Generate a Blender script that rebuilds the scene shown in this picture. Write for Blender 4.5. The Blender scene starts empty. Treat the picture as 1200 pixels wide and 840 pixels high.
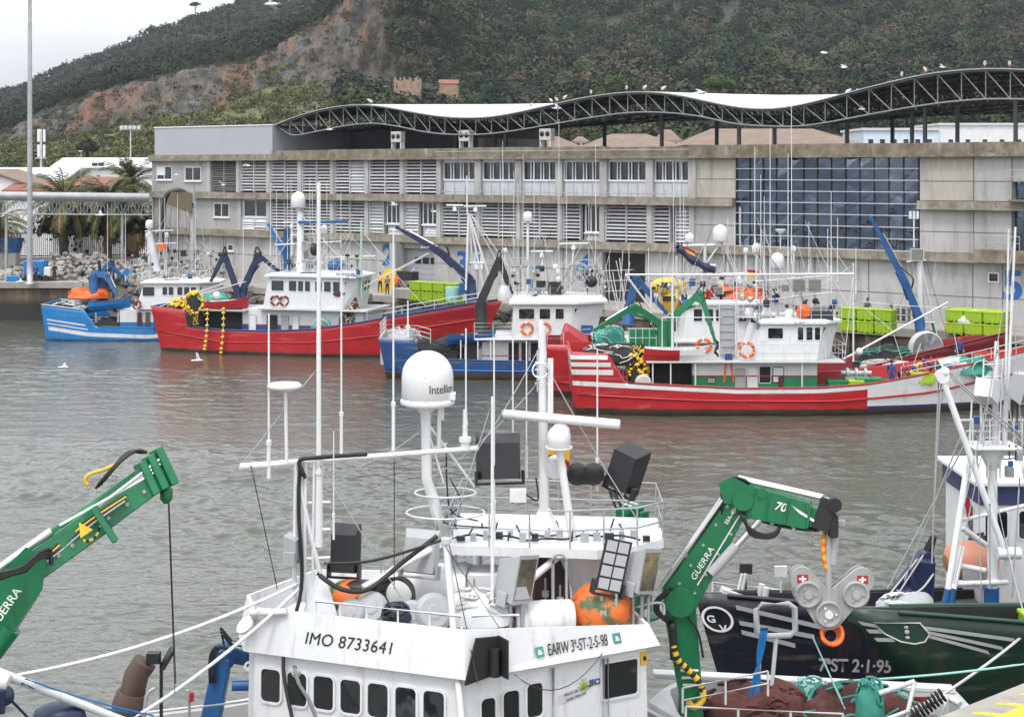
import bpy, math, random
import numpy as np
from mathutils import Vector, Matrix, noise
random.seed(7); RNG = np.random.default_rng(7)
SC = bpy.context.scene
COL = SC.collection
F, H, HY = 1800.0, 15.0, 200.0          # focal length (px of a 1200 wide frame), eye height (m), horizon row
V = Vector
ZUP = V((0, 0, 1))
def C(px, py, Y):                        # point seen at a given place of the photograph, Y metres away
    return V(((px - 600) * Y / F, Y, H - (py - HY) * Y / F))
def CZ(px, py, z):                       # same, at a given height
    Y = F * (H - z) / (py - HY)
    return V(((px - 600) * Y / F, Y, z))
def lin(r, g, b):
    f = lambda c: (c/255/12.92) if c <= 10 else ((c/255 + .055)/1.055)**2.4
    return (f(r), f(g), f(b))
# ------------------------------------------------------------------ materials
class NT:
    def __init__(s, name):
        s.mat = bpy.data.materials.new(name); s.mat.use_nodes = True
        s.t = s.mat.node_tree; s.n = s.t.nodes; s.l = s.t.links
        s.b = s.n['Principled BSDF']
    def node(s, t, **k):
        n = s.n.new(t)
        for a, v in k.items(): setattr(n, a, v)
        return n
    def link(s, a, b): s.l.new(a, b)
    def val(s, sock, v):
        if hasattr(v, 'is_output'): s.l.new(v, sock)
        else: sock.default_value = v
    def math(s, op, a, b=0.0, c=None):
        n = s.node('ShaderNodeMath', operation=op)
        s.val(n.inputs[0], a); s.val(n.inputs[1], b)
        if c is not None: s.val(n.inputs[2], c)
        return n.outputs[0]
    def mix(s, f, a, b, mode='MIX'):
        n = s.node('ShaderNodeMix', data_type='RGBA', blend_type=mode)
        s.val(n.inputs[0], f)
        for i, x in ((6, a), (7, b)):
            if hasattr(x, 'is_output'): s.l.new(x, n.inputs[i])
            else: n.inputs[i].default_value = (*x[:3], 1)
        return n.outputs[2]
    def coord(s, scale=(1, 1, 1), kind='Object'):
        tc = s.node('ShaderNodeTexCoord'); mp = s.node('ShaderNodeMapping')
        s.link(tc.outputs[kind], mp.inputs[0]); mp.inputs['Scale'].default_value = scale
        return mp.outputs[0]
    def noise(s, vec, scale=3, detail=4, rough=.55, lo=.35, hi=.65):
        n = s.node('ShaderNodeTexNoise'); s.link(vec, n.inputs['Vector'])
        n.inputs['Scale'].default_value = scale; n.inputs['Detail'].default_value = detail; n.inputs['Roughness'].default_value = rough
        r = s.node('ShaderNodeMapRange'); s.link(n.outputs[0], r.inputs[0])
        r.inputs[1].default_value = lo; r.inputs[2].default_value = hi
        return r.outputs[0]
    def attr(s, name):
        return s.node('ShaderNodeAttribute', attribute_name=name).outputs
    def bump(s, h, strength=.2, dist=.05):
        n = s.node('ShaderNodeBump'); s.link(h, n.inputs['Height'])
        n.inputs['Strength'].default_value = strength; n.inputs['Distance'].default_value = dist
        s.link(n.outputs[0], s.b.inputs['Normal'])
    def done(s, col, rough=.5, metal=0.0, spec=None):
        s.val(s.b.inputs['Base Color'], col if hasattr(col, 'is_output') else (*col, 1))
        s.val(s.b.inputs['Roughness'], rough); s.b.inputs['Metallic'].default_value = metal
        if spec is not None: s.b.inputs['Specular IOR Level'].default_value = spec
        return s.mat
def scl(c, k): return tuple(min(1, x*k) for x in c)
def paint(name, rgb, rough=.45, var=.8, stain=None, amt=.35, metal=0.0, sc=1.2):
    """painted surface: soft tonal unevenness plus streaks of grime running down"""
    t = NT(name); o = t.coord()
    n = t.noise(o, sc, 5, .6, .3, .7)
    c = t.mix(n, scl(rgb, var), rgb)
    if stain:
        st = t.noise(t.coord((3, 3, .35)), 1.6, 6, .7, .56, .74)
        c = t.mix(t.math('MULTIPLY', st, amt), c, stain)
        sp = t.noise(o, 9, 3, .6, .66, .74)
        c = t.mix(t.math('MULTIPLY', sp, amt*.7), c, stain)
    r = t.math('MULTIPLY_ADD', n, -.12, rough + .1)
    t.bump(t.noise(o, 14, 2, .5, .2, .8), .04, .02)
    return t.done(c, r, metal)
RUST = (.16, .07, .03); GRIME = (.13, .12, .10)
M = {}
M['white'] = paint('white_paint', (.60, .61, .62), .42, .88, (.28, .21, .15), .42)
M['white_clean'] = paint('white_gelcoat', (.64, .65, .66), .36, .90, (.27, .18, .11), .5)
M['white_dirty'] = paint('white_weathered', (.48, .48, .46), .5, .8, (.18, .11, .07), .6)
M['grey'] = paint('grey_paint', (.34, .35, .36), .5, .85, GRIME, .3)
M['light_grey'] = paint('light_grey_paint', (.50, .51, .52), .5, .88, GRIME, .3)
M['dark'] = paint('dark_grey', (.016, .017, .020), .45, .7)
M['black'] = paint('black_rubber', (.012, .012, .013), .55, .7)
M['steel'] = paint('galvanised_steel', (.42, .43, .44), .42, .75, (.2, .15, .1), .3, .5)
M['chrome'] = paint('ram_chrome', (.62, .62, .62), .22, .85, None, 0, .9)
M['truss'] = paint('truss_steel', (.33, .34, .345), .5, .8, GRIME, .3)
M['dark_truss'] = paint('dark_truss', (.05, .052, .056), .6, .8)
M['green'] = paint('crane_green', (.005, .155, .06), .36, .7, (.02, .035, .02), .75)
M['boat_green'] = paint('boat_green', (.010, .22, .085), .45, .8, (.05, .06, .04), .4)
M['blue'] = paint('crane_blue', (.010, .080, .235), .4, .7, (.02, .025, .04), .6)
M['cyan_blue'] = paint('bright_blue', (.010, .16, .42), .42, .8, (.03, .05, .09), .35)
M['navy_crane'] = paint('navy_crane', (.010, .020, .065), .4, .75, (.02, .02, .03), .4)
M['red'] = paint('boat_red', (.38, .010, .014), .42, .85, (.15, .03, .025), .35)
M['crimson'] = paint('boat_crimson', (.21, .008, .014), .45, .85, (.08, .01, .012), .3)
M['orange'] = paint('buoy_orange', (.70, .12, .02), .55, .85, (.22, .06, .02), .4)
M['yellow'] = paint('yellow', (.70, .42, .02), .5, .85, (.3, .2, .05), .2)
M['lime'] = paint('lime_plastic', (.31, .47, .02), .5, .85, (.10, .14, .03), .55)
M['teal'] = paint('teal_net', (.05, .28, .22), .8, .6)
M['mint'] = paint('mint_rope', (.30, .55, .50), .8, .75)
M['brown_net'] = paint('brown_net', (.11, .035, .030), .9, .5, None, 0, 0, 5)
M['dark_net'] = paint('dark_net', (.022, .022, .022), .9, .5, None, 0, 0, 5)
M['rope'] = paint('rope', (.55, .54, .50), .8, .8)
M['glass'] = paint('window_glass', (.012, .016, .018), .05, .6); M['glass'].node_tree.nodes['Principled BSDF'].inputs['IOR'].default_value = 1.85
_g = M['glass'].node_tree; _n = _g.nodes.new('ShaderNodeTexNoise'); _n.inputs['Scale'].default_value = .9; _b = _g.nodes.new('ShaderNodeBump'); _b.inputs['Strength'].default_value = .5; _b.inputs['Distance'].default_value = .12
_c = _g.nodes.new('ShaderNodeNewGeometry'); _g.links.new(_c.outputs['Position'], _n.inputs['Vector']); _g.links.new(_n.outputs[0], _b.inputs['Height']); _g.links.new(_b.outputs[0], _g.nodes['Principled BSDF'].inputs['Normal'])
M['lamp_glass'] = paint('lamp_glass', (.38, .38, .35), .12, .7, None, 0, .6, 3)
M['led'] = paint('led_cell', (.42, .43, .46), .25, .8)
M['worn_metal'] = paint('worn_alloy', (.33, .33, .325), .5, .75, (.14, .10, .07), .55)
M['exhaust'] = paint('rusty_exhaust', (.10, .065, .05), .6, .6, RUST, .5)
M['skin'] = paint('skin', (.45, .25, .17), .5, .9)
M['cloth_black'] = paint('cloth_black', (.018, .018, .022), .8, .7)
M['cloth_blue'] = paint('cloth_blue', (.02, .06, .22), .8, .8)
M['cloth_maroon'] = paint('cloth_maroon', (.12, .02, .03), .8, .8)
M['cloth_grey'] = paint('cloth_grey', (.16, .16, .17), .8, .8)
M['oilskin_yellow'] = paint('oilskin_yellow', (.72, .38, .01), .45, .85)
M['oilskin_orange'] = paint('oilskin_orange', (.75, .13, .015), .45, .85)
M['feather'] = paint('feather_white', (.72, .72, .72), .7, .9)
M['feather_grey'] = paint('feather_grey', (.32, .34, .36), .7, .9)
M['letter'] = paint('lettering_black', (.015, .015, .017), .5, .9)
M['letter_white'] = paint('lettering_white', (.72, .72, .72), .5, .9)
M['letter_grey'] = paint('lettering_grey', (.36, .37, .37), .5, .8)
M['blue_number'] = paint('blue_number', (.012, .10, .33), .6, .8, (.25, .25, .25), .3)
# ------------------------------------------------------------------ objects
W = {}                                                   # world matrix of every object that owns children
def tag(o, label=None, cat=None, group=None, kind=None):
    if label: o['label'] = label
    if cat: o['category'] = cat
    if group: o['group'] = group
    if kind: o['kind'] = kind
    return o
def thing(name, label, cat, loc=(0, 0, 0), rotz=0.0, group=None):
    o = bpy.data.objects.new(name, None); COL.objects.link(o)
    o.empty_display_size = .3
    o.location = loc; o.rotation_euler = (0, 0, rotz)
    W[o] = Matrix.Translation(V(loc)) @ Matrix.Rotation(rotz, 4, 'Z')
    return tag(o, label, cat, group)
def children(o): return [c for c in KIDS.get(o, [])]
KIDS = {}
def attach(o, parent):
    o.parent = parent; W[o] = W[parent]; KIDS.setdefault(parent, []).append(o)
def copy_tree(o, parent=None):
    c = o.copy(); COL.objects.link(c)
    if parent is not None: attach(c, parent)
    for k in children(o):
        W.setdefault(c, W[o]); copy_tree(k, c)
    return c
def ortho(d):
    d = d.normalized(); a = ZUP if abs(d.z) < .95 else V((1, 0, 0))
    x = d.cross(a).normalized(); return x, x.cross(d).normalized()
class MB:
    def __init__(s, M=None): s.v = []; s.f = []; s.m = []; s.s = []; s.M = M
    def add(s, vs, fs, m=0, sm=False):
        o = len(s.v)
        s.v += [(s.M @ V(p) if s.M else V(p)) for p in vs]
        s.f += [tuple(i + o for i in f) for f in fs]; s.m += [m]*len(fs); s.s += [sm]*len(fs)
        return s
    def box(s, c, size, m=0, ax=None):
        """ax: (x, y, z) axes"""
        c = V(c); x, y, z = ax or (V((1,0,0)), V((0,1,0)), ZUP)
        hx, hy, hz = size[0]/2, size[1]/2, size[2]/2
        vs = [c + x*a*hx + y*b*hy + z*d*hz for d in (-1, 1) for a, b in ((-1,-1),(1,-1),(1,1),(-1,1))]
        return s.add(vs, [(3,2,1,0),(4,5,6,7),(0,1,5,4),(1,2,6,5),(2,3,7,6),(3,0,4,7)], m)
    def beam(s, p, q, w, h, m=0, w2=None, h2=None, up=ZUP):
        p, q = V(p), V(q); d = (q - p).normalized()
        x = d.cross(up);  x = x.normalized() if x.length > 1e-3 else V((1,0,0)); y = x.cross(d).normalized()
        w2 = w if w2 is None else w2; h2 = h if h2 is None else h2
        vs = [p + x*a*w/2 + y*b*h/2 for a, b in ((-1,-1),(1,-1),(1,1),(-1,1))] + [q + x*a*w2/2 + y*b*h2/2 for a, b in ((-1,-1),(1,-1),(1,1),(-1,1))]
        return s.add(vs, [(3,2,1,0),(4,5,6,7),(0,1,5,4),(1,2,6,5),(2,3,7,6),(3,0,4,7)], m)
    def tube(s, p, q, r, r2=None, n=8, m=0, caps=True):
        p, q = V(p), V(q); r2 = r if r2 is None else r2
        if (q-p).length < 1e-6: return s
        x, y = ortho(q - p)
        cs = [(math.cos(2*math.pi*i/n), math.sin(2*math.pi*i/n)) for i in range(n)]
        vs = [p + (x*a + y*b)*r for a, b in cs] + [q + (x*a + y*b)*r2 for a, b in cs]
        s.add(vs, [(i, i+n, (i+1) % n + n, (i+1) % n) for i in range(n)], m, True)
        if caps: s.add(vs, [tuple(range(n)), tuple(reversed(range(n, 2*n)))], m)
        return s
    def path(s, pts, r, n=6, m=0, closed=False, rfun=None):
        pts = [V(p) for p in pts]; k = len(pts); vs = []; prev = None
        for i, p in enumerate(pts):
            d = (pts[(i+1) % k] - pts[i-1]) if closed else (pts[min(i+1, k-1)] - pts[max(i-1, 0)])
            if d.length < 1e-9: d = V((0,0,1))
            if prev is None: x, y = ortho(d)
            else:
                d.normalize(); x = prev - d*prev.dot(d)
                x = x.normalized() if x.length > 1e-4 else ortho(d)[0]
                y = d.cross(x).normalized()
            prev = x; rr = rfun(i/(k-1)) if rfun else r
            vs += [p + (x*math.cos(2*math.pi*j/n) + y*math.sin(2*math.pi*j/n))*rr for j in range(n)]
        fs = []
        for i in range(k if closed else k-1):
            a, b = i*n, ((i+1) % k)*n
            fs += [(a+j, a+(j+1) % n, b+(j+1) % n, b+j) for j in range(n)]
        s.add(vs, fs, m, True)
        if not closed: s.add(vs, [tuple(reversed(range(n))), tuple(range((k-1)*n, k*n))], m)
        return s
    def lathe(s, prof, c, axis=ZUP, n=18, m=0, sm=True):
        c = V(c); axis = V(axis).normalized(); x, y = ortho(axis); vs = []
        for r, z in prof:
            vs += [c + axis*z + (x*math.cos(2*math.pi*j/n) + y*math.sin(2*math.pi*j/n))*max(r, 1e-4) for j in range(n)]
        fs = [(i*n+j, (i+1)*n+j, (i+1)*n+(j+1) % n, i*n+(j+1) % n) for i in range(len(prof)-1) for j in range(n)]
        s.add(vs, fs, m, sm)
        return s.add(vs, [tuple(range(n)), tuple(reversed(range((len(prof)-1)*n, len(prof)*n)))], m)
    def ball(s, c, r, m=0, n=12, k=8, sq=(1,1,1)):
        c = V(c); vs = []; fs = []
        for i in range(k+1):
            th = math.pi*i/k
            for j in range(n):
                ph = 2*math.pi*j/n
                vs.append(c + V((r*sq[0]*math.sin(th)*math.cos(ph), r*sq[1]*math.sin(th)*math.sin(ph), r*sq[2]*math.cos(th))))
        for i in range(k):
            for j in range(n): fs.append((i*n+j, (i+1)*n+j, (i+1)*n+(j+1) % n, i*n+(j+1) % n))
        return s.add(vs, fs, m, True)
    def torus(s, c, axis, R, r, m=0, n=20, k=7):
        x, y = ortho(V(axis)); c = V(c)
        return s.path([c + (x*math.cos(2*math.pi*i/n) + y*math.sin(2*math.pi*i/n))*R for i in range(n)], r, k, m, closed=True)
    def prism(s, lo, hi, m=0, cap=True, mt=None):
        n = len(lo); vs = [V(p) for p in lo] + [V(p) for p in hi]
        s.add(vs, [(i, (i+1) % n, (i+1) % n + n, i+n) for i in range(n)], m)
        if cap: s.add(vs, [tuple(range(n, 2*n))], m if mt is None else mt); s.add(vs, [tuple(reversed(range(n)))], m)
        return s
    def build(s, name, mats, parent=None, loc=None, bevel=0, label=None, seg=1):
        mats = mats if isinstance(mats, (list, tuple)) else [mats]
        me = bpy.data.meshes.new(name)
        if parent is not None: X = W[parent].inverted(); vs = [X @ p for p in s.v]
        else:
            if loc is None:
                xs = [p.x for p in s.v]; ys = [p.y for p in s.v]; loc = V(((min(xs)+max(xs))/2, (min(ys)+max(ys))/2, min(p.z for p in s.v)))
            loc = V(loc); vs = [p - loc for p in s.v]
        me.from_pydata([tuple(p) for p in vs], [], s.f)
        for x in mats: me.materials.append(M[x] if isinstance(x, str) else x)
        me.polygons.foreach_set('material_index', s.m); me.polygons.foreach_set('use_smooth', s.s)
        me.update()
        o = bpy.data.objects.new(name, me); COL.objects.link(o)
        if parent is not None: attach(o, parent)
        else: o.location = loc; W[o] = Matrix.Translation(loc)
        if bevel:
            b = o.modifiers.new('edge', 'BEVEL'); b.width = bevel; b.segments = seg; b.limit_method = 'ANGLE'; b.angle_limit = math.radians(40)
            b.harden_normals = False
        if label: o['label'] = label
        return o
def one(name, mats, label, cat, mb, group=None, bevel=0, kind=None, loc=None):
    return tag(mb.build(name, mats, None, loc, bevel), label, cat, group, kind)
def sag(p, q, drop, n=14):
    p, q = V(p), V(q)
    return [p.lerp(q, i/n) - ZUP*drop*4*(i/n)*(1-i/n) for i in range(n+1)]
def curve(pts, n=6):
    """Catmull-Rom through pts"""
    pts = [V(p) for p in pts]; out = []
    for i in range(len(pts)-1):
        p0, p1, p2, p3 = pts[max(i-1, 0)], pts[i], pts[i+1], pts[min(i+2, len(pts)-1)]
        for j in range(n):
            t = j/n
            out.append(.5*((2*p1) + (p2-p0)*t + (2*p0-5*p1+4*p2-p3)*t*t + (3*p1-p0-3*p2+p3)*t**3))
    return out + [pts[-1]]
def text(body, origin, xdir, ydir, size, mat, parent, name='lettering', ext=.006, shear=0.0, space=1.0, sx=1.0, bold=0.0):
    cu = bpy.data.curves.new(name, 'FONT'); cu.body = body; cu.size = size; cu.extrude = ext; cu.shear = shear; cu.space_character = space
    cu.align_x = 'LEFT'; cu.offset = bold
    tmp = bpy.data.objects.new(name, cu); me = bpy.data.meshes.new_from_object(tmp); bpy.data.objects.remove(tmp); bpy.data.curves.remove(cu)
    me.name = name; me.materials.clear(); me.materials.append(M[mat] if isinstance(mat, str) else mat)
    o = bpy.data.objects.new(name, me); COL.objects.link(o)
    x = V(xdir).normalized(); z = x.cross(V(ydir)).normalized(); y = z.cross(x)
    mw = Matrix(((x.x*sx, y.x, z.x, origin[0]), (x.y*sx, y.y, z.y, origin[1]), (x.z*sx, y.z, z.z, origin[2]), (0, 0, 0, 1)))
    me.transform(W[parent].inverted() @ mw); attach(o, parent)
    return o
# ------------------------------------------------------------------ camera, sky, sun
cam = bpy.data.cameras.new('camera'); cam.sensor_width = 36; cam.lens = 36*F/1200; cam.clip_end = 8000; cam.clip_start = .5
cam.shift_y = -(420 - HY)/1200
co = bpy.data.objects.new('camera', cam); COL.objects.link(co); co.location = (0, 0, H); co.rotation_euler = (math.radians(90), 0, 0)
SC.camera = co
SUN_EL, SUN_AZ = math.radians(62), math.radians(205)          # azimuth clockwise from +Y: behind the camera, a little left
w = bpy.data.worlds.new('World'); SC.world = w; w.use_nodes = True
nt = w.node_tree; bg = nt.nodes['Background']
sky = nt.nodes.new('ShaderNodeTexSky'); sky.sky_type = 'NISHITA'; sky.sun_disc = False
sky.sun_elevation = SUN_EL; sky.sun_rotation = SUN_AZ; sky.dust_density = 4; sky.air_density = 1.0; sky.ozone_density = 1
hs = nt.nodes.new('ShaderNodeHueSaturation'); hs.inputs['Saturation'].default_value = .16          # overcast: the cloud sheet takes the blue out
nt.links.new(sky.outputs[0], hs.inputs['Color'])
tc = nt.nodes.new('ShaderNodeTexCoord'); mp = nt.nodes.new('ShaderNodeMapping'); mp.inputs['Scale'].default_value = (1, 1, 3)
nz = nt.nodes.new('ShaderNodeTexNoise'); nz.inputs['Scale'].default_value = 2.2; nz.inputs['Detail'].default_value = 5
mr = nt.nodes.new('ShaderNodeMapRange'); mr.inputs[1].default_value = .3; mr.inputs[2].default_value = .7; mr.inputs[3].default_value = .82; mr.inputs[4].default_value = 1.15
mx = nt.nodes.new('ShaderNodeMix'); mx.data_type = 'RGBA'; mx.blend_type = 'MULTIPLY'; mx.inputs[0].default_value = 1
fl = nt.nodes.new('ShaderNodeMix'); fl.data_type = 'RGBA'; fl.inputs[0].default_value = .62; fl.inputs[7].default_value = (7.3, 7.55, 7.95, 1)
nt.links.new(tc.outputs['Generated'], mp.inputs[0]); nt.links.new(mp.outputs[0], nz.inputs['Vector']); nt.links.new(nz.outputs[0], mr.inputs[0])
nt.links.new(hs.outputs[0], fl.inputs[6]); nt.links.new(fl.outputs[2], mx.inputs[6]); nt.links.new(mr.outputs[0], mx.inputs[7]); 
sxz = nt.nodes.new('ShaderNodeSeparateXYZ'); nt.links.new(tc.outputs['Generated'], sxz.inputs[0])               # overcast sky: brighter overhead than at the horizon
gz = nt.nodes.new('ShaderNodeMapRange'); nt.links.new(sxz.outputs[2], gz.inputs[0]); gz.inputs[1].default_value = .04; gz.inputs[2].default_value = .26; gz.inputs[3].default_value = 1.0; gz.inputs[4].default_value = 2.3
mg = nt.nodes.new('ShaderNodeMix'); mg.data_type = 'RGBA'; mg.blend_type = 'MULTIPLY'; mg.inputs[0].default_value = 1; nt.links.new(mx.outputs[2], mg.inputs[6]); nt.links.new(gz.outputs[0], mg.inputs[7]); nt.links.new(mg.outputs[2], bg.inputs[0])
bg.inputs[1].default_value = .115
sun = bpy.data.lights.new('sun', 'SUN'); sun.energy = 1.5; sun.angle = math.radians(11); sun.color = (1, .96, .90)
so = bpy.data.objects.new('sun', sun); COL.objects.link(so)
sd = V((math.sin(SUN_AZ)*math.cos(SUN_EL), math.cos(SUN_AZ)*math.cos(SUN_EL), math.sin(SUN_EL)))
so.rotation_euler = sd.to_track_quat('Z', 'Y').to_euler(); so.location = (0, 0, 120)
SC.view_settings.view_transform = 'Standard'; SC.view_settings.look = 'None'; SC.view_settings.exposure = 0.25; SC.view_settings.gamma = 1
SC.view_settings.use_curve_mapping = False
SC.render.engine = 'CYCLES'
try: SC.cycles.use_denoising = True; SC.cycles.denoiser = 'OPENIMAGEDENOISE'
except Exception: pass
SC.cycles.max_bounces = 6; SC.cycles.diffuse_bounces = 3; SC.cycles.glossy_bounces = 3; SC.cycles.transparent_max_bounces = 8; SC.cycles.volume_bounces = 0
SC.cycles.use_adaptive_sampling = True; SC.cycles.adaptive_threshold = .02
SC.cycles.sample_clamp_indirect = 6
# ------------------------------------------------------------------ the line of the market hall and of its quay
QZ = 3.7
def fac_y(px): return 168.0/(1 + 4.9e-4*(px - 180))
def facp(px): return V(((px-600)*fac_y(px)/F, fac_y(px), 0))
P0 = facp(180); UD = (facp(1100) - P0).normalized(); VD = V((-UD.y, UD.x, 0))     # VD points away from us, into the building
VD = VD if VD.y > 0 else -VD
def FB(u, v, z): return P0 + UD*u + VD*v + ZUP*z
def U(px): return (facp(px) - P0).dot(UD)
def ZF(px, py): return H - (py - HY)*fac_y(px)/F                                    # height on the facade
# ------------------------------------------------------------------ water
t = NT('harbour_water')
tcw = t.node('ShaderNodeNewGeometry').outputs['Position']
def wn(sx, sy, scale, det, dist=0.0, rot=0.0):
    m_ = t.node('ShaderNodeMapping'); t.link(tcw, m_.inputs[0]); m_.inputs['Scale'].default_value = (sx, sy, 1); m_.inputs['Rotation'].default_value = (0, 0, rot)
    n_ = t.node('ShaderNodeTexNoise'); t.link(m_.outputs[0], n_.inputs['Vector']); n_.inputs['Scale'].default_value = scale; n_.inputs['Detail'].default_value = det
    n_.inputs['Distortion'].default_value = dist; n_.inputs['Roughness'].default_value = .55
    return n_.outputs[0]
fine = wn(.7, 1.0, 3.4, 3, .3, -.15)
t.bump(fine, .55, .10)
t.b.inputs['IOR'].default_value = 1.45
wc = t.mix(t.noise(tcw, .03, 3, .5, .3, .7), (.052, .056, .043), (.074, .077, .060))
t.done(wc, .09)
M['water'] = t.mat
EDGE_V = -8.0
Uend = 150.0
q1 = FB(-2, EDGE_V, 0); q2 = FB(Uend, EDGE_V, 0)
# real waves: a fan of fine mesh inside the basin, sunk flat sheet beyond
nr_, ncw = 980, 680
yy = np.cumsum(np.linspace(.062, .26, nr_)); yy = 19 + yy*(150/yy[-1]); aa = np.linspace(-.46, .46, ncw)
YY, AA = np.meshgrid(yy, aa, indexing='ij'); XX = AA*YY; hz_ = np.zeros_like(XX); wr = np.random.default_rng(3)
patch = np.zeros_like(XX)
for _ in range(9):
    k = 2*np.pi/wr.uniform(9, 40); th = wr.uniform(0, 3.14); patch += np.sin(k*(XX*np.cos(th)*.6 + YY*np.sin(th)*1.3) + wr.uniform(0, 6.3))
patch = np.clip(1 + .55*np.clip(patch/3, -1.5, 1.5), .25, 2)*(1 - .66*np.clip((YY-64)/26, 0, 1))
for i in range(64):
    lam = .40*(7.0**(i/63.0)); k = 2*np.pi/lam; th = wr.normal(.25, .65); ph = wr.uniform(0, 6.3); am = .0056*lam**.97*wr.uniform(.5, 1.2)
    u_ = k*(XX*np.sin(th) + YY*np.cos(th)) + ph + .35*np.sin(.21*XX + .3*i) + .35*np.sin(.17*YY - .2*i)
    hz_ += am*(np.sin(u_) + .18*np.cos(2*u_))*np.clip((YY*.0 + lam/(.0011*YY)) - .2, 0, 1)
hz_ *= patch
me = bpy.data.meshes.new('water'); nv = nr_*ncw
co_ = np.c_[XX.ravel(), YY.ravel(), hz_.ravel()]; fl4 = np.array([(-900, -60, -.3), (900, -60, -.3), (900, 260, -.3), (-900, 260, -.3)])
me.vertices.add(nv+4); me.vertices.foreach_set('co', np.r_[co_, fl4].ravel().astype(np.float32))
ii, jj = np.meshgrid(np.arange(nr_-1), np.arange(ncw-1), indexing='ij'); b0 = (ii*ncw+jj).ravel(); q_ = np.c_[b0, b0+1, b0+ncw+1, b0+ncw].ravel(); q_ = np.r_[q_, nv, nv+1, nv+2, nv+3].astype(np.int32); nf_ = len(q_)//4
me.loops.add(len(q_)); me.loops.foreach_set('vertex_index', q_); me.polygons.add(nf_); me.polygons.foreach_set('loop_start', np.arange(0, len(q_), 4, dtype=np.int32)); me.update(calc_edges=True)
me.polygons.foreach_set('use_smooth', [True]*nf_); me.materials.append(M['water']); o = bpy.data.objects.new('water', me); COL.objects.link(o); tag(o, kind='structure')
# ------------------------------------------------------------------ ground: one sheet from the quay edge to the hills
t = NT('quay_concrete'); o = t.node('ShaderNodeNewGeometry').outputs['Position']
c = t.mix(t.noise(o, .35, 5, .6, .3, .7), (.22, .205, .18), (.33, .31, .28)); c = t.mix(t.math('MULTIPLY', t.noise(o, 1.6, 6, .7, .55, .75), .5), c, (.09, .08, .065))
t.bump(t.noise(o, 6, 3, .5, .2, .8), .15, .03); M['quay'] = t.done(c, .8)
t = NT('quay_side'); o = t.node('ShaderNodeNewGeometry').outputs['Position']
sx = t.node('ShaderNodeSeparateXYZ'); t.link(o, sx.inputs[0])
mpg = t.node('ShaderNodeMapping'); t.link(o, mpg.inputs[0]); mpg.inputs['Scale'].default_value = (1.3, 1.3, .12)
c = t.mix(t.noise(mpg.outputs[0], 1.1, 5, .65, .35, .65), (.045, .035, .027), (.16, .115, .075))
wet = t.node('ShaderNodeMapRange'); t.link(sx.outputs[2], wet.inputs[0]); wet.inputs[1].default_value = 1.6; wet.inputs[2].default_value = 2.3
c = t.mix(wet.outputs[0], (.020, .019, .015), c)        # weed below the tide line
t.bump(t.noise(o, 3, 4, .6, .2, .8), .3, .1); M['quay_side'] = t.done(c, .75)
mb = MB(); e = [V((-1500, 154, QZ)), V((-43, 154, QZ)), V((q1.x, q1.y, QZ)), V((q2.x, q2.y, QZ)), V((900, q2.y-20, QZ))]
far = [V((1500, 1700, QZ)), V((-1500, 1700, QZ))]
mb.add(e + [V((1500, q2.y-20, QZ))] + far, [tuple(range(8))])
one('ground', 'quay', None, None, mb, kind='structure', loc=(0, 150, 0))
mb = MB()
for a, b in zip(e[:-1], e[1:]):
    n = max(1, int((b-a).length/1.2)) if (b-a).length < 260 and a.x > -100 else 1
    d = (b-a).normalized(); nn = V((d.y, -d.x, 0)); nn = -nn if nn.y > 0 else nn
    for i in range(n):
        p, q = a.lerp(b, i/n), a.lerp(b, (i+1)/n); k = nn*(.22 if i % 2 else .0)         # sheet piles: in and out
        mb.prism([p+k-ZUP*6, q+k-ZUP*6, q-nn*.5-ZUP*6, p-nn*.5-ZUP*6], [p+k-ZUP*.42, q+k-ZUP*.42, q-nn*.5-ZUP*.42, p-nn*.5-ZUP*.42])
one('quay_wall', 'quay_side', None, None, mb, kind='structure')
mb = MB()
for a, b in zip(e[:-1], e[1:]):
    d = (b-a).normalized(); nn = V((d.y, -d.x, 0)); nn = -nn if nn.y > 0 else nn
    mb.prism([a+nn*.35-ZUP*.45, b+nn*.35-ZUP*.45, b-nn*.55-ZUP*.45, a-nn*.55-ZUP*.45], [a+nn*.35+ZUP*.12, b+nn*.35+ZUP*.12, b-nn*.55+ZUP*.12, a-nn*.55+ZUP*.12])
one('quay_kerb', 'quay', None, None, mb, kind='structure')
# the quay we look from: its edge with a yellow band runs through the lower right corner
na, nb = V((8.95, 31.9, 0)), V((11.3, 33.9, 0)); nd = (nb-na).normalized(); nn = V((nd.y, -nd.x, 0))
A_, B_ = na - nd*60, nb + nd*1.3
mb = MB(); mb.prism([A_-ZUP*4, A_+nn*80-ZUP*4, B_+nn*80-ZUP*4, B_-ZUP*4][::-1], [A_+ZUP*QZ, A_+nn*80+ZUP*QZ, B_+nn*80+ZUP*QZ, B_+ZUP*QZ][::-1])
one('near_quay', 'quay', None, None, mb, kind='structure')
t = NT('yellow_line'); o = t.coord(); c = t.mix(t.noise(o, 3, 5, .7, .45, .7), (.62, .44, .02), (.22, .19, .12)); t.done(c, .7); M['yellow_line'] = t.mat
mb = MB(); h_ = ZUP*(QZ+.004)
mb.add([A_+nn*.75+h_, A_+nn*1.15+h_, B_+nn*1.15+h_, B_+nn*.75+h_], [(0, 1, 2, 3)])
for i in range(68):
    p = A_ + nd*(2+i*.9); mb.add([p+nn*.33+h_, p+nn*.75+nd*.28+h_, p+nn*.75+nd*.50+h_, p+nn*.33+nd*.22+h_], [(0, 1, 2, 3)])
one('quay_marking', 'yellow_line', None, None, mb, kind='structure')
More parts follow.
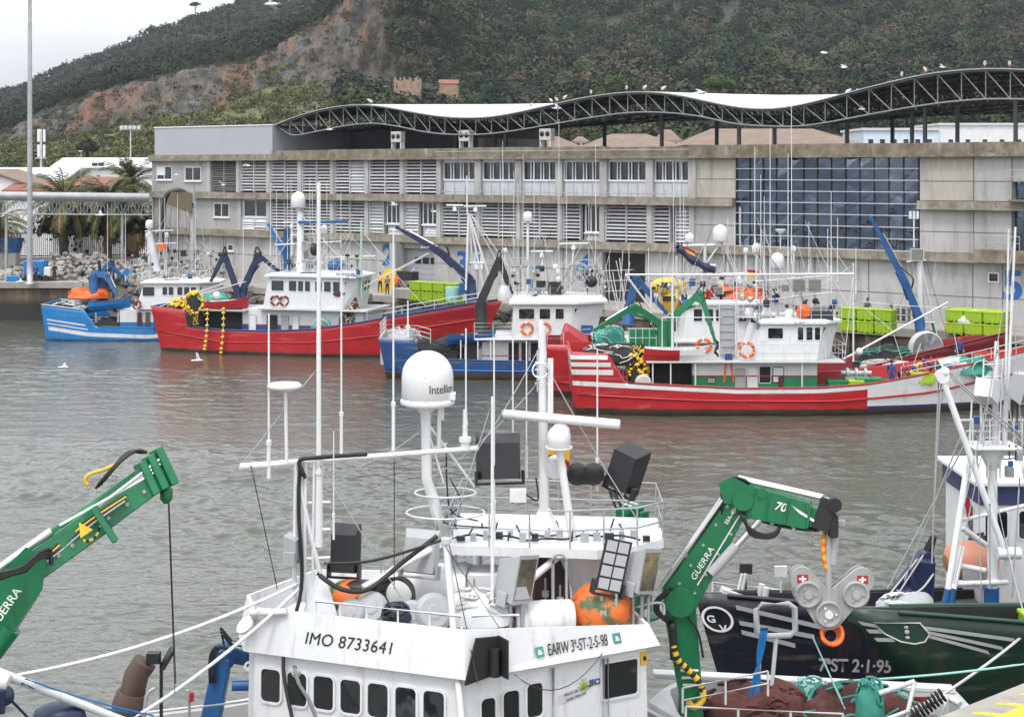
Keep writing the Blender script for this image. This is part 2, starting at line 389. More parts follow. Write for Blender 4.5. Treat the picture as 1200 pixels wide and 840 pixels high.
# ------------------------------------------------------------------ hills
def ip(pts): a = np.array(pts, float); return lambda x: np.interp(x, a[:, 0], a[:, 1])
rows = [
 (330, ip([(-500, 261), (1700, 261)])),
 (430, ip([(-500, 215), (0, 196), (150, 190), (300, 187), (450, 186), (700, 184), (1200, 178), (1700, 170)])),
 (630, ip([(-500, 210), (0, 177), (50, 165), (77, 161), (107, 158), (147, 150), (170, 146), (193, 138), (245, 130), (277, 116), (317, 103), (360, 96), (400, 100), (440, 112), (500, 118), (700, 115), (1200, 108), (1700, 98)])),
 (655, ip([(-500, 205), (0, 157), (40, 140), (80, 123), (120, 107), (160, 100), (200, 93), (233, 83), (283, 77), (317, 63), (350, 38), (377, 24), (410, -4), (440, -18), (480, -14), (530, 40), (600, 98), (700, 106), (1200, 98), (1700, 88)])),
 (820, ip([(-500, 198), (0, 143), (40, 125), (80, 109), (133, 92), (187, 72), (267, 52), (333, 38), (383, 18), (430, -24), (500, -30), (600, 40), (800, 56), (1200, 50), (1700, 40)])),
 (950, ip([(-500, 190), (0, 150), (133, 104), (267, 62), (383, 24), (450, -30), (600, -6), (1200, 2), (1700, -10)])),
 (1250, ip([(-500, 186), (-100, 146), (0, 112), (40, 97), (75, 82), (120, 64), (165, 44), (215, 27), (260, 11), (300, -4), (400, -40), (600, -80), (1700, -110)])),
 (1600, ip([(-500, 200), (0, 170), (300, 90), (600, 20), (1700, 0)]))]
RY = np.array([r[0] for r in rows], float)
def terr(px, Y):
    zs = np.array([H - (r[1](px) - HY)*r[0]/F for r in rows])
    return float(np.interp(Y, RY, zs))
pxs = np.arange(-520, 1721, 8.0)
Ys = np.concatenate([np.linspace(330, 430, 8), np.linspace(440, 626, 20), np.linspace(629, 658, 22), np.linspace(668, 960, 30), np.linspace(975, 1600, 36)])
zone = []; hv = []
for Y in Ys:
    for px in pxs:
        z = terr(px, Y); X = (px-600)*Y/F; y = Y
        rock = 627 < Y < 660 and px < 462
        n1 = noise.fractal(V((X/45, Y/45, 0)), 1.0, 2.0, 4)
        z += n1*2.2*min(1, (Y-330)/80)
        if rock:
            n2 = noise.ridged_multi_fractal(V((X/9, z/22, 3)), 1.0, 2.0, 4, 1.0, 2.0)
            y = Y - (n2-1.2)*6.5; z += noise.noise(V((X/4, z/4, 9)))*2.4
        hv.append((X, y, max(z, QZ-.6 if Y < 335 else z)))
        zone.append(1.0 if rock else (2.0 if (Y >= 655 or px > 420) else 0.0))
nc = len(pxs)
fs = [(i*nc+j, i*nc+j+1, (i+1)*nc+j+1, (i+1)*nc+j) for i in range(len(Ys)-1) for j in range(nc-1)]
me = bpy.data.meshes.new('hills'); me.from_pydata(hv, [], fs)
a = me.attributes.new('zone', 'FLOAT', 'POINT'); a.data.foreach_set('value', zone)
me.polygons.foreach_set('use_smooth', [True]*len(fs))
t = NT('hillside'); g = t.node('ShaderNodeNewGeometry').outputs['Position']; zo = t.attr('zone')[2]
m1 = t.node('ShaderNodeMapping'); t.link(g, m1.inputs[0]); m1.inputs['Scale'].default_value = (1, .4, .28)
rk = t.mix(t.noise(m1.outputs[0], .22, 6, .7, .35, .65), (.05, .046, .044), (.20, .175, .155))
rk = t.mix(t.math('MULTIPLY', t.noise(m1.outputs[0], .045, 4, .6, .50, .62), .7), rk, (.24, .085, .048))
rk = t.mix(t.math('MULTIPLY', t.noise(m1.outputs[0], .11, 4, .6,   .55, .64), .75), rk, (.21, .115, .052))
rk = t.mix(t.math('MULTIPLY', t.noise(g, .10, 5, .6, .55, .66), .8), rk, (.07, .08, .04))
gr = t.mix(t.noise(g, .12, 6, .7, .3, .7), (.075, .085, .035), (.19, .18, .085)); gr = t.mix(t.noise(g, .05, 4, .6, .5, .62), gr, (.15, .15, .05))
fo = t.mix(t.noise(g, .2, 5, .7, .3, .7), (.018, .022, .012), (.05, .05, .03))
isrock = t.math('SUBTRACT', 1.0, t.math('MINIMUM', t.math('ABSOLUTE', t.math('SUBTRACT', zo, 1.0)), 1.0))
isfor = t.math('MAXIMUM', t.math('SUBTRACT', zo, 1.0), 0.0)
c = t.mix(isrock, t.mix(isfor, gr, fo), rk)
rk2 = t.noise(m1.outputs[0], .9, 7, .8, .38, .54); c = t.mix(t.math('MULTIPLY', isrock, t.math('SUBTRACT', .8, t.math('MULTIPLY', rk2, .8))), c, (.035, .032, .03))
t.bump(t.noise(m1.outputs[0], .8, 6, .7, .2, .8), .9, 1.8)
M['hill'] = t.done(c, .9)
me.materials.append(M['hill']); ho = bpy.data.objects.new('hills', me); COL.objects.link(ho); tag(ho, kind='structure')
# ------------------------------------------------------------------ woods: leaf clumps in one far-off mass each
t = NT('leaf_clumps'); tn = t.attr('tint')[0]; oi = t.noise(t.coord(), .9, 3, .6, .3, .7)
c = t.mix(oi, t.mix(1.0, tn, (.55, .55, .55), 'MULTIPLY'), tn)
t.done(c, .85, 0, .15); M['leaf'] = t.mat
def clumps(name, pos, R, hf, ncl, size, tint, mat='leaf', flat=.75, parent=None, jit=.35):
    """pos (N,3) crown centres, R (N) radii, tint (N,3); ncl ragged leaf clumps spread through each crown's outer volume"""
    N = len(pos); pos = np.asarray(pos, float); R = np.asarray(R, float)
    d = RNG.normal(size=(N, ncl, 3)); d[..., 2] = np.abs(d[..., 2])*1.0 - .28
    d /= np.linalg.norm(d, axis=2, keepdims=True)
    lob = 1 + .22*np.sin(d[..., 0]*5 + RNG.uniform(0, 6, (N, 1)))*np.cos(d[..., 1]*5 + RNG.uniform(0, 6, (N, 1)))       # lumpy outline
    rr = (1 - jit*RNG.random((N, ncl))**1.6)*lob
    sc = np.ones((N, ncl, 3)); sc[..., 2] = hf
    ctr = pos[:, None, :] + d*rr[..., None]*R[:, None, None]*sc
    nrm = d + RNG.normal(size=d.shape)*.38; nrm /= np.linalg.norm(nrm, axis=2, keepdims=True)
    up = RNG.normal(size=d.shape); x = np.cross(nrm, up); x /= np.linalg.norm(x, axis=2, keepdims=True); y = np.cross(nrm, x)
    s = (size*R[:, None]*RNG.uniform(.6, 1.3, (N, ncl)))[..., None]
    k = RNG.uniform(.55, 1.0, (N, ncl, 4, 1))
    vs = np.stack([ctr + x*s*k[:, :, 0], ctr + y*s*k[:, :, 1]*flat, ctr - x*s*k[:, :, 2], ctr - y*s*k[:, :, 3]*flat], axis=2).reshape(-1, 3)
    nf = N*ncl; tc_ = np.repeat(np.asarray(tint, float), ncl, axis=0)*RNG.uniform(.75, 1.25, (nf, 1))
    me = bpy.data.meshes.new(name)
    org = pos.mean(0)*[1, 1, 0] if parent is None else None
    v2 = vs - org if parent is None else (np.c_[vs, np.ones(len(vs))] @ np.array(W[parent].inverted()).T)[:, :3]
    me.vertices.add(len(v2)); me.vertices.foreach_set('co', v2.ravel().astype(np.float32))
    me.loops.add(nf*4); me.loops.foreach_set('vertex_index', np.arange(nf*4, dtype=np.int32))
    me.polygons.add(nf); me.polygons.foreach_set('loop_start', np.arange(0, nf*4, 4, dtype=np.int32)); 
    me.update(calc_edges=True)
    a = me.attributes.new('tint', 'FLOAT_COLOR', 'FACE'); a.data.foreach_set('color', np.c_[tc_, np.ones(nf)].ravel().astype(np.float32))
    me.materials.append(M[mat])
    o = bpy.data.objects.new(name, me); COL.objects.link(o)
    if parent is None: o.location = org; W[o] = Matrix.Translation(V(org))
    else: attach(o, parent)
    return o
def pick(pal, n): 
    pal = np.array(pal); i = RNG.integers(0, len(pal), n); return pal[i]*RNG.uniform(.8, 1.2, (n, 1))
WOODPAL = [(.036, .055, .024), (.018, .032, .018), (.058, .074, .030), (.012, .021, .013), (.070, .070, .040), (.026, .038, .026), (.085, .070, .048), (.045, .068, .022), (.018, .032, .017)]
def wood(name, n, test, r0, r1, hf, ncl, size, pal, y0, y1, x0=-100, x1=1330, lift=.45):
    P, R = [], []
    while len(P) < n:
        Y = math.sqrt(random.uniform(y0*y0, y1*y1)); px = random.uniform(x0, x1)
        if not test(px, Y): continue
        X = (px-600)*Y/F; r = random.uniform(r0, r1)
        z = terr(px, Y) + noise.fractal(V((X/45, Y/45, 0)), 1.0, 2.0, 4)*2.2
        P.append((X, Y, z + r*lift*random.uniform(.6, 1.6))); R.append(r)
    o = clumps(name, P, R, hf, ncl, size, pick(pal, n))
    return o
o = wood('woods', 2700, lambda px, Y: px > 400 + (0 if Y < 630 else (60 if Y < 665 else -20*(Y > 700))) , 3.6, 7.4, .95, 250, .165, WOODPAL, 432, 960, 380)
tag(o, 'dark leafless and evergreen wood covering the hillside behind the market hall', 'woods', kind='stuff')
o = wood('woods', 1150, lambda px, Y: px < 450, 2.8, 5.2, .9, 150, .17, [(.022, .034, .020), (.028, .040, .024), (.034, .042, .022)], 664, 850, -120, 450)
tag(o, 'band of dark evergreen trees above the red quarry cliff', 'woods', kind='stuff')
o = wood('woods', 2300, lambda px, Y: px < 560, 3.5, 6.0, .75, 55, .24, [(.034, .046, .036), (.040, .050, .038), (.046, .054, .036)], 960, 1290, -160, 560, .2)
tag(o, 'blue green scrub woodland on the far ridge under the sky', 'woods', kind='stuff')
o = wood('scrub', 2600, lambda px, Y: px < 415 - (Y-430)*.05, .9, 2.6, .8, 42, .26, [(.085, .095, .03), (.13, .13, .045), (.06, .075, .026), (.16, .15, .06), (.045, .06, .025), (.11, .10, .045)], 420, 640, -120, 420, .3)
tag(o, 'olive and straw coloured scrub on the slope below the quarry cliff', 'scrub', kind='stuff')
o = wood('woods', 420, lambda px, Y: px > 452 + (660-Y)*.3, 3.0, 5.5, 1.0, 190, .17, WOODPAL, 626, 664, 448, 640, .35)
tag(o, 'trees on the steep ground right of the quarry cliff', 'woods', kind='stuff')
o = wood('scrub', 650, lambda px, Y: px < 458, .8, 2.2, .8, 40, .26, [(.05, .06, .026), (.08, .085, .035), (.035, .045, .024)], 629, 660, -60, 458, .1)
tag(o, 'dark bushes clinging to ledges of the quarry cliff', 'scrub', kind='stuff')
# ------------------------------------------------------------------ haze over the whole place
t = NT('sea_haze'); t.n.remove(t.b)
vp = t.node('ShaderNodeVolumePrincipled'); vp.inputs['Density'].default_value = .00007; vp.inputs['Color'].default_value = (.80, .86, .95, 1); vp.inputs['Anisotropy'].default_value = .2
t.link(vp.outputs[0], t.n['Material Output'].inputs['Volume'])
mb = MB(); mb.box((0, 800, 150), (3400, 2000, 330))
hz = one('haze', t.mat, 'thin pale sea haze hanging over harbour and hills', 'haze', mb, kind='stuff')
# ------------------------------------------------------------------ market hall materials
def concrete(name, a, b, moss=.0, dark=(.075, .07, .055)):
    t = NT(name); o = t.node('ShaderNodeNewGeometry').outputs['Position']
    m1 = t.node('ShaderNodeMapping'); t.link(o, m1.inputs[0]); m1.inputs['Scale'].default_value = (1, 1, .16)
    c = t.mix(t.noise(o, .22, 5, .6, .3, .7), a, b)
    c = t.mix(t.math('MULTIPLY', t.noise(m1.outputs[0], 1.0, 6, .7, .50, .72), .55), c, dark)
    c = t.mix(t.math('MULTIPLY', t.noise(m1.outputs[0], 3.0, 4, .6, .56, .7), .35), c, (.46, .44, .40))
    if moss: c = t.mix(t.math('MULTIPLY', t.noise(o, .9, 6, .75, .42, .62), moss), c, (.085, .062, .030))
    t.bump(t.noise(o, 5, 3, .6, .2, .8), .12, .03)
    return t.done(c, .85)
M['conc'] = concrete('facade_concrete', (.25, .245, .23), (.34, .33, .315))
M['conc_pale'] = concrete('facade_concrete_pale', (.30, .295, .29), (.385, .38, .375))
M['conc_warm'] = concrete('facade_concrete_warm', (.30, .275, .24), (.37, .345, .31))
M['moss'] = concrete('mossy_parapet', (.17, .145, .11), (.25, .22, .17), .8)
M['band'] = concrete('stained_band', (.19, .17, .135), (.30, .275, .23), .6)
M['joint'] = paint('panel_joint', (.12, .115, .105), .9)
M['slat'] = paint('louvre_slat', (.52, .53, .54), .5, .85, GRIME, .3)
M['slat_dull'] = paint('louvre_slat_dull', (.30, .30, .31), .5, .8, GRIME, .4)
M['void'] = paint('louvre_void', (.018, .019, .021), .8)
M['cladding'] = paint('grey_cladding', (.33, .345, .37), .5, .92, GRIME, .15, 0, .3)
M['alum'] = paint('aluminium', (.62, .64, .66), .4, .9)
M['panel_pale'] = paint('spandrel_panel', (.44, .465, .50), .5, .88, GRIME, .3)
t = NT('curtain_glass'); o = t.node('ShaderNodeNewGeometry').outputs['Position']
t.bump(t.noise(o, .55, 2, .5, .2, .8), .35, .25)
t.done(t.mix(t.noise(o, .16, 3, .5, .4, .6), (.17, .20, .25), (.085, .11, .155)), .05, .85); M['curtain'] = t.mat
hall = thing('market_hall', 'long weathered concrete fish market hall with louvred upper floors and wavy roof', 'building', FB(0, 0, QZ))
W[hall] = Matrix.Translation(FB(0, 0, QZ))
FA = (UD, VD, ZUP)
def fbox(mb, u0, u1, v0, v1, z0, z1, m=0): mb.box(FB((u0+u1)/2, (v0+v1)/2, (z0+z1)/2), (u1-u0, v1-v0, z1-z0), m, FA)
ZB3, ZB3t, ZB2, ZB2t, ZP, ZPt = 8.2, 8.85, 12.1, 12.75, 16.05, 17.1
UE = 130.0
core = MB()
fbox(core, .3, UE, .65, 24, QZ-1, 16.2)
def wall(mb, p0, p1, z0, z1, m=0, joints=(), vj=()):
    u0, u1 = U(p0), (U(p1) if p1 < 1300 else UE)
    fbox(mb, u0, u1, 0, .65, z0, z1, m)
    for z in joints: fbox(mb, u0+.02, u1-.02, -.012, .02, z-.03, z+.03, 3)
    for p in vj: fbox(mb, U(p)-.04, U(p)+.04, -.010, .02, z0, z1, 3)
wall(core, 178, 244, ZB2t, ZP, 0, (), ())
wall(core, 178, 281, ZB3t, ZB2, 0, (), (222,))
wall(core, 178, 428, QZ-1, ZB3, 1, (6.3,), (214, 262, 330, 380))
wall(core, 428, 472, QZ-1, ZB3, 1, (6.3,))
wall(core, 509, 706, QZ-1, ZB3, 1, (6.3,), (560, 610, 660))
wall(core, 756, 1079, QZ-1, ZB3, 1, (5.6,), (800, 850, 900, 955, 1018))
wall(core, 1079, 1400, QZ-1, ZB3, 1, (5.6,), (1140, 1175))
wall(core, 472, 509, 7.6, ZB3, 1); wall(core, 706, 756, 7.9, ZB3, 1)
wall(core, 812, 862, ZB3t, ZB2, 1, (10.5,)); wall(core, 812, 862, ZB2t, ZP, 2, (14.3,))
for a, b, mt in ((1078, 1141, 2), (1141, 1186, 1)):
    wall(core, a, b, ZB3t, ZB2, 1, (10.4,), (b,)); wall(core, a, b, ZB2t, ZP, mt, (14.2,), (b,))
wall(core, 1186, 1400, ZB2t+1.4, ZP, 1, (14.2,))
core.build('wall', ['conc', 'conc_pale', 'conc_warm', 'joint'], hall)
mb = MB(); fbox(mb, U(1186), UE, .55, .66, ZB3t, ZB2); fbox(mb, U(1188), UE, .55, .66, ZB2t, ZB2t+1.4); mb.build('dark_window_strip', 'curtain', hall)
for nm, z0, z1 in (('lower_floor_band', ZB3, ZB3t), ('upper_floor_band', ZB2, ZB2t)):
    mb = MB()
    for a, b in ((178, 862), (1077, 1400)) if z0 > 9 else ((178, 1400),):
        u0, u1 = U(a), U(b) if b < 1300 else UE
        k = u0
        while k < u1-.1:
            e_ = min(u1, k + 6.05); d_ = random.uniform(-.04, .04)
            fbox(mb, k+.012, e_-.012, -.50+d_, .66, z0+.16, z1+random.uniform(-.06, .02)); k = e_
        fbox(mb, u0, u1, -.62, .6, z0-.03, z0+.16)
    mb.build(nm, 'band', hall)
mb = MB(); k = U(320)
while k < UE - .1:
    e_ = min(UE, k + 8.1); fbox(mb, k+.012, e_-.012, -.30+random.uniform(-.03, .03), .3, ZP+.22, ZPt+random.uniform(-.08, .03)); k = e_
fbox(mb, U(320), UE, -.55, .35, ZP-.02, ZP+.22)
mb.build('parapet', 'moss', hall)
mb = MB(); fbox(mb, U(178)-.5, U(320), -.55, .5, ZP-.02, ZP+.2); fbox(mb, U(178)-.3, U(320), -.3, .5, ZP+.21, ZP+.62); mb.build('eaves_slab', 'band', hall)
mb = MB(); fbox(mb, U(179), U(317), .25, 20, ZP+.62, 19.62); fbox(mb, U(179)-.08, U(317)+.08, .17, 20.1, 19.62, 19.74, 1)
mb.build('rooftop_cladding_box', ['cladding', 'alum'], hall, bevel=.02)
mb = MB(); fbox(mb, U(319), U(478), 12, 22, 16.2, 19.9); fbox(mb, U(478), U(486), 11, 22, 16.2, 18.3, 1); mb.build('rooftop_plant_room', [paint('slate_wall', (.085, .092, .10), .7), 'conc_pale'], hall)
# pillars between the bays
def pillar(pc, z0, z1, wd=.5, out=.12): 
    mb = MB(); fbox(mb, U(pc)-wd/2, U(pc)+wd/2, -out, .66, z0, z1); mb.build('pillar', 'conc_pale', hall)
for p in (245, 279.5, 314.8, 351.5, 389.5, 430, 471.5, 514.5, 560.5, 607.8, 655.5, 707.5, 761.5, 811.5): pillar(p, ZB2t-.05, ZP, .52 if p < 515 else .72)
for p in (281, 314.8, 351.5, 389.5, 430, 471.5, 514.5, 560.5, 607.8, 656.5, 706, 761.5, 811.5): pillar(p, ZB3t-.05, ZB2)
def louvre(p0, p1, z0, z1, sl='slat', split=True, n=10, closed=0.0):
    u0, u1 = U(p0)+.28, U(p1)-.28; mb = MB()
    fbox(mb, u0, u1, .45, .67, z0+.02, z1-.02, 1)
    us = [(u0, (u0+u1)/2-.04), ((u0+u1)/2+.04, u1)] if split else [(u0, u1)]
    for k, (a, b) in enumerate(us):
        shut = closed if k == 1 else max(0, closed-1)
        for i in range(n):
            z = z0 + .12 + (z1-z0-.2)*(i+.5)/n + random.uniform(-.012, .012); hh = (.17 + .13*min(1, shut))*(3.1/n/.31); tl = random.uniform(-.05, .05)
            q = [FB(a, .05+tl, z-hh/2), FB(b, .05+tl, z-hh/2+random.uniform(-.012, .012)), FB(b, .30, z+hh/2), FB(a, .30, z+hh/2)]
            mb.prism(q, [p + VD*.03 for p in q])
    if split: fbox(mb, (u0+u1)/2-.03, (u0+u1)/2+.03, .0, .3, z0, z1, 0)
    for u in (u0, u1-.06): fbox(mb, u, u+.06, .0, .45, z0, z1, 0)
    mb.build('louvre_panel', [sl, 'void'], hall)
def window(p0, p1, z0, z1, npan=2, v=0.0, sill=True, parent=None, blind=0):
    u0, u1 = U(p0), U(p1); mb = MB(); f = .09
    fbox(mb, u0, u1, v-.06, v+.06, z0, z0+f); fbox(mb, u0, u1, v-.06, v+.06, z1-f, z1)
    for i in range(npan+1):
        u = u0 + (u1-u0-f)*i/npan; fbox(mb, u, u+f, v-.055, v+.055, z0+f, z1-f)
    if sill: fbox(mb, u0-.1, u1+.1, v-.16, v+.05, z0-.12, z0-.002, 0)
    w_ = mb.build('window', 'alum', hall)
    mb = MB(); fbox(mb, u0+.03, u1-.03, v-.012, v+.004, z0+.03, z1-.03)
    if blind: fbox(mb, u0+.1, u0+(u1-u0)*.55, v-.022, v-.014, z0+.5, z1-.12, 1)
    mb.build('pane', ['glass', 'alum'], w_)
louvre(245, 279.5, ZB2t, ZP, 'slat_dull', True, 16)
for a, b, c_ in ((279.5, 314.8, 0), (314.8, 351.5, 0), (351.5, 389.5, 0), (389.5, 430, 1), (430, 471.5, 0), (471.5, 514.5, 0)): louvre(a, b, ZB2t, ZP, closed=c_)
for a, b in ((314.8, 351.5), (351.5, 389.5), (389.5, 430), (514.5, 560.5), (560.5, 607.8), (607.8, 656.5), (706, 761.5)): louvre(a, b, ZB3t, ZB2)
louvre(281, 314.8, ZB3t, ZB3t+1.25, n=4); window(284, 312, ZB3t+1.35, ZB2-.1, 2, .3)
louvre(430, 452, ZB3t, ZB2, split=False, closed=2); window(453, 470, 9.9, ZB2-.08, 3, .1); louvre(452, 471.5, ZB3t, 9.7, split=False, n=3)
louvre(471.5, 493, ZB3t, ZB2, split=False, closed=2); window(495, 513, 9.9, ZB2-.08, 3, .1); louvre(494, 514.5, ZB3t, 9.7, split=False, n=3)
louvre(656.5, 683, ZB3t, ZB2, split=False); window(685, 704, 9.6, ZB2-.1, 3, .2); louvre(683, 706, ZB3t, 9.4, split=False, n=3, sl='slat_dull')
louvre(761.5, 788, ZB3t, ZB2, split=False); louvre(788, 811.5, ZB3t, ZB2, split=False, closed=1.6)
window(184, 202, 14.0, 15.5, 2, -.01, True, None, 1); window(217, 236, 13.9, 15.4, 2, -.01); window(251, 269, 10.1, 11.6, 2, -.01)
window(267, 274, 6.6, 7.3, 1, -.01); window(1158, 1171, 6.75, 7.5, 1, -.01, False)
# first floor window bays with pale spandrels below
for a, b in ((514.5, 560.5), (560.5, 607.8), (607.8, 655.5), (655.5, 707.5), (707.5, 761.5), (761.5, 811.5)):
    u0, u1 = U(a)+.38, U(b)-.38; mb = MB()
    n = 3 if b < 570 else 4
    fbox(mb, u0, u1, .25, .5, ZB2t, 14.05)
    for i in range(1, n): fbox(mb, u0+(u1-u0)*i/n-.03, u0+(u1-u0)*i/n+.03, .22, .26, ZB2t, 14.05, 1)
    mb.build('spandrel_panel', ['panel_pale', 'steel'], hall)
    mb = MB(); fbox(mb, u0, u1, .15, .4, 14.05, 14.2); fbox(mb, u0, u1, .2, .4, ZP-.3, ZP)
    for f in (0, .22, .30, .52, .60, .78, .985): fbox(mb, u0+(u1-u0-.07)*f, u0+(u1-u0-.07)*f+.07, .2, .34, 14.2, ZP-.3)
    w_ = mb.build('window', 'alum', hall)
    mb = MB(); fbox(mb, u0, u1, .36, .39, 14.2, ZP-.3); mb.build('pane', 'glass', w_)
# rail along the window bays
mb = MB()
for z in (13.05, 16.75): mb.tube(FB(U(516), -.55, z), FB(U(811), -.55, z), .035, n=5)
for i in range(25):
    u = U(516) + (U(811)-U(516))*i/24; mb.tube(FB(u, -.55, 12.75), FB(u, -.55, 13.4), .03, n=5)
mb.build('facade_rail', 'steel', hall)
# curtain wall, every pane seated a little differently
u0, u1 = U(863), U(1076); nx_, nz_ = 13, 8; mb = MB(); rm = MB()
for i in range(nx_):
    for j in range(nz_):
        a, b = u0+(u1-u0)*i/nx_, u0+(u1-u0)*(i+1)/nx_; c_, d_ = ZB3t+(ZP-ZB3t)*j/nz_, ZB3t+(ZP-ZB3t)*(j+1)/nz_
        k = [random.uniform(-.05, .05) for _ in range(4)]
        mb.add([FB(a, .1+k[0], c_), FB(b, .1+k[1], c_), FB(b, .1+k[2], d_), FB(a, .1+k[3], d_)], [(0, 1, 2, 3)])
for i in range(nx_+1): fbox(rm, u0+(u1-u0)*i/nx_-.03, u0+(u1-u0)*i/nx_+.03, -.02, .2, ZB3t, ZP, 1)
for j in range(nz_+1): fbox(rm, u0-.05, u1+.05, -.04, .19, ZB3t+(ZP-ZB3t)*j/nz_-.028, ZB3t+(ZP-ZB3t)*j/nz_+.028, 2)
cw = mb.build('curtain_wall', 'curtain', hall); rm.build('mullion_grid', ['alum', 'dark', 'light_grey'], cw)
# ground floor doors, vents, balcony, numbers
mb = MB(); fbox(mb, U(472), U(509), .5, .62, QZ, 7.6)
for i in range(7): fbox(mb, U(472)+.1, U(509)-.1, .47, .5, QZ+.5+i*.5, QZ+.53+i*.5, 1)
for i in range(5): fbox(mb, U(483)+i*.95, U(483)+i*.95+.7, .44, .5, 6.15, 6.75, 2)
mb.build('garage_door', ['cladding', 'grey', 'void'], hall)
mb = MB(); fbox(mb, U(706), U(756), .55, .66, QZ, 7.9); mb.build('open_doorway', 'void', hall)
mb = MB(); fbox(mb, U(466), U(473), -1.2, .0, QZ, 8.1); mb.build('concrete_buttress', 'grey', hall)
louvre(289, 311, 4.9, 7.4, 'slat_dull', False, 8)
mb = MB(); fbox(mb, U(1146), UE, -1.1, -.62, ZB3+.05, ZB3+1.0); fbox(mb, U(1186), UE, -1.0, 0, ZB2t, ZB2t+.12); mb.build('balcony', 'moss', hall)
for a, b, zb in ((1146, 1200, ZB3+1.0), (1186, 1240, ZB2t+1.3)):
    mb = MB()
    for z in (zb+.5, zb+1.0): mb.tube(FB(U(a), -1, z), FB(U(b), -1, z), .03, n=5)
    for i in range(5): mb.tube(FB(U(a)+(U(b)-U(a))*i/4, -1, zb), FB(U(a)+(U(b)-U(a))*i/4, -1, zb+1.0), .03, n=5)
    mb.build('balcony_rail', 'steel', hall)
for d_, p, z, s in (('2', 448, 5.95, 2.75), ('3', 534.5, 5.55, 2.75), ('4', 676, 5.7, 2.75), ('5', 1174, 5.62, 2.95)):
    text(d_, FB(U(p), -.03, z), UD, ZUP, s, 'blue_number', hall, 'painted_number', .01, bold=.075, sx=1.1)
mb = MB(); fbox(mb, U(556), U(566), -.05, 0, 5.9, 7.5); fbox(mb, U(558), U(563), -.07, -.052, 6.6, 7.3, 1); mb.build('wall_sign', ['white', 'cyan_blue'], hall)
for p in (180, 200, 209, 868): mb = MB(); mb.tube(FB(U(p), -.1, QZ), FB(U(p), -.1, 12), .06, n=6); mb.build('downpipe', 'light_grey', hall)
# ------------------------------------------------------------------ wavy canopy
top_c = ip([(318, 148), (345, 137), (375, 129), (400, 125), (425, 124), (450, 127), (480, 133), (510, 138), (540, 140), (570, 139), (600, 134), (640, 125), (680, 116), (720, 110.5), (745, 109), (780, 111), (810, 117), (840, 124), (870, 129), (895, 130), (920, 128), (960, 119), (1000, 108), (1040, 98), (1080, 89), (1120, 84), (1150, 82.5), (1200, 83), (1260, 92), (1330, 108), (1400, 112)])
bot_c = ip([(318, 150), (335, 161), (360, 155), (400, 147), (430, 144), (460, 148), (490, 155), (520, 158), (560, 158), (600, 153), (640, 146), (680, 139), (720, 133), (750, 131), (790, 133), (820, 137), (855, 146), (890, 148), (930, 149), (970, 143), (1010, 135), (1060, 126), (1110, 119), (1150, 116), (1200, 116), (1260, 124), (1330, 138), (1400, 142)])
VF, VBK = .8, 27.0
npan = 96; upx = [318 + (1400-318)*i/npan for i in range(npan+1)]
# panel points evenly spaced along the facade
ug = [U(318) + (U(1400)-U(318))*i/npan for i in range(npan+1)]; pxg = [float(np.interp(u, [U(p) for p in upx], upx)) for u in ug]
def smooth(a, k=1): 
    for _ in range(k): a = [a[0]] + [(a[i-1]+2*a[i]+a[i+1])/4 for i in range(1, len(a)-1)] + [a[-1]]
    return a
ztop = smooth([H - (top_c(p)-HY)*(fac_y(p)+.6)/F for p in pxg], 2); zbot = smooth([H - (bot_c(p)-HY)*(fac_y(p)+.6)/F for p in pxg], 2)
def zt(i, v): f = (v-VF)/(VBK-VF); return ztop[i]*(1-f) + 22.25*f
def zb(i, v): f = (v-VF)/(VBK-VF); return zbot[i]*(1-f) + 20.2*f
mb = MB(); vs, fs_ = [], []
VV = [VF-.35, 7, 14, 20, VBK]
for v in VV:
    for i in range(npan+1): vs.append(FB(ug[i], v, zt(i, max(v, VF))+.16))
for a in range(len(VV)-1):
    for i in range(npan): fs_.append((a*(npan+1)+i, a*(npan+1)+i+1, (a+1)*(npan+1)+i+1, (a+1)*(npan+1)+i))
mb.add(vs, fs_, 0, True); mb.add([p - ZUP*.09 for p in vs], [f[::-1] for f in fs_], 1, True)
mb.add([vs[i] for i in range(npan+1)] + [vs[i]-ZUP*.09 for i in range(npan+1)], [(i, i+1, i+npan+2, i+npan+1) for i in range(npan)], 2)
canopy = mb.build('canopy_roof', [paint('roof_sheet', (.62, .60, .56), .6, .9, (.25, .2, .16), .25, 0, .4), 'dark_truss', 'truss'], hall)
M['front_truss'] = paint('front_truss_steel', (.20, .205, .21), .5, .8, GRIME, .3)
def truss(v, mat, r, step, parent, nm):
    mb = MB(); idx = list(range(0, npan+1, step))
    mb.path([FB(ug[i], v, zt(i, v)) for i in range(0, npan+1)], r, 6)
    mb.path([FB(ug[i], v, zb(i, v)) for i in range(1, npan+1)], r*.95, 6)
    for k, (i, j) in enumerate(zip(idx[:-1], idx[1:])):
        mb.tube(FB(ug[i], v, zt(i, v)), FB(ug[i], v, zb(i, v)), r*.55, n=5, caps=False)
        a, b = (i, j) if (k // 6) % 2 == 0 or True else (j, i)
        mb.tube(FB(ug[a], v, zt(a, v)), FB(ug[b], v, zb(b, v)), r*.6, n=5, caps=False)
    return mb.build(nm, mat, parent)
truss(VF, M['front_truss'], .082, 2, hall, 'front_truss')
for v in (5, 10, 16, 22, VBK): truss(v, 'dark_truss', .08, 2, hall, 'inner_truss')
mb = MB()
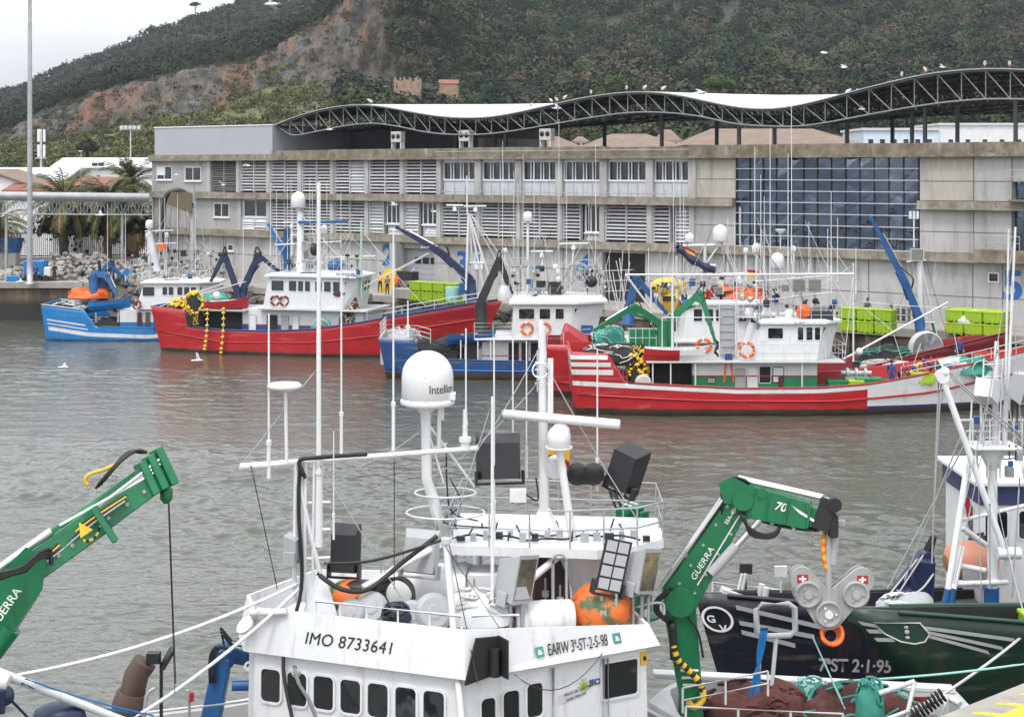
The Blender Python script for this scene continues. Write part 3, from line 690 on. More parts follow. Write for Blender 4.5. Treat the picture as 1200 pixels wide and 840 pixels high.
for i in range(0, npan+1, 2):
    for f in (zt, zb):
        mb.path([FB(ug[i], v, f(i, v)) for v in (VF, 7, 14, 20, VBK)], .05, 5)
    for a, b in ((VF, 2.9), (2.9, 5), (5, 7.5), (7.5, 10)):
        mb.tube(FB(ug[i], a, (zt if a in (VF, 5) else zb)(i, a)), FB(ug[i], b, (zb if a in (VF, 5) else zt)(i, b)), .04, n=4, caps=False)
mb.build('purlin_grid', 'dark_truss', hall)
for p, v in ((415, 6), (487, 6), (546, 5), (563, 10), (570, 3), (637, 10), (745, 5), (777, 10), (857, 2), (888, 3), (967, 5), (992, 10), (1042, 5), (1070, 3), (1097, 5), (1179, 2), (1245, 4), (1320, 4)):
    i = int(np.argmin([abs(x-p) for x in pxg])); mb = MB(); fbox(mb, ug[i]-.13, ug[i]+.13, v-.13, v+.13, 16.2, zb(i, v)); mb.build('canopy_post', 'dark_truss', hall)
mb = MB()
for i in range(110):
    u = U(860) + (U(1190)-U(860))*random.random(); v = random.uniform(12, 26); i_ = min(npan, int((u-U(318))/(ug[1]-ug[0])))
    mb.tube(FB(u, v, zb(i_, v)), FB(u+random.choice((-1.5, 1.5)), v+random.uniform(1, 3), zt(i_, v)), .05, n=4, caps=False)
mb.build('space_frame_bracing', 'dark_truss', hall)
# air conditioning boxes standing on the parapet roof
for p, lab in ((457, 'white twin fan air conditioner on legs in front of the slate rooftop wall'), (537, 'pale air conditioner box standing under the first trough of the wavy roof'), (632, 'white twin fan air conditioner standing on the roof right of the tan roofs')):
    c_ = FB(U(p), 1.2, 17.2); a = thing('air_conditioner', lab, 'air conditioner', c_, 0, 'air conditioners on the market roof')
    mb = MB(); mb.box(c_ + ZUP*1.05, (1.25, .7, 1.05), 0, FA); mb.build('casing', 'white_dirty', a, bevel=.03)
    for s in (-.3, .3):
        mb = MB(); mb.lathe([(.24, 0), (.24, .02), (.05, .03)], c_ + UD*s - VD*.36 + ZUP*1.1, -VD, 14); mb.build('fan', 'black', a)
    for s in (-.55, .55):
        mb = MB(); mb.box(c_ + UD*s + ZUP*.05, (.08, .6, 1.2), 0, FA); mb.build('leg', 'alum', a)
# ------------------------------------------------------------------ buildings behind the market hall
def hip_house(lab, p0, p1, Y, yb, yt, roofmat, wallmat, name='warehouse', dep=16, ridge=.35):
    a, b = C(p0, yb, Y), C(p1, yb, Y); ze = a.z; zr = H - (yt-HY)*(Y+dep/2)/F; L = b.x - a.x
    o = thing(name, lab, 'building', V(((a.x+b.x)/2, Y+dep/2, QZ)))
    mb = MB(); mb.box(((a.x+b.x)/2, Y+dep/2, (QZ+ze)/2), (L-.6, dep-.6, ze-QZ)); mb.build('wall', wallmat, o)
    mb = MB(); r = L*ridge
    vs = [(a.x-.3, Y-.3, ze), (b.x+.3, Y-.3, ze), (b.x+.3, Y+dep+.3, ze), (a.x-.3, Y+dep+.3, ze), (a.x+r, Y+dep/2, zr), (b.x-r, Y+dep/2, zr)]
    mb.add(vs, [(0, 1, 5, 4), (1, 2, 5), (2, 3, 4, 5), (3, 0, 4), (3, 2, 1, 0)]); mb.build('roof', roofmat, o)
    return o
def tiles(name, a, b):
    t = NT(name); o = t.coord(); wv = t.node('ShaderNodeTexWave'); t.link(t.coord((1, .3, .3)), wv.inputs[0]); wv.inputs['Scale'].default_value = 2.2; wv.inputs['Distortion'].default_value = 1
    c = t.mix(t.noise(o, .6, 5, .6, .3, .7), a, b); t.bump(wv.outputs[1], .3, .08); return t.done(c, .85)
M['tan_tiles'] = tiles('tan_tiles', (.14, .095, .072), (.21, .15, .115)); M['red_tiles'] = tiles('red_tiles', (.17, .055, .04), (.25, .10, .07)); M['fibre'] = tiles('brown_tiles', (.15, .095, .075), (.22, .15, .12))
hip_house('warehouse with tan tiled hip roof behind the first roof trough', 575, 700, 185, 181, 160, 'tan_tiles', 'conc')
hip_house('warehouse with broad tan tiled hip roof seen under the second crest', 672, 815, 200, 176, 157, 'tan_tiles', 'conc', dep=20)
hip_house('warehouse with long brown tiled roof behind the curtain wall', 806, 1016, 178, 170, 151, 'tan_tiles', 'conc', dep=22, ridge=.2)
for lab, p0, p1, Y, yt in (('pale blue harbour building seen under the right end of the wavy roof', 1012, 1100, 190, 153), ('white harbour building with small windows under the far right of the roof', 1102, 1230, 205, 147)):
    a, b = C(p0, yt, Y), C(p1, yt, Y); o = thing('harbour_building', lab, 'building', V(((a.x+b.x)/2, Y+6, QZ)))
    mb = MB(); mb.box(((a.x+b.x)/2, Y+6, (QZ+a.z)/2), (b.x-a.x, 12, a.z-QZ)); mb.build('wall', paint('pale_blue_render', (.50, .58, .66), .7, .9, GRIME, .2) if p0 < 1100 else 'white', o)
    mb = MB(); mb.box(((a.x+b.x)/2, Y+6, a.z+.15), (b.x-a.x+.5, 12.5, .3)); mb.build('roof', 'light_grey', o)
    for k in range(6):
        x = a.x + (b.x-a.x)*(k+.6)/6.4; mb = MB(); mb.box((x, Y-.03, H+33*Y/F), (.8, .08, 1.0)); w_ = mb.build('window', 'alum', o); mb = MB(); mb.box((x, Y-.08, H+33*Y/F), (.62, .03, .8)); mb.build('pane', 'glass', w_)
for lab, p0, p1, Y, yb, yt in (('white house with orange roof low on the hillside under the second crest', 770, 798, 330, 165, 152), ('small white house low on the hillside under the roof right of the tan roof', 672, 690, 320, 166, 160)):
    o = hip_house(lab, p0, p1, Y, yb, yt, 'tan_tiles', 'white', 'house', 8)
    c_ = C((p0+p1)/2, yb, Y)
    for k in (-.25, .25): mb = MB(); mb.box((c_.x + k*(p1-p0)*Y/F, Y+.25, c_.z-1.0), (1.1, .2, 1.3)); mb.build('window', 'glass', o)
# ruins on the hillside
for lab, p0, p1, y0, y1, Y, n in (('roofless brown stone ruin with jagged wall tops on the wooded slope', 462, 492, 113, 89, 560, 4), ('low stone ruin with a red tiled roof right of the tall ruin', 515, 536, 111, 98, 575, 3)):
    a, b = C(p0, y0, Y), C(p1, y0, Y); zt_ = C(0, y1, Y).z; o = thing('stone_ruin', lab, 'ruin', V(((a.x+b.x)/2, Y, a.z-2)))
    stone = paint('ruin_stone', (.34, .235, .165), .9, .6, (.10, .07, .05), .5, 0, .5); mb = MB(); k = 14; dp = 7
    for side in range(2):
        for i in range(k):
            x0, x1 = a.x+(b.x-a.x)*i/k, a.x+(b.x-a.x)*(i+1)/k; y = Y + side*dp
            zz = zt_ - (random.uniform(0, 2.6) if n == 4 else .2)
            hole = n == 4 and i % 4 in (1,) and side == 0
            if hole:
                h1 = a.z + (zt_-a.z)*.35; h2 = a.z + (zt_-a.z)*.62
                mb.box(((x0+x1)/2, y, (a.z-3+h1)/2), (x1-x0, .6, h1-a.z+3)); mb.box(((x0+x1)/2, y, (h2+zz)/2), (x1-x0, .6, zz-h2))
            else: mb.box(((x0+x1)/2, y, (a.z-3+zz)/2), (x1-x0, .6, zz-a.z+3))
    for x in (a.x, b.x): mb.box((x, Y+dp/2, (a.z-3+zt_-1)/2), (.6, dp, zt_-1-a.z+3))
    mb.build('wall', stone, o)
    if n == 3:
        mb = MB(); mb.prism([(a.x-.4, Y-.6, zt_-.1), (b.x+.4, Y-.6, zt_-.1), (b.x+.4, Y+dp+.6, zt_-.1), (a.x-.4, Y+dp+.6, zt_-.1)], [(a.x-.4, Y+dp/2-.1, zt_+1.6), (b.x+.4, Y+dp/2-.1, zt_+1.6), (b.x+.4, Y+dp/2+.1, zt_+1.6), (a.x-.4, Y+dp/2+.1, zt_+1.6)]); mb.build('roof', 'red_tiles', o)
# ------------------------------------------------------------------ left shore: mast, pipe bridge, houses, palms, riprap
def lamp_mast(name, lab, cat, px, Y, ytop, r0, r1, mat='steel', head=None):
    b = C(px, 0, Y); b.z = QZ; tp = C(px, ytop, Y); o = thing(name, lab, cat, b)
    mb = MB(); mb.lathe([(r0*1.5, 0), (r0*1.5, .15), (r0, .18), (r0, 2.0), (r1, tp.z-QZ)], b, ZUP, 12); mb.build('pole', mat, o)
    return o, tp
o, tp = lamp_mast('floodlight_mast', 'very tall grey tapering mast rising past the picture top on the left quay', 'mast', 35, 153, -60, .30, .17)
mb = MB(); mb.box(tp + ZUP*.3, (3.2, .5, .5)); 
for k in range(4): mb.box(tp + V((-1.2+.8*k, -.35, .1)), (.55, .3, .5))
mb.build('lamp_bar', 'steel', o)
mb = MB(); b = C(35, 243, 153)
for s in (-.5, .5): mb.box(b + V((s, -.2, -2.9)), (.45, .08, .3))
mb.build('bracket', 'steel', o)
o, tp = lamp_mast('street_lamp', 'slim pale lamp post in front of the white gable building', 'street lamp', 95, 172, 178, .09, .05, 'light_grey')
mb = MB(); mb.box(tp + V((.0, -.3, .05)), (.35, .8, .12)); mb.build('lamp_head', 'light_grey', o, bevel=.03)
o, tp = lamp_mast('floodlight_mast', 'floodlight tower with a row of lamps left of the market hall roof', 'mast', 153, 215, 152, .14, .08, 'light_grey')
mb = MB()
for k in range(5): mb.box(tp + V((-1.2+.6*k, -.2, .3)), (.45, .3, .5))
mb.box(tp + V((0, 0, -.05)), (3, .12, .12)); mb.build('lamp_bar', 'light_grey', o)
o, tp = lamp_mast('phone_mast', 'white mobile phone mast with stacked panel antennas before the cliff', 'mast', 48, 260, 152, .22, .16, 'white')
for k in range(3):
    for lev in (0, -2.6):
        a = k*2.1; mb = MB(); mb.box(tp + V((math.cos(a)*.55, math.sin(a)*.55, -1.0+lev)), (.36, .2, 2.1)); mb.build('panel_antenna', 'white_clean', o)
mb = MB(); mb.lathe([(1.0, 0), (1.0, .12)], tp - ZUP*4.9, ZUP, 12); mb.build('platform', 'white', o)
# pipe bridge
A, B = C(-40, 232, 158), C(174, 238, 166); A.z = 11.9; B.z = 11.55
pb = thing('pipe_bridge', 'grey lattice bridge carrying a fat silver pipe to the market hall', 'bridge', V((A.x, A.y, QZ)))
mb = MB(); mb.tube(A + ZUP*.55, B + ZUP*.55, .45, n=14); mb.build('pipe', 'steel', pb)
mb = MB(); d = B-A; n = 26; wv = V((0, 1.5, 0))
for off in (V((0,0,0)), wv):
    for z in (.1, -1.35): mb.tube(A+off+ZUP*z, B+off+ZUP*z, .07, n=6)
    for i in range(n):
        p, q = A + d*(i/n) + off, A + d*((i+1)/n) + off
        mb.tube(p + ZUP*.1, p - ZUP*1.35, .03, n=5); mb.tube(p + ZUP*(.1 if i % 2 else -1.35), q + ZUP*(-1.35 if i % 2 else .1), .03, n=5)
for i in range(n): mb.tube(A + d*(i/n) - ZUP*1.35, A + d*(i/n) + wv - ZUP*1.35, .05, n=5)
mb.build('lattice', 'truss', pb)
for f in (.2, .84):
    mb = MB(); p = A + d*f + wv*.5; mb.tube(V((p.x, p.y, QZ)), p - ZUP*1.35, .16, n=8); mb.build('leg', 'steel', pb)
# houses
def gable(lab, p0, p1, Y, ye, yr, dep, roof, wallm, wins=(), axis='x', name='house'):
    a, b = C(p0, ye, Y), C(p1, ye, Y); zr = C(0, yr, Y + (dep/2 if axis == 'x' else 0)).z
    o = thing(name, lab, 'building', V(((a.x+b.x)/2, Y+dep/2, QZ)))
    mb = MB(); ze = a.z
    if axis == 'x': g = [V((a.x, Y, QZ)), V((b.x, Y, QZ)), V((b.x, Y, ze)), V((a.x, Y, ze))]; mb.prism(g, [p + V((0, dep, 0)) for p in g])
    else:
        m_ = (a.x+b.x)/2; g = [V((a.x, Y, QZ)), V((b.x, Y, QZ)), V((b.x, Y, ze)), V((m_, Y, zr-.15)), V((a.x, Y, ze))]; mb.prism(g, [p + V((0, dep, 0)) for p in g])
    mb.build('wall', wallm, o)
    mb = MB()
    if axis == 'x':
        r = [V((a.x-.5, Y-.5, ze)), V((a.x-.5, Y+dep/2, zr)), V((a.x-.5, Y+dep+.5, ze)), V((a.x-.5, Y+dep/2, zr+.3)), ]
        for s in (0, 1):
            e0, rr = r[0 if s == 0 else 2], r[1]; q = [e0, e0 + V((b.x-a.x+1, 0, 0)), rr + V((b.x-a.x+1, 0, 0)), rr]; mb.prism(q, [p + ZUP*.2 for p in q])
    else:
        for sx_ in (-1, 1):
            e0 = V((a.x-.5 if sx_ < 0 else b.x+.5, Y-.5, ze-.1)); q = [e0, V((m_, Y-.5, zr)), V((m_, Y+dep+.5, zr)), e0 + V((0, dep+1, 0))]; mb.prism(q, [p + ZUP*.22 for p in q])
    mb.build('roof', roof, o)
    for px, y0, y1, wd in wins:
        c_ = C(px, (y0+y1)/2, Y); h_ = (y1-y0)*Y/F; mb = MB(); mb.box(c_ + V((0, -.02, 0)), (wd, .14, h_)); w_ = mb.build('window', 'white_clean', o)
        mb = MB(); mb.box(c_ + V((0, -.10, 0)), (wd-.25, .03, h_-.25)); mb.box(c_ + V((0, -.125, 0)), (.08, .02, h_-.25), 1); mb.build('pane', ['glass', 'white_clean'], w_)
    return o
gable('long white two storey building with dark square windows left of the hall', 64, 186, 225, 197, 186.5, 12, 'white', 'white', [(115, 190, 198, 2.0), (147, 190, 198, 2.0), (115.5, 204, 210, .7)])
gable('white shed with pale low roof behind the red roofed house', -40, 72, 215, 213, 198, 16, 'white', 'white')
gable('white house with brown eaves at the left picture edge', -60, 28, 190, 216, 200, 12, 'tan_tiles', 'white', [(5, 226, 236, 1.2)], 'y')
gable('house with low red tiled roof behind the pipe bridge', 8, 62, 186, 225, 216, 9, 'red_tiles', 'white', [(30, 228, 238, 1.2)])
gable('house with red tiled roof behind the palm trees', 84, 140, 196, 219, 209, 10, 'red_tiles', 'conc_pale', [(100, 224, 234, 1.2)])
# railing fence and low wall behind the riprap
fn = thing('railing_fence', 'dark iron railing fence behind the riprap and palms', 'fence', C(80, 300, 168))
W[fn] = Matrix.Translation(fn.location); a, b = C(-30, 285, 168), C(176, 285, 172); a.z = b.z = QZ
mb = MB(); d = b-a; n = 90
for i in range(n+1): mb.tube(a+d*(i/n)+ZUP*1.6, a+d*(i/n)+ZUP*4.6, .04, n=4)
mb.build('bars', 'dark', fn)
mb = MB(); mb.tube(a+ZUP*1.9, b+ZUP*1.9, .06, n=5); mb.tube(a+ZUP*4.4, b+ZUP*4.4, .06, n=5); mb.build('rail', 'dark', fn)
mb = MB(); mb.prism([a, b, b+V((0, .4, 0)), a+V((0, .4, 0))], [a+ZUP*1.7, b+ZUP*1.7, b+V((0, .4, 0))+ZUP*1.7, a+V((0, .4, 0))+ZUP*1.7]); mb.build('low_wall', 'conc', fn)
# dark hedge mass below the palms
h_ = clumps('hedge', [C(x, 262, 172.5)*1 + V((0, random.uniform(-1, 1), random.uniform(-1.2, .8))) for x in range(62, 176, 6)], [2.6]*19, 1.0, 130, .17, pick([(.016, .024, .012), (.024, .032, .016)], 19))
tag(h_, 'dark unclipped hedge under the palms behind the railing', 'hedge', kind='stuff')
# palms
t = NT('palm_leaf'); tn = t.attr('tint')[0]; t.done(tn, .55, 0, .3); M['palm'] = t.mat
def palm(lab, px, ytop, Y, h_r, n=64, dry=.25):
    c = C(px, ytop, Y); b = V((c.x, Y, QZ)); o = thing('palm_tree', lab, 'palm tree', b, 0, 'palm trees behind the quay')
    mb = MB(); k = 12; hh = c.z-QZ
    mb.lathe([(.55 if i % 2 else .46, hh*i/k) for i in range(k)] + [(.75, hh-.2), (.3, hh+.3)], b, ZUP, 12); mb.build('trunk', paint('palm_trunk', (.13, .095, .065), .9, .5), o)
    vs, fs, tint = [], [], []
    for i in range(n):
        az = random.uniform(0, 6.283); el = math.radians(random.choice([75, 60, 45, 30, 12, -5, -25, -45]) + random.uniform(-8, 8)); L = h_r*random.uniform(.85, 1.1)
        dr = V((math.cos(az), math.sin(az), 0)); pts = []; p = c.copy(); e = el
        for j in range(11): pts.append(p.copy()); p += (dr*math.cos(e) + ZUP*math.sin(e))*L/10; e -= math.radians(4.5 + j*.8)
        old = el < math.radians(-10)
        col = V((.16, .12, .045)) if (old and random.random() < .8) else V((.065, .092, .030)) if random.random() > dry else V((.13, .11, .04))
        sd = dr.cross(ZUP).normalized()
        for j in range(1, 10):
            f = math.sin(math.pi*(j+.6)/11.2); ll = L*.17*f + .1; tdir = (pts[j+1]-pts[j]).normalized(); 
            for s in (-1, 1):
                for q in (0, .5):
                    bp = pts[j].lerp(pts[j+1], q); tipp = bp + (sd*s*.8 + tdir*.75 - ZUP*(.25+random.uniform(0, .35)))*ll
                    wv = tdir*.085; m_ = len(vs); vs += [bp-wv, bp+wv, tipp]; fs.append((m_, m_+1, m_+2)); tint.append(col*random.uniform(.7, 1.3))
            m_ = len(vs); vs += [pts[j]-sd*.05, pts[j]+sd*.05, pts[j+1]+sd*.04, pts[j+1]-sd*.04]; fs.append((m_, m_+1, m_+2, m_+3)); tint.append(col*1.4)
    mb = MB(); mb.add(vs, fs); cr = mb.build('crown', 'palm', o)
    a = cr.data.attributes.new('tint', 'FLOAT_COLOR', 'FACE'); a.data.foreach_set('color', [x for q in tint for x in (*q, 1)])
palm('broad green palm standing in front of the long white building', 75, 236, 171, 5.2)
palm('palm with browner fronds between the pipe bridge and the red roof', 126, 240, 171, 5.2, dry=.6)
palm('tall dark green palm close to the left end of the market hall', 152, 216, 177, 4.6)
palm('yellowish palm cut by the left picture edge', -4, 262, 164, 4.4, 60, .5)
palm('drooping palm under the pipe bridge beside the market hall', 158, 254, 171, 4.2, 56, .4)
# lone trees on the ridge and the pale domed pine
def tree(lab, px, y0, y1, Y, wpx, pal, name='pine_tree', ncl=160, hf=.6, th=.18):
    b = C(px, y0, Y); tpz = C(px, y1, Y).z; r = wpx*Y/F/2; o = thing(name, lab, 'tree', b)
    mb = MB(); mb.path([b - ZUP*3, b.lerp(V((b.x, b.y, tpz)), .4), V((b.x+r*.15, b.y, tpz - r*hf))], th, 7, rfun=lambda f: th*(1.3-.8*f)); mb.build('trunk', 'exhaust', o)
    clumps('crown', [(b.x, b.y, tpz - r*hf*.9)] + [(b.x + random.uniform(-.6, .6)*r, b.y + random.uniform(-.4, .4)*r, tpz - r*hf*random.uniform(.7, 1.1)) for _ in range(3)], [r*.75, r*.5, r*.5, r*.5], hf, ncl, .2, pick(pal, 4), 'leaf', .75, o)
tree('lone umbrella pine on the far ridge against the sky', 229, 16, 2, 1240, 18, [(.03, .04, .025)], hf=.45, th=.6)
tree('domed bright green stone pine behind the second roof trough', 842, 125, 86, 400, 52, [(.055, .085, .03), (.065, .10, .035)], hf=.55, ncl=420, th=.5)
tree('round dark evergreen below the cliff left of the grey cladding', 103, 186, 162, 420, 34, [(.022, .028, .022)], 'evergreen_tree', 420, .8, .5)
# riprap heap
g_ = (1+5**.5)/2
_v = [V(x).normalized() for x in ((-1,g_,0),(1,g_,0),(-1,-g_,0),(1,-g_,0),(0,-1,g_),(0,1,g_),(0,-1,-g_),(0,1,-g_),(g_,0,-1),(g_,0,1),(-g_,0,-1),(-g_,0,1))]
ICO = (_v, [(0,11,5),(0,5,1),(0,1,7),(0,7,10),(0,10,11),(1,5,9),(5,11,4),(11,10,2),(10,7,6),(7,1,8),(3,9,4),(3,4,2),(3,2,6),(3,6,8),(3,8,9),(4,9,5),(2,4,11),(6,2,10),(8,6,7),(9,8,1)])
def rocks(name, lab, spots, r0, r1, mat, squash=.8):
    mb = MB()
    for p in spots:
        r = random.uniform(r0, r1); q = Matrix.Rotation(random.uniform(0, 6.3), 3, V((random.random()-.5, random.random()-.5, random.random()+.1)).normalized())
        vs = [V(p) + V((w_.x, w_.y, w_.z*squash)) for w_ in (q @ (v_*r*random.uniform(.72, 1.22)) for v_ in ICO[0])]
        mb.add(vs, ICO[1])
    return one(name, mat, lab, 'rocks', mb, None, 0, 'stuff')
M['rock'] = paint('pale_rock', (.36, .34, .31), .9, .45, (.08, .07, .05), .5, 0, .5); M['rock_dark'] = paint('weedy_rock', (.15, .14, .12), .9, .5, (.04, .035, .025), .6, 0, .5)
sp = []
for i in range(900):
    px = random.uniform(-20, 250); Y = random.uniform(158, 166); top = 1.1 + (1.3 if 60 < px < 130 else .5)
    sp.append(C(px, 0, Y) * 1); sp[-1].z = QZ + random.uniform(0, 1)*top*min(1, (Y-156.5)/6)
rocks('riprap', 'heap of pale broken rock along the left quay behind the blue boat', sp, .22, .55, 'rock')
sp = []
for i in range(420):
    u = random.uniform(-4, 62); v = random.uniform(-9.9, -8.1); sp.append(FB(u, v, 0)); sp[-1].z = 3.3 - (-8.1 - v)*2.0 + random.uniform(-.5, .2)
rocks('armour_stones', 'weedy armour stones piled against the quay face behind the boats', sp, .45, .95, 'rock_dark')
# ------------------------------------------------------------------ boat kit
EYE = V((0, 0, H))
class Boat:
    def __init__(s, name, lab, origin, deg, cat='fishing boat', group=None):
        s.o = thing(name, lab, cat, origin, math.radians(deg), group); s.M = W[s.o]; s.Mi = s.M.inverted()
    def P(s, x, y, z): return s.M @ V((x, y, z))
    def L(s, px, py, yl=0.0):
        """local point seen at (px, py), lying yl metres off the boat's centre line"""
        d = V(((px-600)/F, 1, -(py-HY)/F)); a = s.Mi @ EYE; b = (s.Mi @ (EYE + d)) - a
        return a + b*((yl - a.y)/b.y)
    def G(s, px, py, yl=0.0): return s.M @ s.L(px, py, yl)
    def dirx(s): return (s.M.to_3x3() @ V((1, 0, 0)))
    def diry(s): return (s.M.to_3x3() @ V((0, 1, 0)))
def hull_mat(name, base, rules, foot=(.050, .028, .022), footz=.42):
    """base paint, then painted bands: (attr, lo, hi, colour[, attr2, lo2, hi2[, skew]]) measured along the hull"""
    t = NT(name); at = {k: t.attr(k)[2] for k in ('hx', 'hd', 'hz')}; o = t.coord()
    n = t.noise(o, .8, 5, .6, .3, .7); c = t.mix(n, scl(base, .70), base)
    def inside(a, lo, hi): return t.math('MULTIPLY', t.math('GREATER_THAN', a, lo), t.math('LESS_THAN', a, hi))
    for r in rules:
        x = at[r[0]]
        if len(r) > 7: x = t.math('ADD', x, t.math('MULTIPLY', at['hz'], r[7]))
        f = inside(x, r[1], r[2])
        if len(r) > 4: f = t.math('MULTIPLY', f, inside(at[r[4]], r[5], r[6]))
        c = t.mix(f, c, t.mix(n, scl(r[3], .86), r[3]))
    st = t.noise(t.coord((2.2, 2.2, .25)), 1.1, 6, .7, .55, .75); c = t.mix(t.math('MULTIPLY', st, .42), c, (.09, .04, .028))
    sm = t.noise(t.coord((.35, .35, 2)), 1.2, 4, .6, .56, .70); c = t.mix(t.math('MULTIPLY', sm, .25), c, (.30, .24, .20))
    wl = t.node('ShaderNodeMapRange'); t.link(t.math('ADD', at['hz'], t.math('MULTIPLY', t.noise(o, 1.5, 4, .6, .2, .8), .12)), wl.inputs[0]); wl.inputs[1].default_value = footz+.03; wl.inputs[2].default_value = footz+.09
    c = t.mix(wl.outputs[0], t.mix(n, scl(foot, .5), foot), c)
    t.bump(t.noise(o, 1.1, 3, .5, .2, .8), .12, .08)
    return t.done(c, t.math('MULTIPLY_ADD', n, -.12, .48))
def hull(b, L, beam, top, ref, mats, rake=2.0, sternrake=.5, deckz=None, fine=.55, flare=.42, sternw=.86, bul=.12, depth=.9, ple=2.3):
    """mats: shell, deck, inner bulwark. top/ref: [(x, z)] polylines, top may step"""
    rx, rz = zip(*ref); tx = sorted(set([L*i/44 for i in range(45)] + [p[0] for p in top] + [p[0]+1e-3 for p in top]))
    def topz(x):
        for (x0, z0), (x1, z1) in zip(top[:-1], top[1:]):
            if x0 <= x <= x1: return z0 + (z1-z0)*((x-x0)/(x1-x0) if x1 > x0 else 1)
        return top[-1][1]
    def half(x, zf):
        s = x/L
        if s < .3: p = sternw + (1-sternw)*math.sin(s/.3*math.pi/2)
        elif s < fine: p = 1
        else: p = max(0.0, 1 - ((s-fine)/(1-fine))**ple)
        k = max(0, (s-.5)/.5); low = 1 - flare*k*(1-zf)
        if s < .15: low *= 1 - .12*(1-zf)*(1-s/.15)
        return max(.03, beam/2*p*low*(1 - .05*(1-zf)))
    ztop = max(p[1] for p in top)
    def off(x, z):
        zf = max(0, min(1, z/ztop)); s = x/L
        dx = rake*zf*max(0, (s-.72)/.28)**1.5 - sternrake*zf*max(0, 1-s/.12)
        if z < 0: dx -= rake*.5*max(0, (s-.8)/.2)*(-z)
        return dx
    NZ = 10; vs, fs, mi, hx, hd, hz, idx = [], [], [], [], [], [], []
    for x in tx:
        zt_ = topz(x); row = []
        for side in (-1, 1):
            col = []
            for j in range(NZ+1):
                f = j/NZ; z = -depth + (zt_+depth)*f
                y = half(x, max(0, z/ztop))*(1 if z > 0 else max(.35, 1 + z*.35)); col.append(len(vs)); vs.append((x + off(x, z), side*y, z)); hx.append(x + off(x, z)); hd.append(float(np.interp(x, rx, rz)) - z); hz.append(z)
            row.append(col)
        idx.append(row)
    for i in range(len(tx)-1):
        for sd in (0, 1):
            for j in range(NZ):
                q = (idx[i][sd][j], idx[i+1][sd][j], idx[i+1][sd][j+1], idx[i][sd][j+1]); fs.append(q if sd == 0 else q[::-1]); mi.append(0)
    for e in (0, -1):
        for j in range(NZ):
            q = (idx[e][0][j], idx[e][0][j+1], idx[e][1][j+1], idx[e][1][j]); fs.append(q if e == 0 else q[::-1]); mi.append(0)
    # rim, inner bulwark and deck
    deckz = deckz or (lambda x: float(np.interp(x, rx, rz)) - .75)
    inn = []
    for i, x in enumerate(tx):
        row = []
        for sd, side in ((0, -1), (1, 1)):
            p = vs[idx[i][sd][NZ]]; w_ = max(.02, abs(p[1]) - bul); xx = min(max(p[0], vs[idx[0][0][NZ]][0] + bul), vs[idx[-1][0][NZ]][0] - bul*2)
            z_ = min(deckz(x), p[2]-.05); hw = max(.02, min(w_, half(x, max(0, z_/ztop)) - bul))
            col = [(xx, side*w_, p[2]), (min(xx, vs[idx[-1][0][NZ//2]][0]) if x > L*.9 else xx, side*hw, z_)]
            ids = []
            for c_ in col: ids.append(len(vs)); vs.append(c_); hx.append(p[0]); hd.append(0); hz.append(2)
            row.append(ids)
        inn.append(row)
    for i in range(len(tx)-1):
        for sd in (0, 1):
            a, b_ = idx[i][sd][NZ], idx[i+1][sd][NZ]; q = (a, b_, inn[i+1][sd][0], inn[i][sd][0]); fs.append(q if sd == 0 else q[::-1]); mi.append(2)
            q = (inn[i][sd][0], inn[i+1][sd][0], inn[i+1][sd][1], inn[i][sd][1]); fs.append(q if sd == 0 else q[::-1]); mi.append(2)
        fs.append((inn[i][0][1], inn[i+1][0][1], inn[i+1][1][1], inn[i][1][1])); mi.append(1)
    for e in (0, -1):
        q = (idx[e][0][NZ], inn[e][0][0], inn[e][1][0], idx[e][1][NZ]); fs.append(q if e == 0 else q[::-1]); mi.append(2)
        q = (inn[e][0][0], inn[e][0][1], inn[e][1][1], inn[e][1][0]); fs.append(q if e == 0 else q[::-1]); mi.append(2)
    me = bpy.data.meshes.new('hull'); me.from_pydata(vs, [], fs)
    for m_ in mats: me.materials.append(M[m_] if isinstance(m_, str) else m_)
    me.polygons.foreach_set('material_index', mi); me.polygons.foreach_set('use_smooth', [k == 0 for k in mi])
    for k, d in (('hx', hx), ('hd', hd), ('hz', hz)): a = me.attributes.new(k, 'FLOAT', 'POINT'); a.data.foreach_set('value', d)
    o = bpy.data.objects.new('hull', me); COL.objects.link(o); attach(o, b.o)
    b.topz, b.half, b.off, b.ztop = topz, half, off, ztop
    b.side = lambda x, z, sd=-1: b.P(x + off(x, z), sd*(half(x, max(0, z/ztop)) + .02), z)
    return o
def rub(b, pts, r, mat, name='rub_rail', sides=(-1, 1)):
    for sd in sides: mb = MB(); mb.path([b.side(x, z, sd) for x, z in pts], r, 6); mb.build(name, mat, b.o)
def cap(b, x0, x1, r, mat, sides=(-1, 1), n=40):
    for sd in sides: mb = MB(); mb.path([b.side(x0+(x1-x0)*i/n, b.topz(x0+(x1-x0)*i/n), sd) for i in range(n+1)], r, 6); mb.build('gunwale', mat, b.o)
def rr(w, h, r, n=4):
    r = min(r, w*.49, h*.49); out = []
    for cx, cy, a0 in ((w/2-r, h/2-r, 0), (-w/2+r, h/2-r, 90), (-w/2+r, -h/2+r, 180), (w/2-r, -h/2+r, 270)):
        for i in range(n+1): a = math.radians(a0 + 90*i/n); out.append((cx + r*math.cos(a), cy + r*math.sin(a)))
    return out
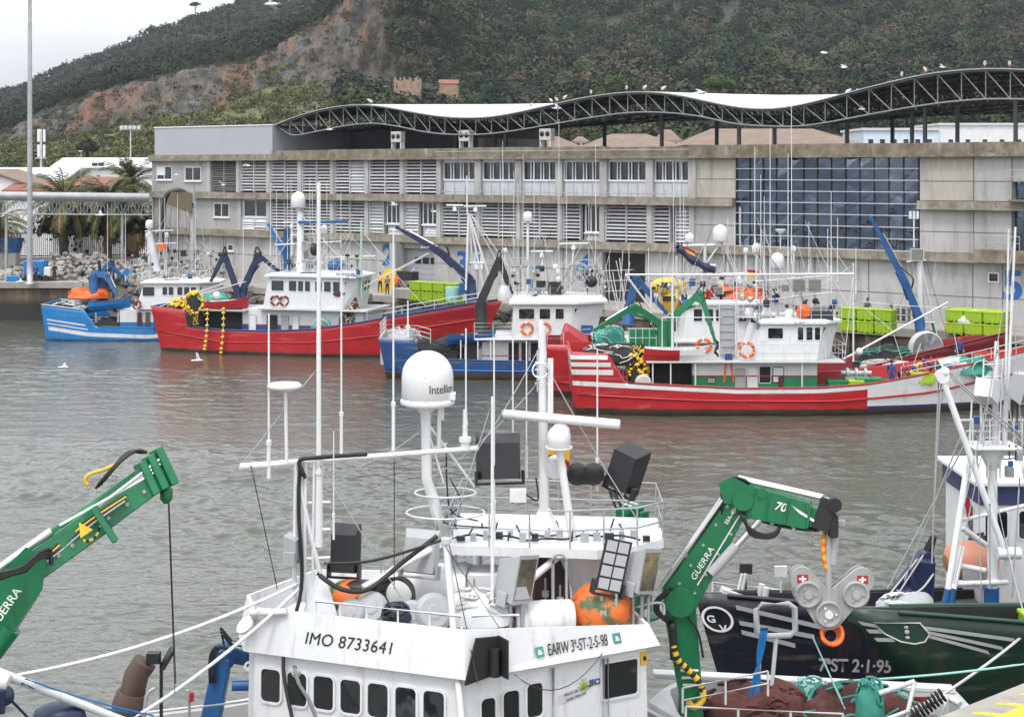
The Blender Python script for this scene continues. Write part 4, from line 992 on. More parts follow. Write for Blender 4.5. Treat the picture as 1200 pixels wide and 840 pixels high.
def port(parent, c, ux, uy, w, h, r=.08, fr=.05, name='window', mats=('white_clean', 'glass'), dep=.035):
    ux = V(ux).normalized(); nz_ = ux.cross(V(uy)).normalized(); uy = nz_.cross(ux); c = V(c); mb = MB()
    o = [c + ux*x + uy*y for x, y in rr(w+2*fr, h+2*fr, r+fr)]; i = [c + ux*x + uy*y for x, y in rr(w, h, r)]; n = len(o)
    vs = [p - nz_*.02 for p in o] + [p + nz_*dep for p in o] + [p + nz_*dep for p in i] + [p + nz_*.006 for p in i]
    for k in range(3): mb.add(vs, [(k*n+j, k*n+(j+1) % n, (k+1)*n+(j+1) % n, (k+1)*n+j) for j in range(n)])
    mb.add([p + nz_*.006 for p in i], [tuple(range(n))], 1)
    return mb.build(name, list(mats), parent)
def house(b, lo, hi, z0, z1, mat='white', roof='white', over=.25, th=.14, name='wheelhouse', wins=(), bottom=None, roofz=0.0):
    """lo/hi: footprint [(x, y)] at z0 and z1 (counter-clockwise from above), wins: (edge, s0, s1, t0, t1)"""
    n = len(lo); A = [b.P(x, y, z0) for x, y in lo]; B_ = [b.P(x, y, z1) for x, y in hi]
    mb = MB(); mb.prism(A, B_); wh = mb.build(name, mat, b.o)
    cx = sum(p[0] for p in hi)/n; cy = sum(p[1] for p in hi)/n
    if roof:
        def gr(k): return [(x + over*k*(1 if x > cx else -1), y + over*k*(1 if y > cy else -1)) for x, y in hi]
        mb = MB(); g = gr(1); mb.prism([b.P(x, y, z1+.003) for x, y in g], [b.P(x, y, z1+th) for x, y in g]); g2 = gr(-.4)
        mb.prism([b.P(x, y, z1+th-.01) for x, y in gr(.9)], [b.P(x, y, z1+th+.12+roofz) for x, y in g2]); rf = mb.build('roof', roof, wh, bevel=.03)
    for (e, s0, s1, t0, t1) in wins:
        a0, a1, b0, b1 = A[e], A[(e+1) % n], B_[e], B_[(e+1) % n]
        f = lambda s, t: a0.lerp(a1, s).lerp(b0.lerp(b1, s), t)
        port(wh, f((s0+s1)/2, (t0+t1)/2), f(s1, (t0+t1)/2)-f(s0, (t0+t1)/2), f((s0+s1)/2, t1)-f((s0+s1)/2, t0), (f(s1, .5)-f(s0, .5)).length, (f(.5, t1)-f(.5, t0)).length)
    return wh
def row(e, s0, s1, n, t0, t1, gap=.25): k = (s1-s0)/n; return [(e, s0+k*i+k*gap/2, s0+k*(i+1)-k*gap/2, t0, t1) for i in range(n)]
def dome(parent, c, r, name='radome', mat='white_clean', hf=1.25, pole=None, pr=.07, polemat='white'):
    c = V(c); mb = MB(); h_ = r*2*hf*.5
    mb.lathe([(r*.55, -h_*1.02), (r*.93, -h_), (r, -h_*.93), (r, 0)] + [(r*math.cos(a), r*1.0*math.sin(a)) for a in [math.pi/2*k/7 for k in range(1, 8)]], c, ZUP, 20); o = mb.build(name, mat, parent)
    if pole is not None:
        mb = MB(); mb.tube(pole, c - ZUP*(h_+.1), pr, n=8); mb.lathe([(pr, -.35), (r*.5, 0)], c - ZUP*h_*1.01, ZUP, 10); mb.build('mast_pole', polemat, parent)
    return o
def scanner(parent, c, L, ang, ped=.35, mat='white_clean', pole=None, w=.14):
    c = V(c); d = V((math.cos(ang), math.sin(ang), 0)); mb = MB(); mb.lathe([(.16, -ped), (.15, -.12), (.09, -.05), (.09, .02)], c, ZUP, 12); mb.beam(c - d*L/2 + ZUP*.09, c + d*L/2 + ZUP*.09, w, w*.9)
    o = mb.build('radar_scanner', mat, parent, bevel=.03)
    if pole is not None: mb = MB(); mb.tube(pole, c - ZUP*ped, .06, n=8); mb.build('mast_pole', mat, parent)
    return o
def flood(parent, c, face, w=.5, h=.45, d=.28, mat='light_grey', glass='lamp_glass', post=None):
    c = V(c); n_ = V(face).normalized(); x, y = ortho(n_); 
    if y.z < 0: y = -y
    x = y.cross(n_); mb = MB()
    A = [c + n_*d/2 + x*a*w/2 + y*e*h/2 for a, e in ((-1,-1),(1,-1),(1,1),(-1,1))]; B_ = [c - n_*d/2 + x*a*w*.36 + y*e*h*.36 for a, e in ((-1,-1),(1,-1),(1,1),(-1,1))]
    mb.prism(B_, A); 
    if post is not None: mb.tube(c - y*h*.4, V(post), .03, n=6)
    o = mb.build('floodlight', mat, parent, bevel=.015)
    mb = MB(); k = .43; mb.prism([c + n_*(d/2+.002) + x*a*w*k + y*e*h*k for a, e in ((-1,-1),(1,-1),(1,1),(-1,1))], [c + n_*(d/2+.012) + x*a*w*k + y*e*h*k for a, e in ((-1,-1),(1,-1),(1,1),(-1,1))]); mb.build('lamp_glass', glass, o)
    return o
def whip(parent, p, q, r=.022, mat='white_clean'):
    p, q = V(p), V(q); mb = MB(); mb.tube(p, p.lerp(q, .18), r*1.7, n=6); mb.tube(p.lerp(q, .18), q, r, r*.6, 6); return mb.build('antenna', mat, parent)
def rail(parent, pts, h=.9, n=2, r=.025, mat='white', step=1.2, name='railing'):
    pts = [V(p) for p in pts]; mb = MB()
    for k in range(1, n+1): mb.path([p + ZUP*h*k/n for p in pts], r, 5)
    for a, b_ in zip(pts[:-1], pts[1:]):
        m_ = max(1, round((b_-a).length/step))
        for i in range(m_+1): mb.tube(a.lerp(b_, i/m_), a.lerp(b_, i/m_)+ZUP*h, r, n=5, caps=False)
    return mb.build(name, mat, parent)
def ladder(parent, p, q, w, side, mat='white'):
    p, q = V(p), V(q); s = V(side).normalized()*w/2; mb = MB(); mb.tube(p-s, q-s, .025, n=5); mb.tube(p+s, q+s, .025, n=5); n = max(3, int((q-p).length/.32))
    for i in range(n): a = p.lerp(q, (i+.5)/n); mb.tube(a-s, a+s, .018, n=5)
    return mb.build('ladder', mat, parent)
def rigging(parent, segs, r=.012, mat='rope', name='stay'):
    for p, q, dr in segs: mb = MB(); mb.path(sag(p, q, dr, 10), r, 4); mb.build(name, mat, parent)
def crane(parent, P, mat, w=.32, ram='chrome', name='deck_crane', jibs=2, hose=True, base=True, hook=True, side=1):
    """P: foot, slew head, elbow, tip (world); folding knuckle boom with rams and hoses"""
    P = [V(p) for p in P]; mb = MB()
    if base: mb.lathe([(w*1.25, 0), (w*1.25, .06), (w*.85, .12), (w*.75, (P[1]-P[0]).length)], P[0], P[1]-P[0], 12)
    pl = (P[2]-P[1]).cross(P[3]-P[2]); pl = pl.normalized() if pl.length > 1e-4 else V((0, 1, 0))
    mb.tube(P[1]-pl*w*.62, P[1]+pl*w*.62, w*.42, n=12)
    root = mb.build(name, mat, parent, bevel=.01)
    mb = MB(); mb.beam(P[1], P[2], w*.72, w*1.15, w2=w*.62, h2=w*.85, up=pl.cross(P[2]-P[1])); mb.tube(P[2]-pl*w*.55, P[2]+pl*w*.55, w*.36, n=12)
    for s in (-1, 1): mb.beam(P[2]-(P[2]-P[1])*.18+pl*w*.36*s, P[2]+(P[3]-P[2])*.16+pl*w*.36*s, w*.06, w*1.1, up=pl.cross(P[2]-P[1]))
    mb.build('boom', mat, root, bevel=.012)
    d = P[3]-P[2]; up = pl.cross(d).normalized(); mb = MB(); mb.beam(P[2], P[2]+d*.66, w*.62, w*.82, w2=w*.56, h2=w*.7, up=up)
    if jibs > 1: mb.beam(P[2]+d*.5, P[2]+d*.86, w*.46, w*.56, up=up)
    mb.beam(P[2]+d*.7, P[3], w*.34, w*.42, up=up); mb.beam(P[2]+d*.93, P[3], w*.5, w*.5, up=up)
    mb.build('jib', mat, root, bevel=.01)
    bd = P[2]-P[1]; ins = (P[3]-P[2]).normalized() - bd.normalized(); ins = ins.normalized() if ins.length > .1 else up
    for a, b_ in ((P[0].lerp(P[1], .55)+ins*w*.3, P[1]+bd*.45+ins*w*.55), (P[1]+bd*.55+ins*w*.62, P[2]+d*.2+ins*w*.12)):
        mb = MB(); mb.tube(a, a.lerp(b_, .6), w*.17, n=8, m=0); mb.tube(a.lerp(b_, .6), b_, w*.09, n=8, m=1); mb.build('hydraulic_ram', [mat, ram], root)
    mb = MB()
    for s in (-.18, .2): mb.tube(P[2]+d*.1-ins*w*.55+pl*w*s, P[2]+d*.72-ins*w*.5+pl*w*s, w*.085, n=6, m=0)
    mb.build('ram_pipe', ram, root)
    if hose:
        for s in (-.3, 0, .3):
            a, b_ = P[1]+bd*.75-ins*w*.5, P[2]+d*.22-ins*w*.4; mid = P[2] - ins*w*1.3
            mb = MB(); mb.path(curve([a+pl*w*s, (a+mid)/2-ins*w*.2+pl*w*s, mid+pl*w*s, (mid+b_)/2+pl*w*s, b_+pl*w*s], 4), w*.055, 5); mb.build('hose', 'black', root)
    if hook: mb = MB(); mb.tube(P[3], P[3]-ZUP*w*1.4, w*.05, n=5); mb.lathe([(w*.08, 0), (w*.2, .1*w), (w*.2, w*.4), (w*.06, w*.55)], P[3]-ZUP*w*1.9, ZUP, 8); mb.build('hook', 'dark', root)
    return root
# ------------------------------------------------------------------ loose things
def life_ring(lab, c, n, R=.36, group='life rings on the wheelhouses', mats=('oilskin_orange', 'white_clean')):
    x, y = ortho(V(n)); c = V(c); mb = MB(); k = 24; pts = [c + (x*math.cos(6.2832*i/k) + y*math.sin(6.2832*i/k))*R for i in range(k)]
    mb.path(pts, R*.24, 8, 0, closed=True)
    for j in range(len(mb.m)): mb.m[j] = 1 if (j//8) % 6 == 0 else 0
    return one('life_ring', list(mats), lab, 'life ring', mb, group)
def dinghy(name, lab, p, q, w, h, m_in, cols, split=None):
    """p stern, q bow: keel line ends on the sheer height"""
    p, q = V(p), V(q); d = q-p; L = d.length; d.normalize(); s = d.cross(ZUP).normalized(); o = thing(name, lab, 'dinghy', (p+q)/2 - ZUP*h, math.atan2(d.y, d.x))
    n = 14; mb = MB(); rows_ = []
    for i in range(n+1):
        f = i/n; hw = w/2*(.72+.28*math.sin(min(1, f/.4)*1.57))*(1 if f < .5 else max(.03, 1-((f-.5)/.5)**2.2)); zz = h*.12*(2*f-1)**2 + (.14*h if f > .8 else 0)*(f-.8)/.2
        c_ = p + d*L*f; prof = [(0, -h*(.95-.5*max(0, f-.75)/.25*0)), (hw*.6, -h*.8), (hw*.92, -h*.35), (hw, zz), (hw*.88, zz), (hw*.8, -h*.3), (0, -h*.55)]
        bowx = d*(.18*h if f > .9 else 0); rows_.append([c_ + s*y + ZUP*z + bowx*(1 if z > -h*.2 else 0) for y, z in prof] + [c_ - s*y + ZUP*z for y, z in prof[1:-1]][::-1])
    k = len(rows_[0])
    for i in range(n):
        for j in range(k):
            jj = (j+1) % k; mt = 1 if j in (3, 4, 5, 6, 7, 8) else (0 if (split is None or i/n < split) else 2)
            mb.add([rows_[i][j], rows_[i+1][j], rows_[i+1][jj], rows_[i][jj]], [(0, 1, 2, 3)], mt, True)
    for e in (0, n): mb.add(rows_[e], [tuple(range(k))], 0 if e == 0 else (2 if split else 0))
    mb.build('hull', [cols[0], m_in, cols[-1]], o)
    for f in (.3, .6): mb = MB(); hw = w*.38; mb.box(p + d*L*f - ZUP*h*.12, (.22, hw*2, .04), 0, (d, s, ZUP)); mb.build('thwart', 'light_grey', o)
    return o
def heap(name, lab, c, size, mats, cat='net', group=None, seed=0, floats=None, fmat='yellow', nf=40, kind=None):
    """a draped pile of netting: lumpy mound with loops of line and, if asked, a string of floats"""
    c = V(c); o = thing(name, lab, cat, c, 0, group); mb = MB(); n, k = 26, 9; vs = []
    for i in range(k+1):
        f = i/k
        for j in range(n):
            a = 6.2832*j/n; r = 1 - f**1.5*.0; r = math.cos(f*1.5)**.6 if f < 1 else .02
            x, y = math.cos(a)*size[0]/2*r, math.sin(a)*size[1]/2*r; z = size[2]*math.sin(f*1.5708)**.8
            nn_ = noise.fractal(V((x*1.6+seed*7, y*1.6, z*1.6)), 1, 2, 3); vs.append(c + V((x*(1+.18*nn_), y*(1+.18*nn_), z*(1+.35*nn_))))
    mb.add(vs, [(i*n+j, i*n+(j+1) % n, (i+1)*n+(j+1) % n, (i+1)*n+j) for i in range(k) for j in range(n)] + [tuple(range(k*n, (k+1)*n))], 0, True)
    mb.build('netting', mats[0], o)
    rnd = random.Random(seed); mb = MB()
    def surf(u, v):
        a = 6.2832*v; f = u; r = math.cos(min(.98, f)*1.5)**.6; return c + V((math.cos(a)*size[0]/2*r*1.06, math.sin(a)*size[1]/2*r*1.06, size[2]*math.sin(f*1.57)**.8*1.12 + .03))
    for s in range(16):
        u, v = rnd.uniform(.1, .9), rnd.random(); pts = []
        for q in range(7): u = min(.95, max(.03, u + rnd.uniform(-.16, .16))); v += rnd.uniform(-.08, .08); pts.append(surf(u, v))
        mb.path(curve(pts, 3), .03, 5)
    mb.build('rope', mats[1], o)
    if floats:
        mb = MB()
        pv = None; u, v = .4, rnd.random()
        for s in range(nf):
            u = min(.95, max(.2, u + rnd.uniform(-.12, .12))); v += rnd.uniform(.01, .07)*(1 if s % 9 else 6); p = surf(u, v) + ZUP*.04; mb.ball(p, floats*rnd.uniform(.8, 1.1), 0, 7, 5, (1, 1, .8))
            if pv is not None: mb.tube(pv, p, .02, n=4)
            pv = p
        mb.build('float_line', fmat, o)
    return o
def ball_buoy(lab, c, r, mat='orange', group=None, sq=(1, 1, 1), name='buoy'):
    c = V(c); o = thing(name, lab, 'buoy', c - ZUP*r, 0, group); mb = MB(); mb.ball(c, r, 0, 20, 12, sq); mb.build('float', mat, o); mb = MB(); mb.tube(c+ZUP*r*.95*sq[2], c+ZUP*r*1.18*sq[2], r*.16, n=8); mb.torus(c+ZUP*r*1.2*sq[2], V((1, 0, 0)), r*.12, r*.04, 0, 10, 5); mb.build('eye', 'dark', o); return o
def tub(lab, c, ax, size=(1.25, 1.05, .85), group='lime green fish tubs on the quay', mat='lime'):
    """ribbed insulated fish tub with feet"""
    x, y = ax; c = V(c); a, b_, h_ = size; o = thing('fish_tub', lab, 'fish tub', c, math.atan2(x.y, x.x), group); mb = MB(); A3 = (x, y, ZUP)
    mb.prism([c + x*s*a*.46 + y*t_*b_*.46 + ZUP*.1 for s, t_ in ((-1,-1),(1,-1),(1,1),(-1,1))], [c + x*s*a*.5 + y*t_*b_*.5 + ZUP*h_ for s, t_ in ((-1,-1),(1,-1),(1,1),(-1,1))])
    for i in range(4):
        for s in (-1, 1): mb.box(c + x*(-.36+.24*i)*a + y*s*b_*.49 + ZUP*h_*.52, (.09*a, .05, h_*.62), 0, A3); mb.box(c + y*(-.36+.24*i)*b_ + x*s*a*.49 + ZUP*h_*.52, (.05, .09*b_, h_*.62), 0, A3)
    mb.build('bin', mat, o, bevel=.015)
    mb = MB()
    for s in (-1, 1): mb.box(c + x*s*a*.47 + ZUP*(h_-.04), (a*.1, b_*1.04, .1), 0, A3); mb.box(c + y*s*b_*.47 + ZUP*(h_-.04), (a*.86, b_*.1, .1), 0, A3)
    mb.build('rim', mat, o, bevel=.012)
    for s in (-1, 0, 1): mb = MB(); mb.box(c + x*s*a*.38 + ZUP*.05, (.14, b_*.86, .1), 0, A3); mb.build('foot', mat, o)
    return o
def skin_mesh(J, E, R, sub=2):
    me = bpy.data.meshes.new('tmp'); me.from_pydata([tuple(j) for j in J], E, []); o = bpy.data.objects.new('tmp', me); COL.objects.link(o)
    o.modifiers.new('s', 'SKIN')
    for i, r in enumerate(R): me.skin_vertices[0].data[i].radius = (r, r) if not isinstance(r, tuple) else r
    me.skin_vertices[0].data[0].use_root = True
    m_ = o.modifiers.new('u', 'SUBSURF'); m_.levels = sub; m_.render_levels = sub
    dg = bpy.context.evaluated_depsgraph_get(); dg.update(); ev = o.evaluated_get(dg); m2 = bpy.data.meshes.new_from_object(ev, preserve_all_data_layers=False, depsgraph=dg)
    bpy.data.objects.remove(o); bpy.data.meshes.remove(me); return m2
def person(lab, foot, face, h=1.74, pose='stand', top='cloth_black', legs='cloth_grey', hat=None, group=None):
    """one continuous body; clothing is painted on by zone; face is the heading angle"""
    foot = V(foot); o = thing('person', lab, 'person', foot, face, group); k = h/1.75
    up = {'stand': 0, 'walk': 0, 'bend': 62, 'sit': 8, 'lean': 22}[pose]; a = math.radians(up); hip = V((0, 0, .92))
    if pose == 'bend': hip = V((-.14, 0, .84))
    if pose == 'sit': hip = V((0, 0, .50))
    td = V((math.sin(a), 0, math.cos(a))); ch = hip + td*.46; nk = hip + td*.58; hd = nk + V((math.sin(a*.7), 0, math.cos(a*.7)))*.12; tp = hd + V((math.sin(a*.5), 0, math.cos(a*.5)))*.15
    J = [hip, hip + td*.22, ch, nk, hd, tp]; E = [(0, 1), (1, 2), (2, 3), (3, 4), (4, 5)]; R = [(.155, .12), (.145, .115), (.17, .115), .062, (.088, .1), (.07, .08)]; Z = [1, 0, 0, 0, 2, 2]
    for s in (-1, 1):
        if pose == 'sit': kn, an, toe = V((.42, s*.12, .5)), V((.44, s*.12, .08)), V((.6, s*.13, .04))
        elif pose == 'walk': kn, an, toe = V((.14*s, s*.09, .5)), V((.22*s-.05, s*.09, .09)), V((.22*s+.13, s*.1, .04))
        else: kn, an, toe = V((.04+hip.x*.3, s*.11, .49)), V((-.02, s*.13, .09)), V((.16, s*.15, .04))
        i = len(J); J += [hip + V((0, s*.09, -.04)), kn, an, toe]; E += [(0, i), (i, i+1), (i+1, i+2), (i+2, i+3)]; R += [.098, .07, .05, .045]; Z += [1, 1, 1, 3]
        sh = ch + V((0, s*.19, 0)) + td*.05
        if pose in ('bend', 'sit', 'lean'): el, wr = sh + V((.12, s*.06, -.27)), sh + V((.32, s*.0, -.42))
        else: el, wr = sh + V((-.03+.07*s, s*.07, -.29)), sh + V((.10+.06*s, s*.07, -.52))
        hn = wr + (wr-el).normalized()*.1; i = len(J); J += [sh, el, wr, hn]; E += [(2, i), (i, i+1), (i+1, i+2), (i+2, i+3)]; R += [.07, .052, .04, .042]; Z += [0, 0, 2, 2]
    m2 = skin_mesh([j*k for j in J], E, [tuple(x*k for x in r) if isinstance(r, tuple) else r*k for r in R], 1); m2.name = 'person_body'
    for x in (top, legs, 'skin', 'black'): m2.materials.append(M[x])
    JJ = [j*k for j in J]
    for p in m2.polygons:
        c_ = p.center; b_ = None
        for (i, j) in E:
            d = JJ[j]-JJ[i]; t_ = max(0, min(1, (c_-JJ[i]).dot(d)/max(1e-6, d.dot(d)))); q = (c_-(JJ[i]+d*t_)).length
            if b_ is None or q < b_[0]: b_ = (q, i if t_ < .5 else j)
        p.material_index = Z[b_[1]]; p.use_smooth = True
    bo = bpy.data.objects.new('body', m2); COL.objects.link(bo); bo.parent = o; KIDS.setdefault(o, []).append(bo); W[bo] = W[o]
    mb = MB(W[o]); f_ = (hd*k + (tp-hd)*k*.45); fw = V((math.cos(a*.5), 0, -math.sin(a*.5)))
    mb.ball(f_ - fw*.015 + (tp-hd)*.25, .108*k, 0, 12, 8, (1, .88, 1.0)) if not hat else mb.lathe([(.125*k, -.03), (.118*k, .05), (.07*k, .11), (0, .12)], f_ + (tp-hd)*.2, (tp-hd), 12)
    # hair or cap covers the back and top of the head
    mb.build('cap' if hat else 'hair', hat or 'cloth_black', o)
    mb = MB(W[o]); mb.ball(f_ + fw*.10*k, .022*k, 0, 6, 4)
    for s in (-1, 1): mb.ball(f_ + fw*.085*k + V((0, s*.034*k, .02*k)), .012*k, 1, 6, 4); mb.ball(f_ + V((0, s*.09*k, 0)), .024*k, 0, 6, 4)
    mb.box(f_ + fw*.085*k - (tp-hd)*.38, (.02, .05*k, .012), 2); mb.build('face', ['skin', 'black', 'cloth_maroon'], o)
    return o
def gull(lab, c, heading, flap=None, span=1.25, bank=0.0, group=None):
    """flap None: perched on pink legs; otherwise wing lift in degrees"""
    c = V(c); o = thing('gull', lab, 'gull', c, heading, group or ('gulls in flight' if flap is not None else 'gulls perched on the wavy roof')); X = W[o]; k = span/1.25
    X = X @ Matrix.Rotation(bank, 4, 'X'); mb = MB(X @ Matrix.Scale(k, 4)); z = 0 if flap is not None else .24; up = V((1, 0, 0)) if flap is not None else V((.9, 0, .42)).normalized()
    mb.lathe([(.005, -.30), (.05, -.22), (.085, -.08), (.09, .05), (.065, .14), (.05, .18), (.052, .22), (.035, .27), (.004, .29)], V((0, 0, z)), up, 10); mb.build('body', 'feather', o)
    mb = MB(X @ Matrix.Scale(k, 4)); t_ = V((0, 0, z)) + up*.29; mb.tube(t_ - up*.02, t_ + up*.06, .016, .006, 6); mb.build('beak', 'yellow', o)
    if flap is None:
        mb = MB(X @ Matrix.Scale(k, 4)); mb.ball(V((-.06, 0, .26)), .1, 0, 10, 6, (1.9, .9, .62)); mb.build('folded_wings', 'feather_grey', o)
        for s in (-1, 1): mb = MB(X @ Matrix.Scale(k, 4)); mb.tube(V((.0, s*.035, 0)), V((0, s*.035, .19)), .009, n=5); mb.box(V((.03, s*.035, .005)), (.07, .04, .01)); mb.build('leg', 'oilskin_orange', o)
    else:
        f = math.radians(flap)
        for s in (-1, 1):
            mb = MB(X @ Matrix.Scale(k, 4)); st = [(0, .07, .12, 0), (.18, .10, -.12, 1), (.34, .06, -.10, 1), (.50, -.02, -.12, .2), (.63, -.14, -.17, -.4)]; vs = []; y = .03; zz = .02; prev = 0
            for (d, xf, xb, e) in st:
                zz += (d-prev)*math.sin(f*e); y += (d-prev)*math.cos(f*e); prev = d; vs += [V((xf, s*y, zz)), V((xb, s*y, zz-.005)), V((xb, s*y, zz+.008)), V((xf, s*y, zz+.016))]
            n = len(st)
            for i in range(n-1):
                for j in range(4): mb.add([vs[i*4+j], vs[i*4+(j+1) % 4], vs[i*4+4+(j+1) % 4], vs[i*4+4+j]], [(0, 1, 2, 3)], 1 if (i == n-2) else (2 if j == 2 else 0), False)
            mb.add(vs[-4:], [(0, 1, 2, 3)], 1); mb.build('wing', ['feather', 'cloth_black', 'feather_grey'], o)
        mb = MB(X @ Matrix.Scale(k, 4)); mb.prism([(-.25, -.03, 0), (-.25, .03, 0), (-.40, .075, 0), (-.40, -.075, 0)], [(-.25, -.03, .015), (-.25, .03, .015), (-.40, .075, .01), (-.40, -.075, .01)]); mb.build('tail', 'feather', o)
    return o
def flag(lab, p, w, h, dirx, bands, pole=None, group=None, droop=.12):
    p = V(p); d = V(dirx).normalized(); mb = MB(); n = 10; s = d.cross(ZUP).normalized(); nb = len(bands); tot = sum(b_[1] for b_ in bands); z0 = 0; mats = []
    for bi, (m_, bw) in enumerate(bands):
        mats.append(m_); rows_ = []
        for i in range(n+1):
            f = i/n; off_ = s*math.sin(f*7)*.06*w*f - ZUP*(droop*w*f*f); rows_.append((p + d*w*f*.94 + off_ - ZUP*h*z0/tot, p + d*w*f*.94 + off_ - ZUP*h*(z0+bw)/tot))
        for i in range(n):
            q = [rows_[i][0], rows_[i+1][0], rows_[i+1][1], rows_[i][1]]; mb.prism([x - s*.006 for x in q], [x + s*.006 for x in q], bi)
        z0 += bw
    return one('flag', mats, lab, 'flag', mb, group)
# ================================================================== the boats moored along the market quay
RED, CRIM, WHT, NAV, AZ, GRN = (.40, .010, .015), (.185, .008, .014), (.62, .62, .62), (.016, .06, .20), (.018, .20, .50), (.012, .24, .09)
M['deck'] = paint('deck_paint', (.16, .15, .14), .7, .6, RUST, .4); M['deck_green'] = paint('deck_green', (.03, .12, .07), .6, .6, RUST, .3)
FACE = V((-.1, -1, -.12))
# ------------------------------------------------------------------ 1: red, white and green boat nearest to us
b = Boat('fishing_boat', 'red fishing boat with white bow and three white stern bars, nearest of the moored row', (3.9, 97.2, 0), 0, group='fishing boats along the market quay')
ref = [(0, 2.15), (5, 1.95), (10, 1.72), (15, 1.75), (18, 1.95), (21, 2.4), (25, 3.2), (30, 4.4)]
top = [(0, 3.9), (2.1, 3.8), (3.1, 2.05), (5, 1.95), (10, 1.72), (15, 1.75), (18, 1.95), (21, 2.4), (25, 3.2), (28, 3.95)]
hull(b, 28, 7.0, top, ref, [hull_mat('hull_red_white', RED, [('hx', 17.9, 99, WHT, 'hz', -9, 9, -.0), ('hd', .06, .34, WHT), ('hd', -.06, .05, (.30, .012, .018)),
   ('hx', -2, 1.95, WHT, 'hz', 3.42, 3.68), ('hx', -2, 2.15, WHT, 'hz', 2.98, 3.25), ('hx', -2, 2.3, WHT, 'hz', 2.48, 2.80), ('hx', 17.9, 99, (.02, .03, .16), 'hz', -9, .56)]), 'deck_green', 'boat_red' if 'boat_red' in M else 'red'], sternrake=.35)
rub(b, [(x, float(np.interp(x, [0, 8, 16, 22, 27], [1.25, .95, .9, 1.3, 2.3]))) for x in np.linspace(.3, 27, 30)], .07, 'red'); cap(b, 3.2, 27.8, .06, 'red')
bx = lambda px, yl=-2.4: b.L(px, 300, yl).x
x0, x1 = bx(812), bx(958)
g = [(x0, -2.3), (x1, -2.3), (x1, 2.3), (x0, 2.3)]
house(b, g, g, 1.0, 2.28, 'boat_green', None, name='deckhouse'); 
wh = house(b, g, g, 2.36, 3.2, 'white', None, name='upper_deckhouse')
mb = MB(b.M); mb.box(((x0+x1)/2, 0, 2.32), (x1-x0+.06, 4.66, .08)); mb.build('red_trim', 'red', b.o)
for a0, a1, z0, z1, mt in ((862, 873, 1.15, 2.75, ('grey', 'grey')), (876, 887.5, 1.05, 2.9, ('light_grey', 'white_clean')), (890, 903, 1.9, 2.9, ('white', 'void')), (906, 918, 1.95, 2.85, ('dark', 'white_clean')), (829, 838, 1.9, 2.2, ('dark', 'steel'))):
    c = b.L((a0+a1)/2, 300, -2.31); port(wh, b.P(c.x, -2.31, (z0+z1)/2), b.dirx(), ZUP, (a1-a0)/19.1, z1-z0, .06, .04, 'door' if z0 < 1.5 else 'hatch', mt)
mb = MB(b.M); xs, xe = bx(757, -2.8), bx(990, -2.8); mb.box(((xs+xe)/2, 0, 3.25), (xe-xs, 6.0, .11)); mb.build('shelter_deck', 'white_dirty', b.o, bevel=.02)
for px in (765, 786, 815, 940): mb = MB(); mb.tube(b.P(bx(px, -2.85), -2.85, 1.1), b.P(bx(px, -2.85), -2.85, 3.2), .05, n=6); mb.build('deck_post', 'white', b.o)
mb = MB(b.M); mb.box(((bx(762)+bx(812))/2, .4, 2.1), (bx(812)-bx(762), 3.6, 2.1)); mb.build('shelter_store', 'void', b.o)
a0, a1, a2 = bx(886, -2.5), bx(962, -2.5), bx(983, -1.4)
lo = [(a0-.25, -2.5), (a1-.25, -2.5), (a2-.5, -1.1), (a2-.5, 1.1), (a1-.25, 2.5), (a0-.25, 2.5)]; hi = [(a0+.45, -2.45), (a1+.1, -2.45), (a2, -1.1), (a2, 1.1), (a1+.1, 2.45), (a0+.45, 2.45)]
wh = house(b, lo, hi, 3.32, 5.55, 'white_clean', 'white_clean', .22, .14, wins=[(0, .13, .37, .60, .88), (0, .62, .71, .56, .9), (0, .76, .86, .56, .9), (0, .90, .985, .56, .9), (1, .1, .30, .56, .9), (1, .4, .6, .56, .9), (1, .7, .92, .56, .9)] + row(2, .05, .95, 3, .56, .9))
mb = MB(); p = b.L(960, 374, -2.0); mb.box(b.P(p.x, -1.9, 5.98), (1.75, .08, .55), 0, (V((1,0,0)), V((0,1,-.25)).normalized(), V((0,.25,1)).normalized())); mb.build('black_panel', 'black', wh)
text('C 217', b.P(bx(930), -2.72, 5.58), (1, 0, 0), ZUP, .26, 'letter', wh, 'lettering', .004)
text('GUARDA', b.P(bx(890, -2.5), -2.56, 4.45), (1, 0, 0), ZUP, .10, 'letter_grey', wh, 'lettering', .004)
rail(b.o, [b.P(bx(845, -2.8), -2.8, 3.3), b.P(bx(992, -2.8), -2.8, 3.3), b.P(bx(992, -2.8), 2.8, 3.3)], 1.0, 2, .022)
# roof of the wheelhouse: masts and gantry
RZ = 5.75
mb = MB(); 
for px0, px1, y, yl in ((733, 857, 322, -1.6), (857, 1001, 322, -1.6)): mb.tube(b.G(px0, y, yl), b.G(px1, y-1 if px1 > 900 else y, yl), .065, n=8)
mb.build('boom_yard', 'white', b.o)
for px, y0, y1, yl, r in ((788, 322, 424, -1.6, .09), (863.5, 325, 424, -1.8, .05), (1000, 308, 424, -1.6, .06), (911, 340, 380, 0, .13), (895, 300, 380, .3, .08), (929, 305, 380, .2, .07), (974, 320, 376, -.4, .06)):
    mb = MB(); mb.tube(b.G(px, y1, yl), b.G(px, y0, yl), r, r*.7, 8); mb.build('mast_pole', 'white', b.o)
mb = MB(); mb.box(b.G(852, 389, -1.7), (18*97/F, .08, 60*97/F)); 
for k in range(7): mb.box(b.G(852, 361+k*9, -1.76), (18*97/F, .06, .06))
mb.build('ribbed_screen', 'grey', b.o)
mb = MB()
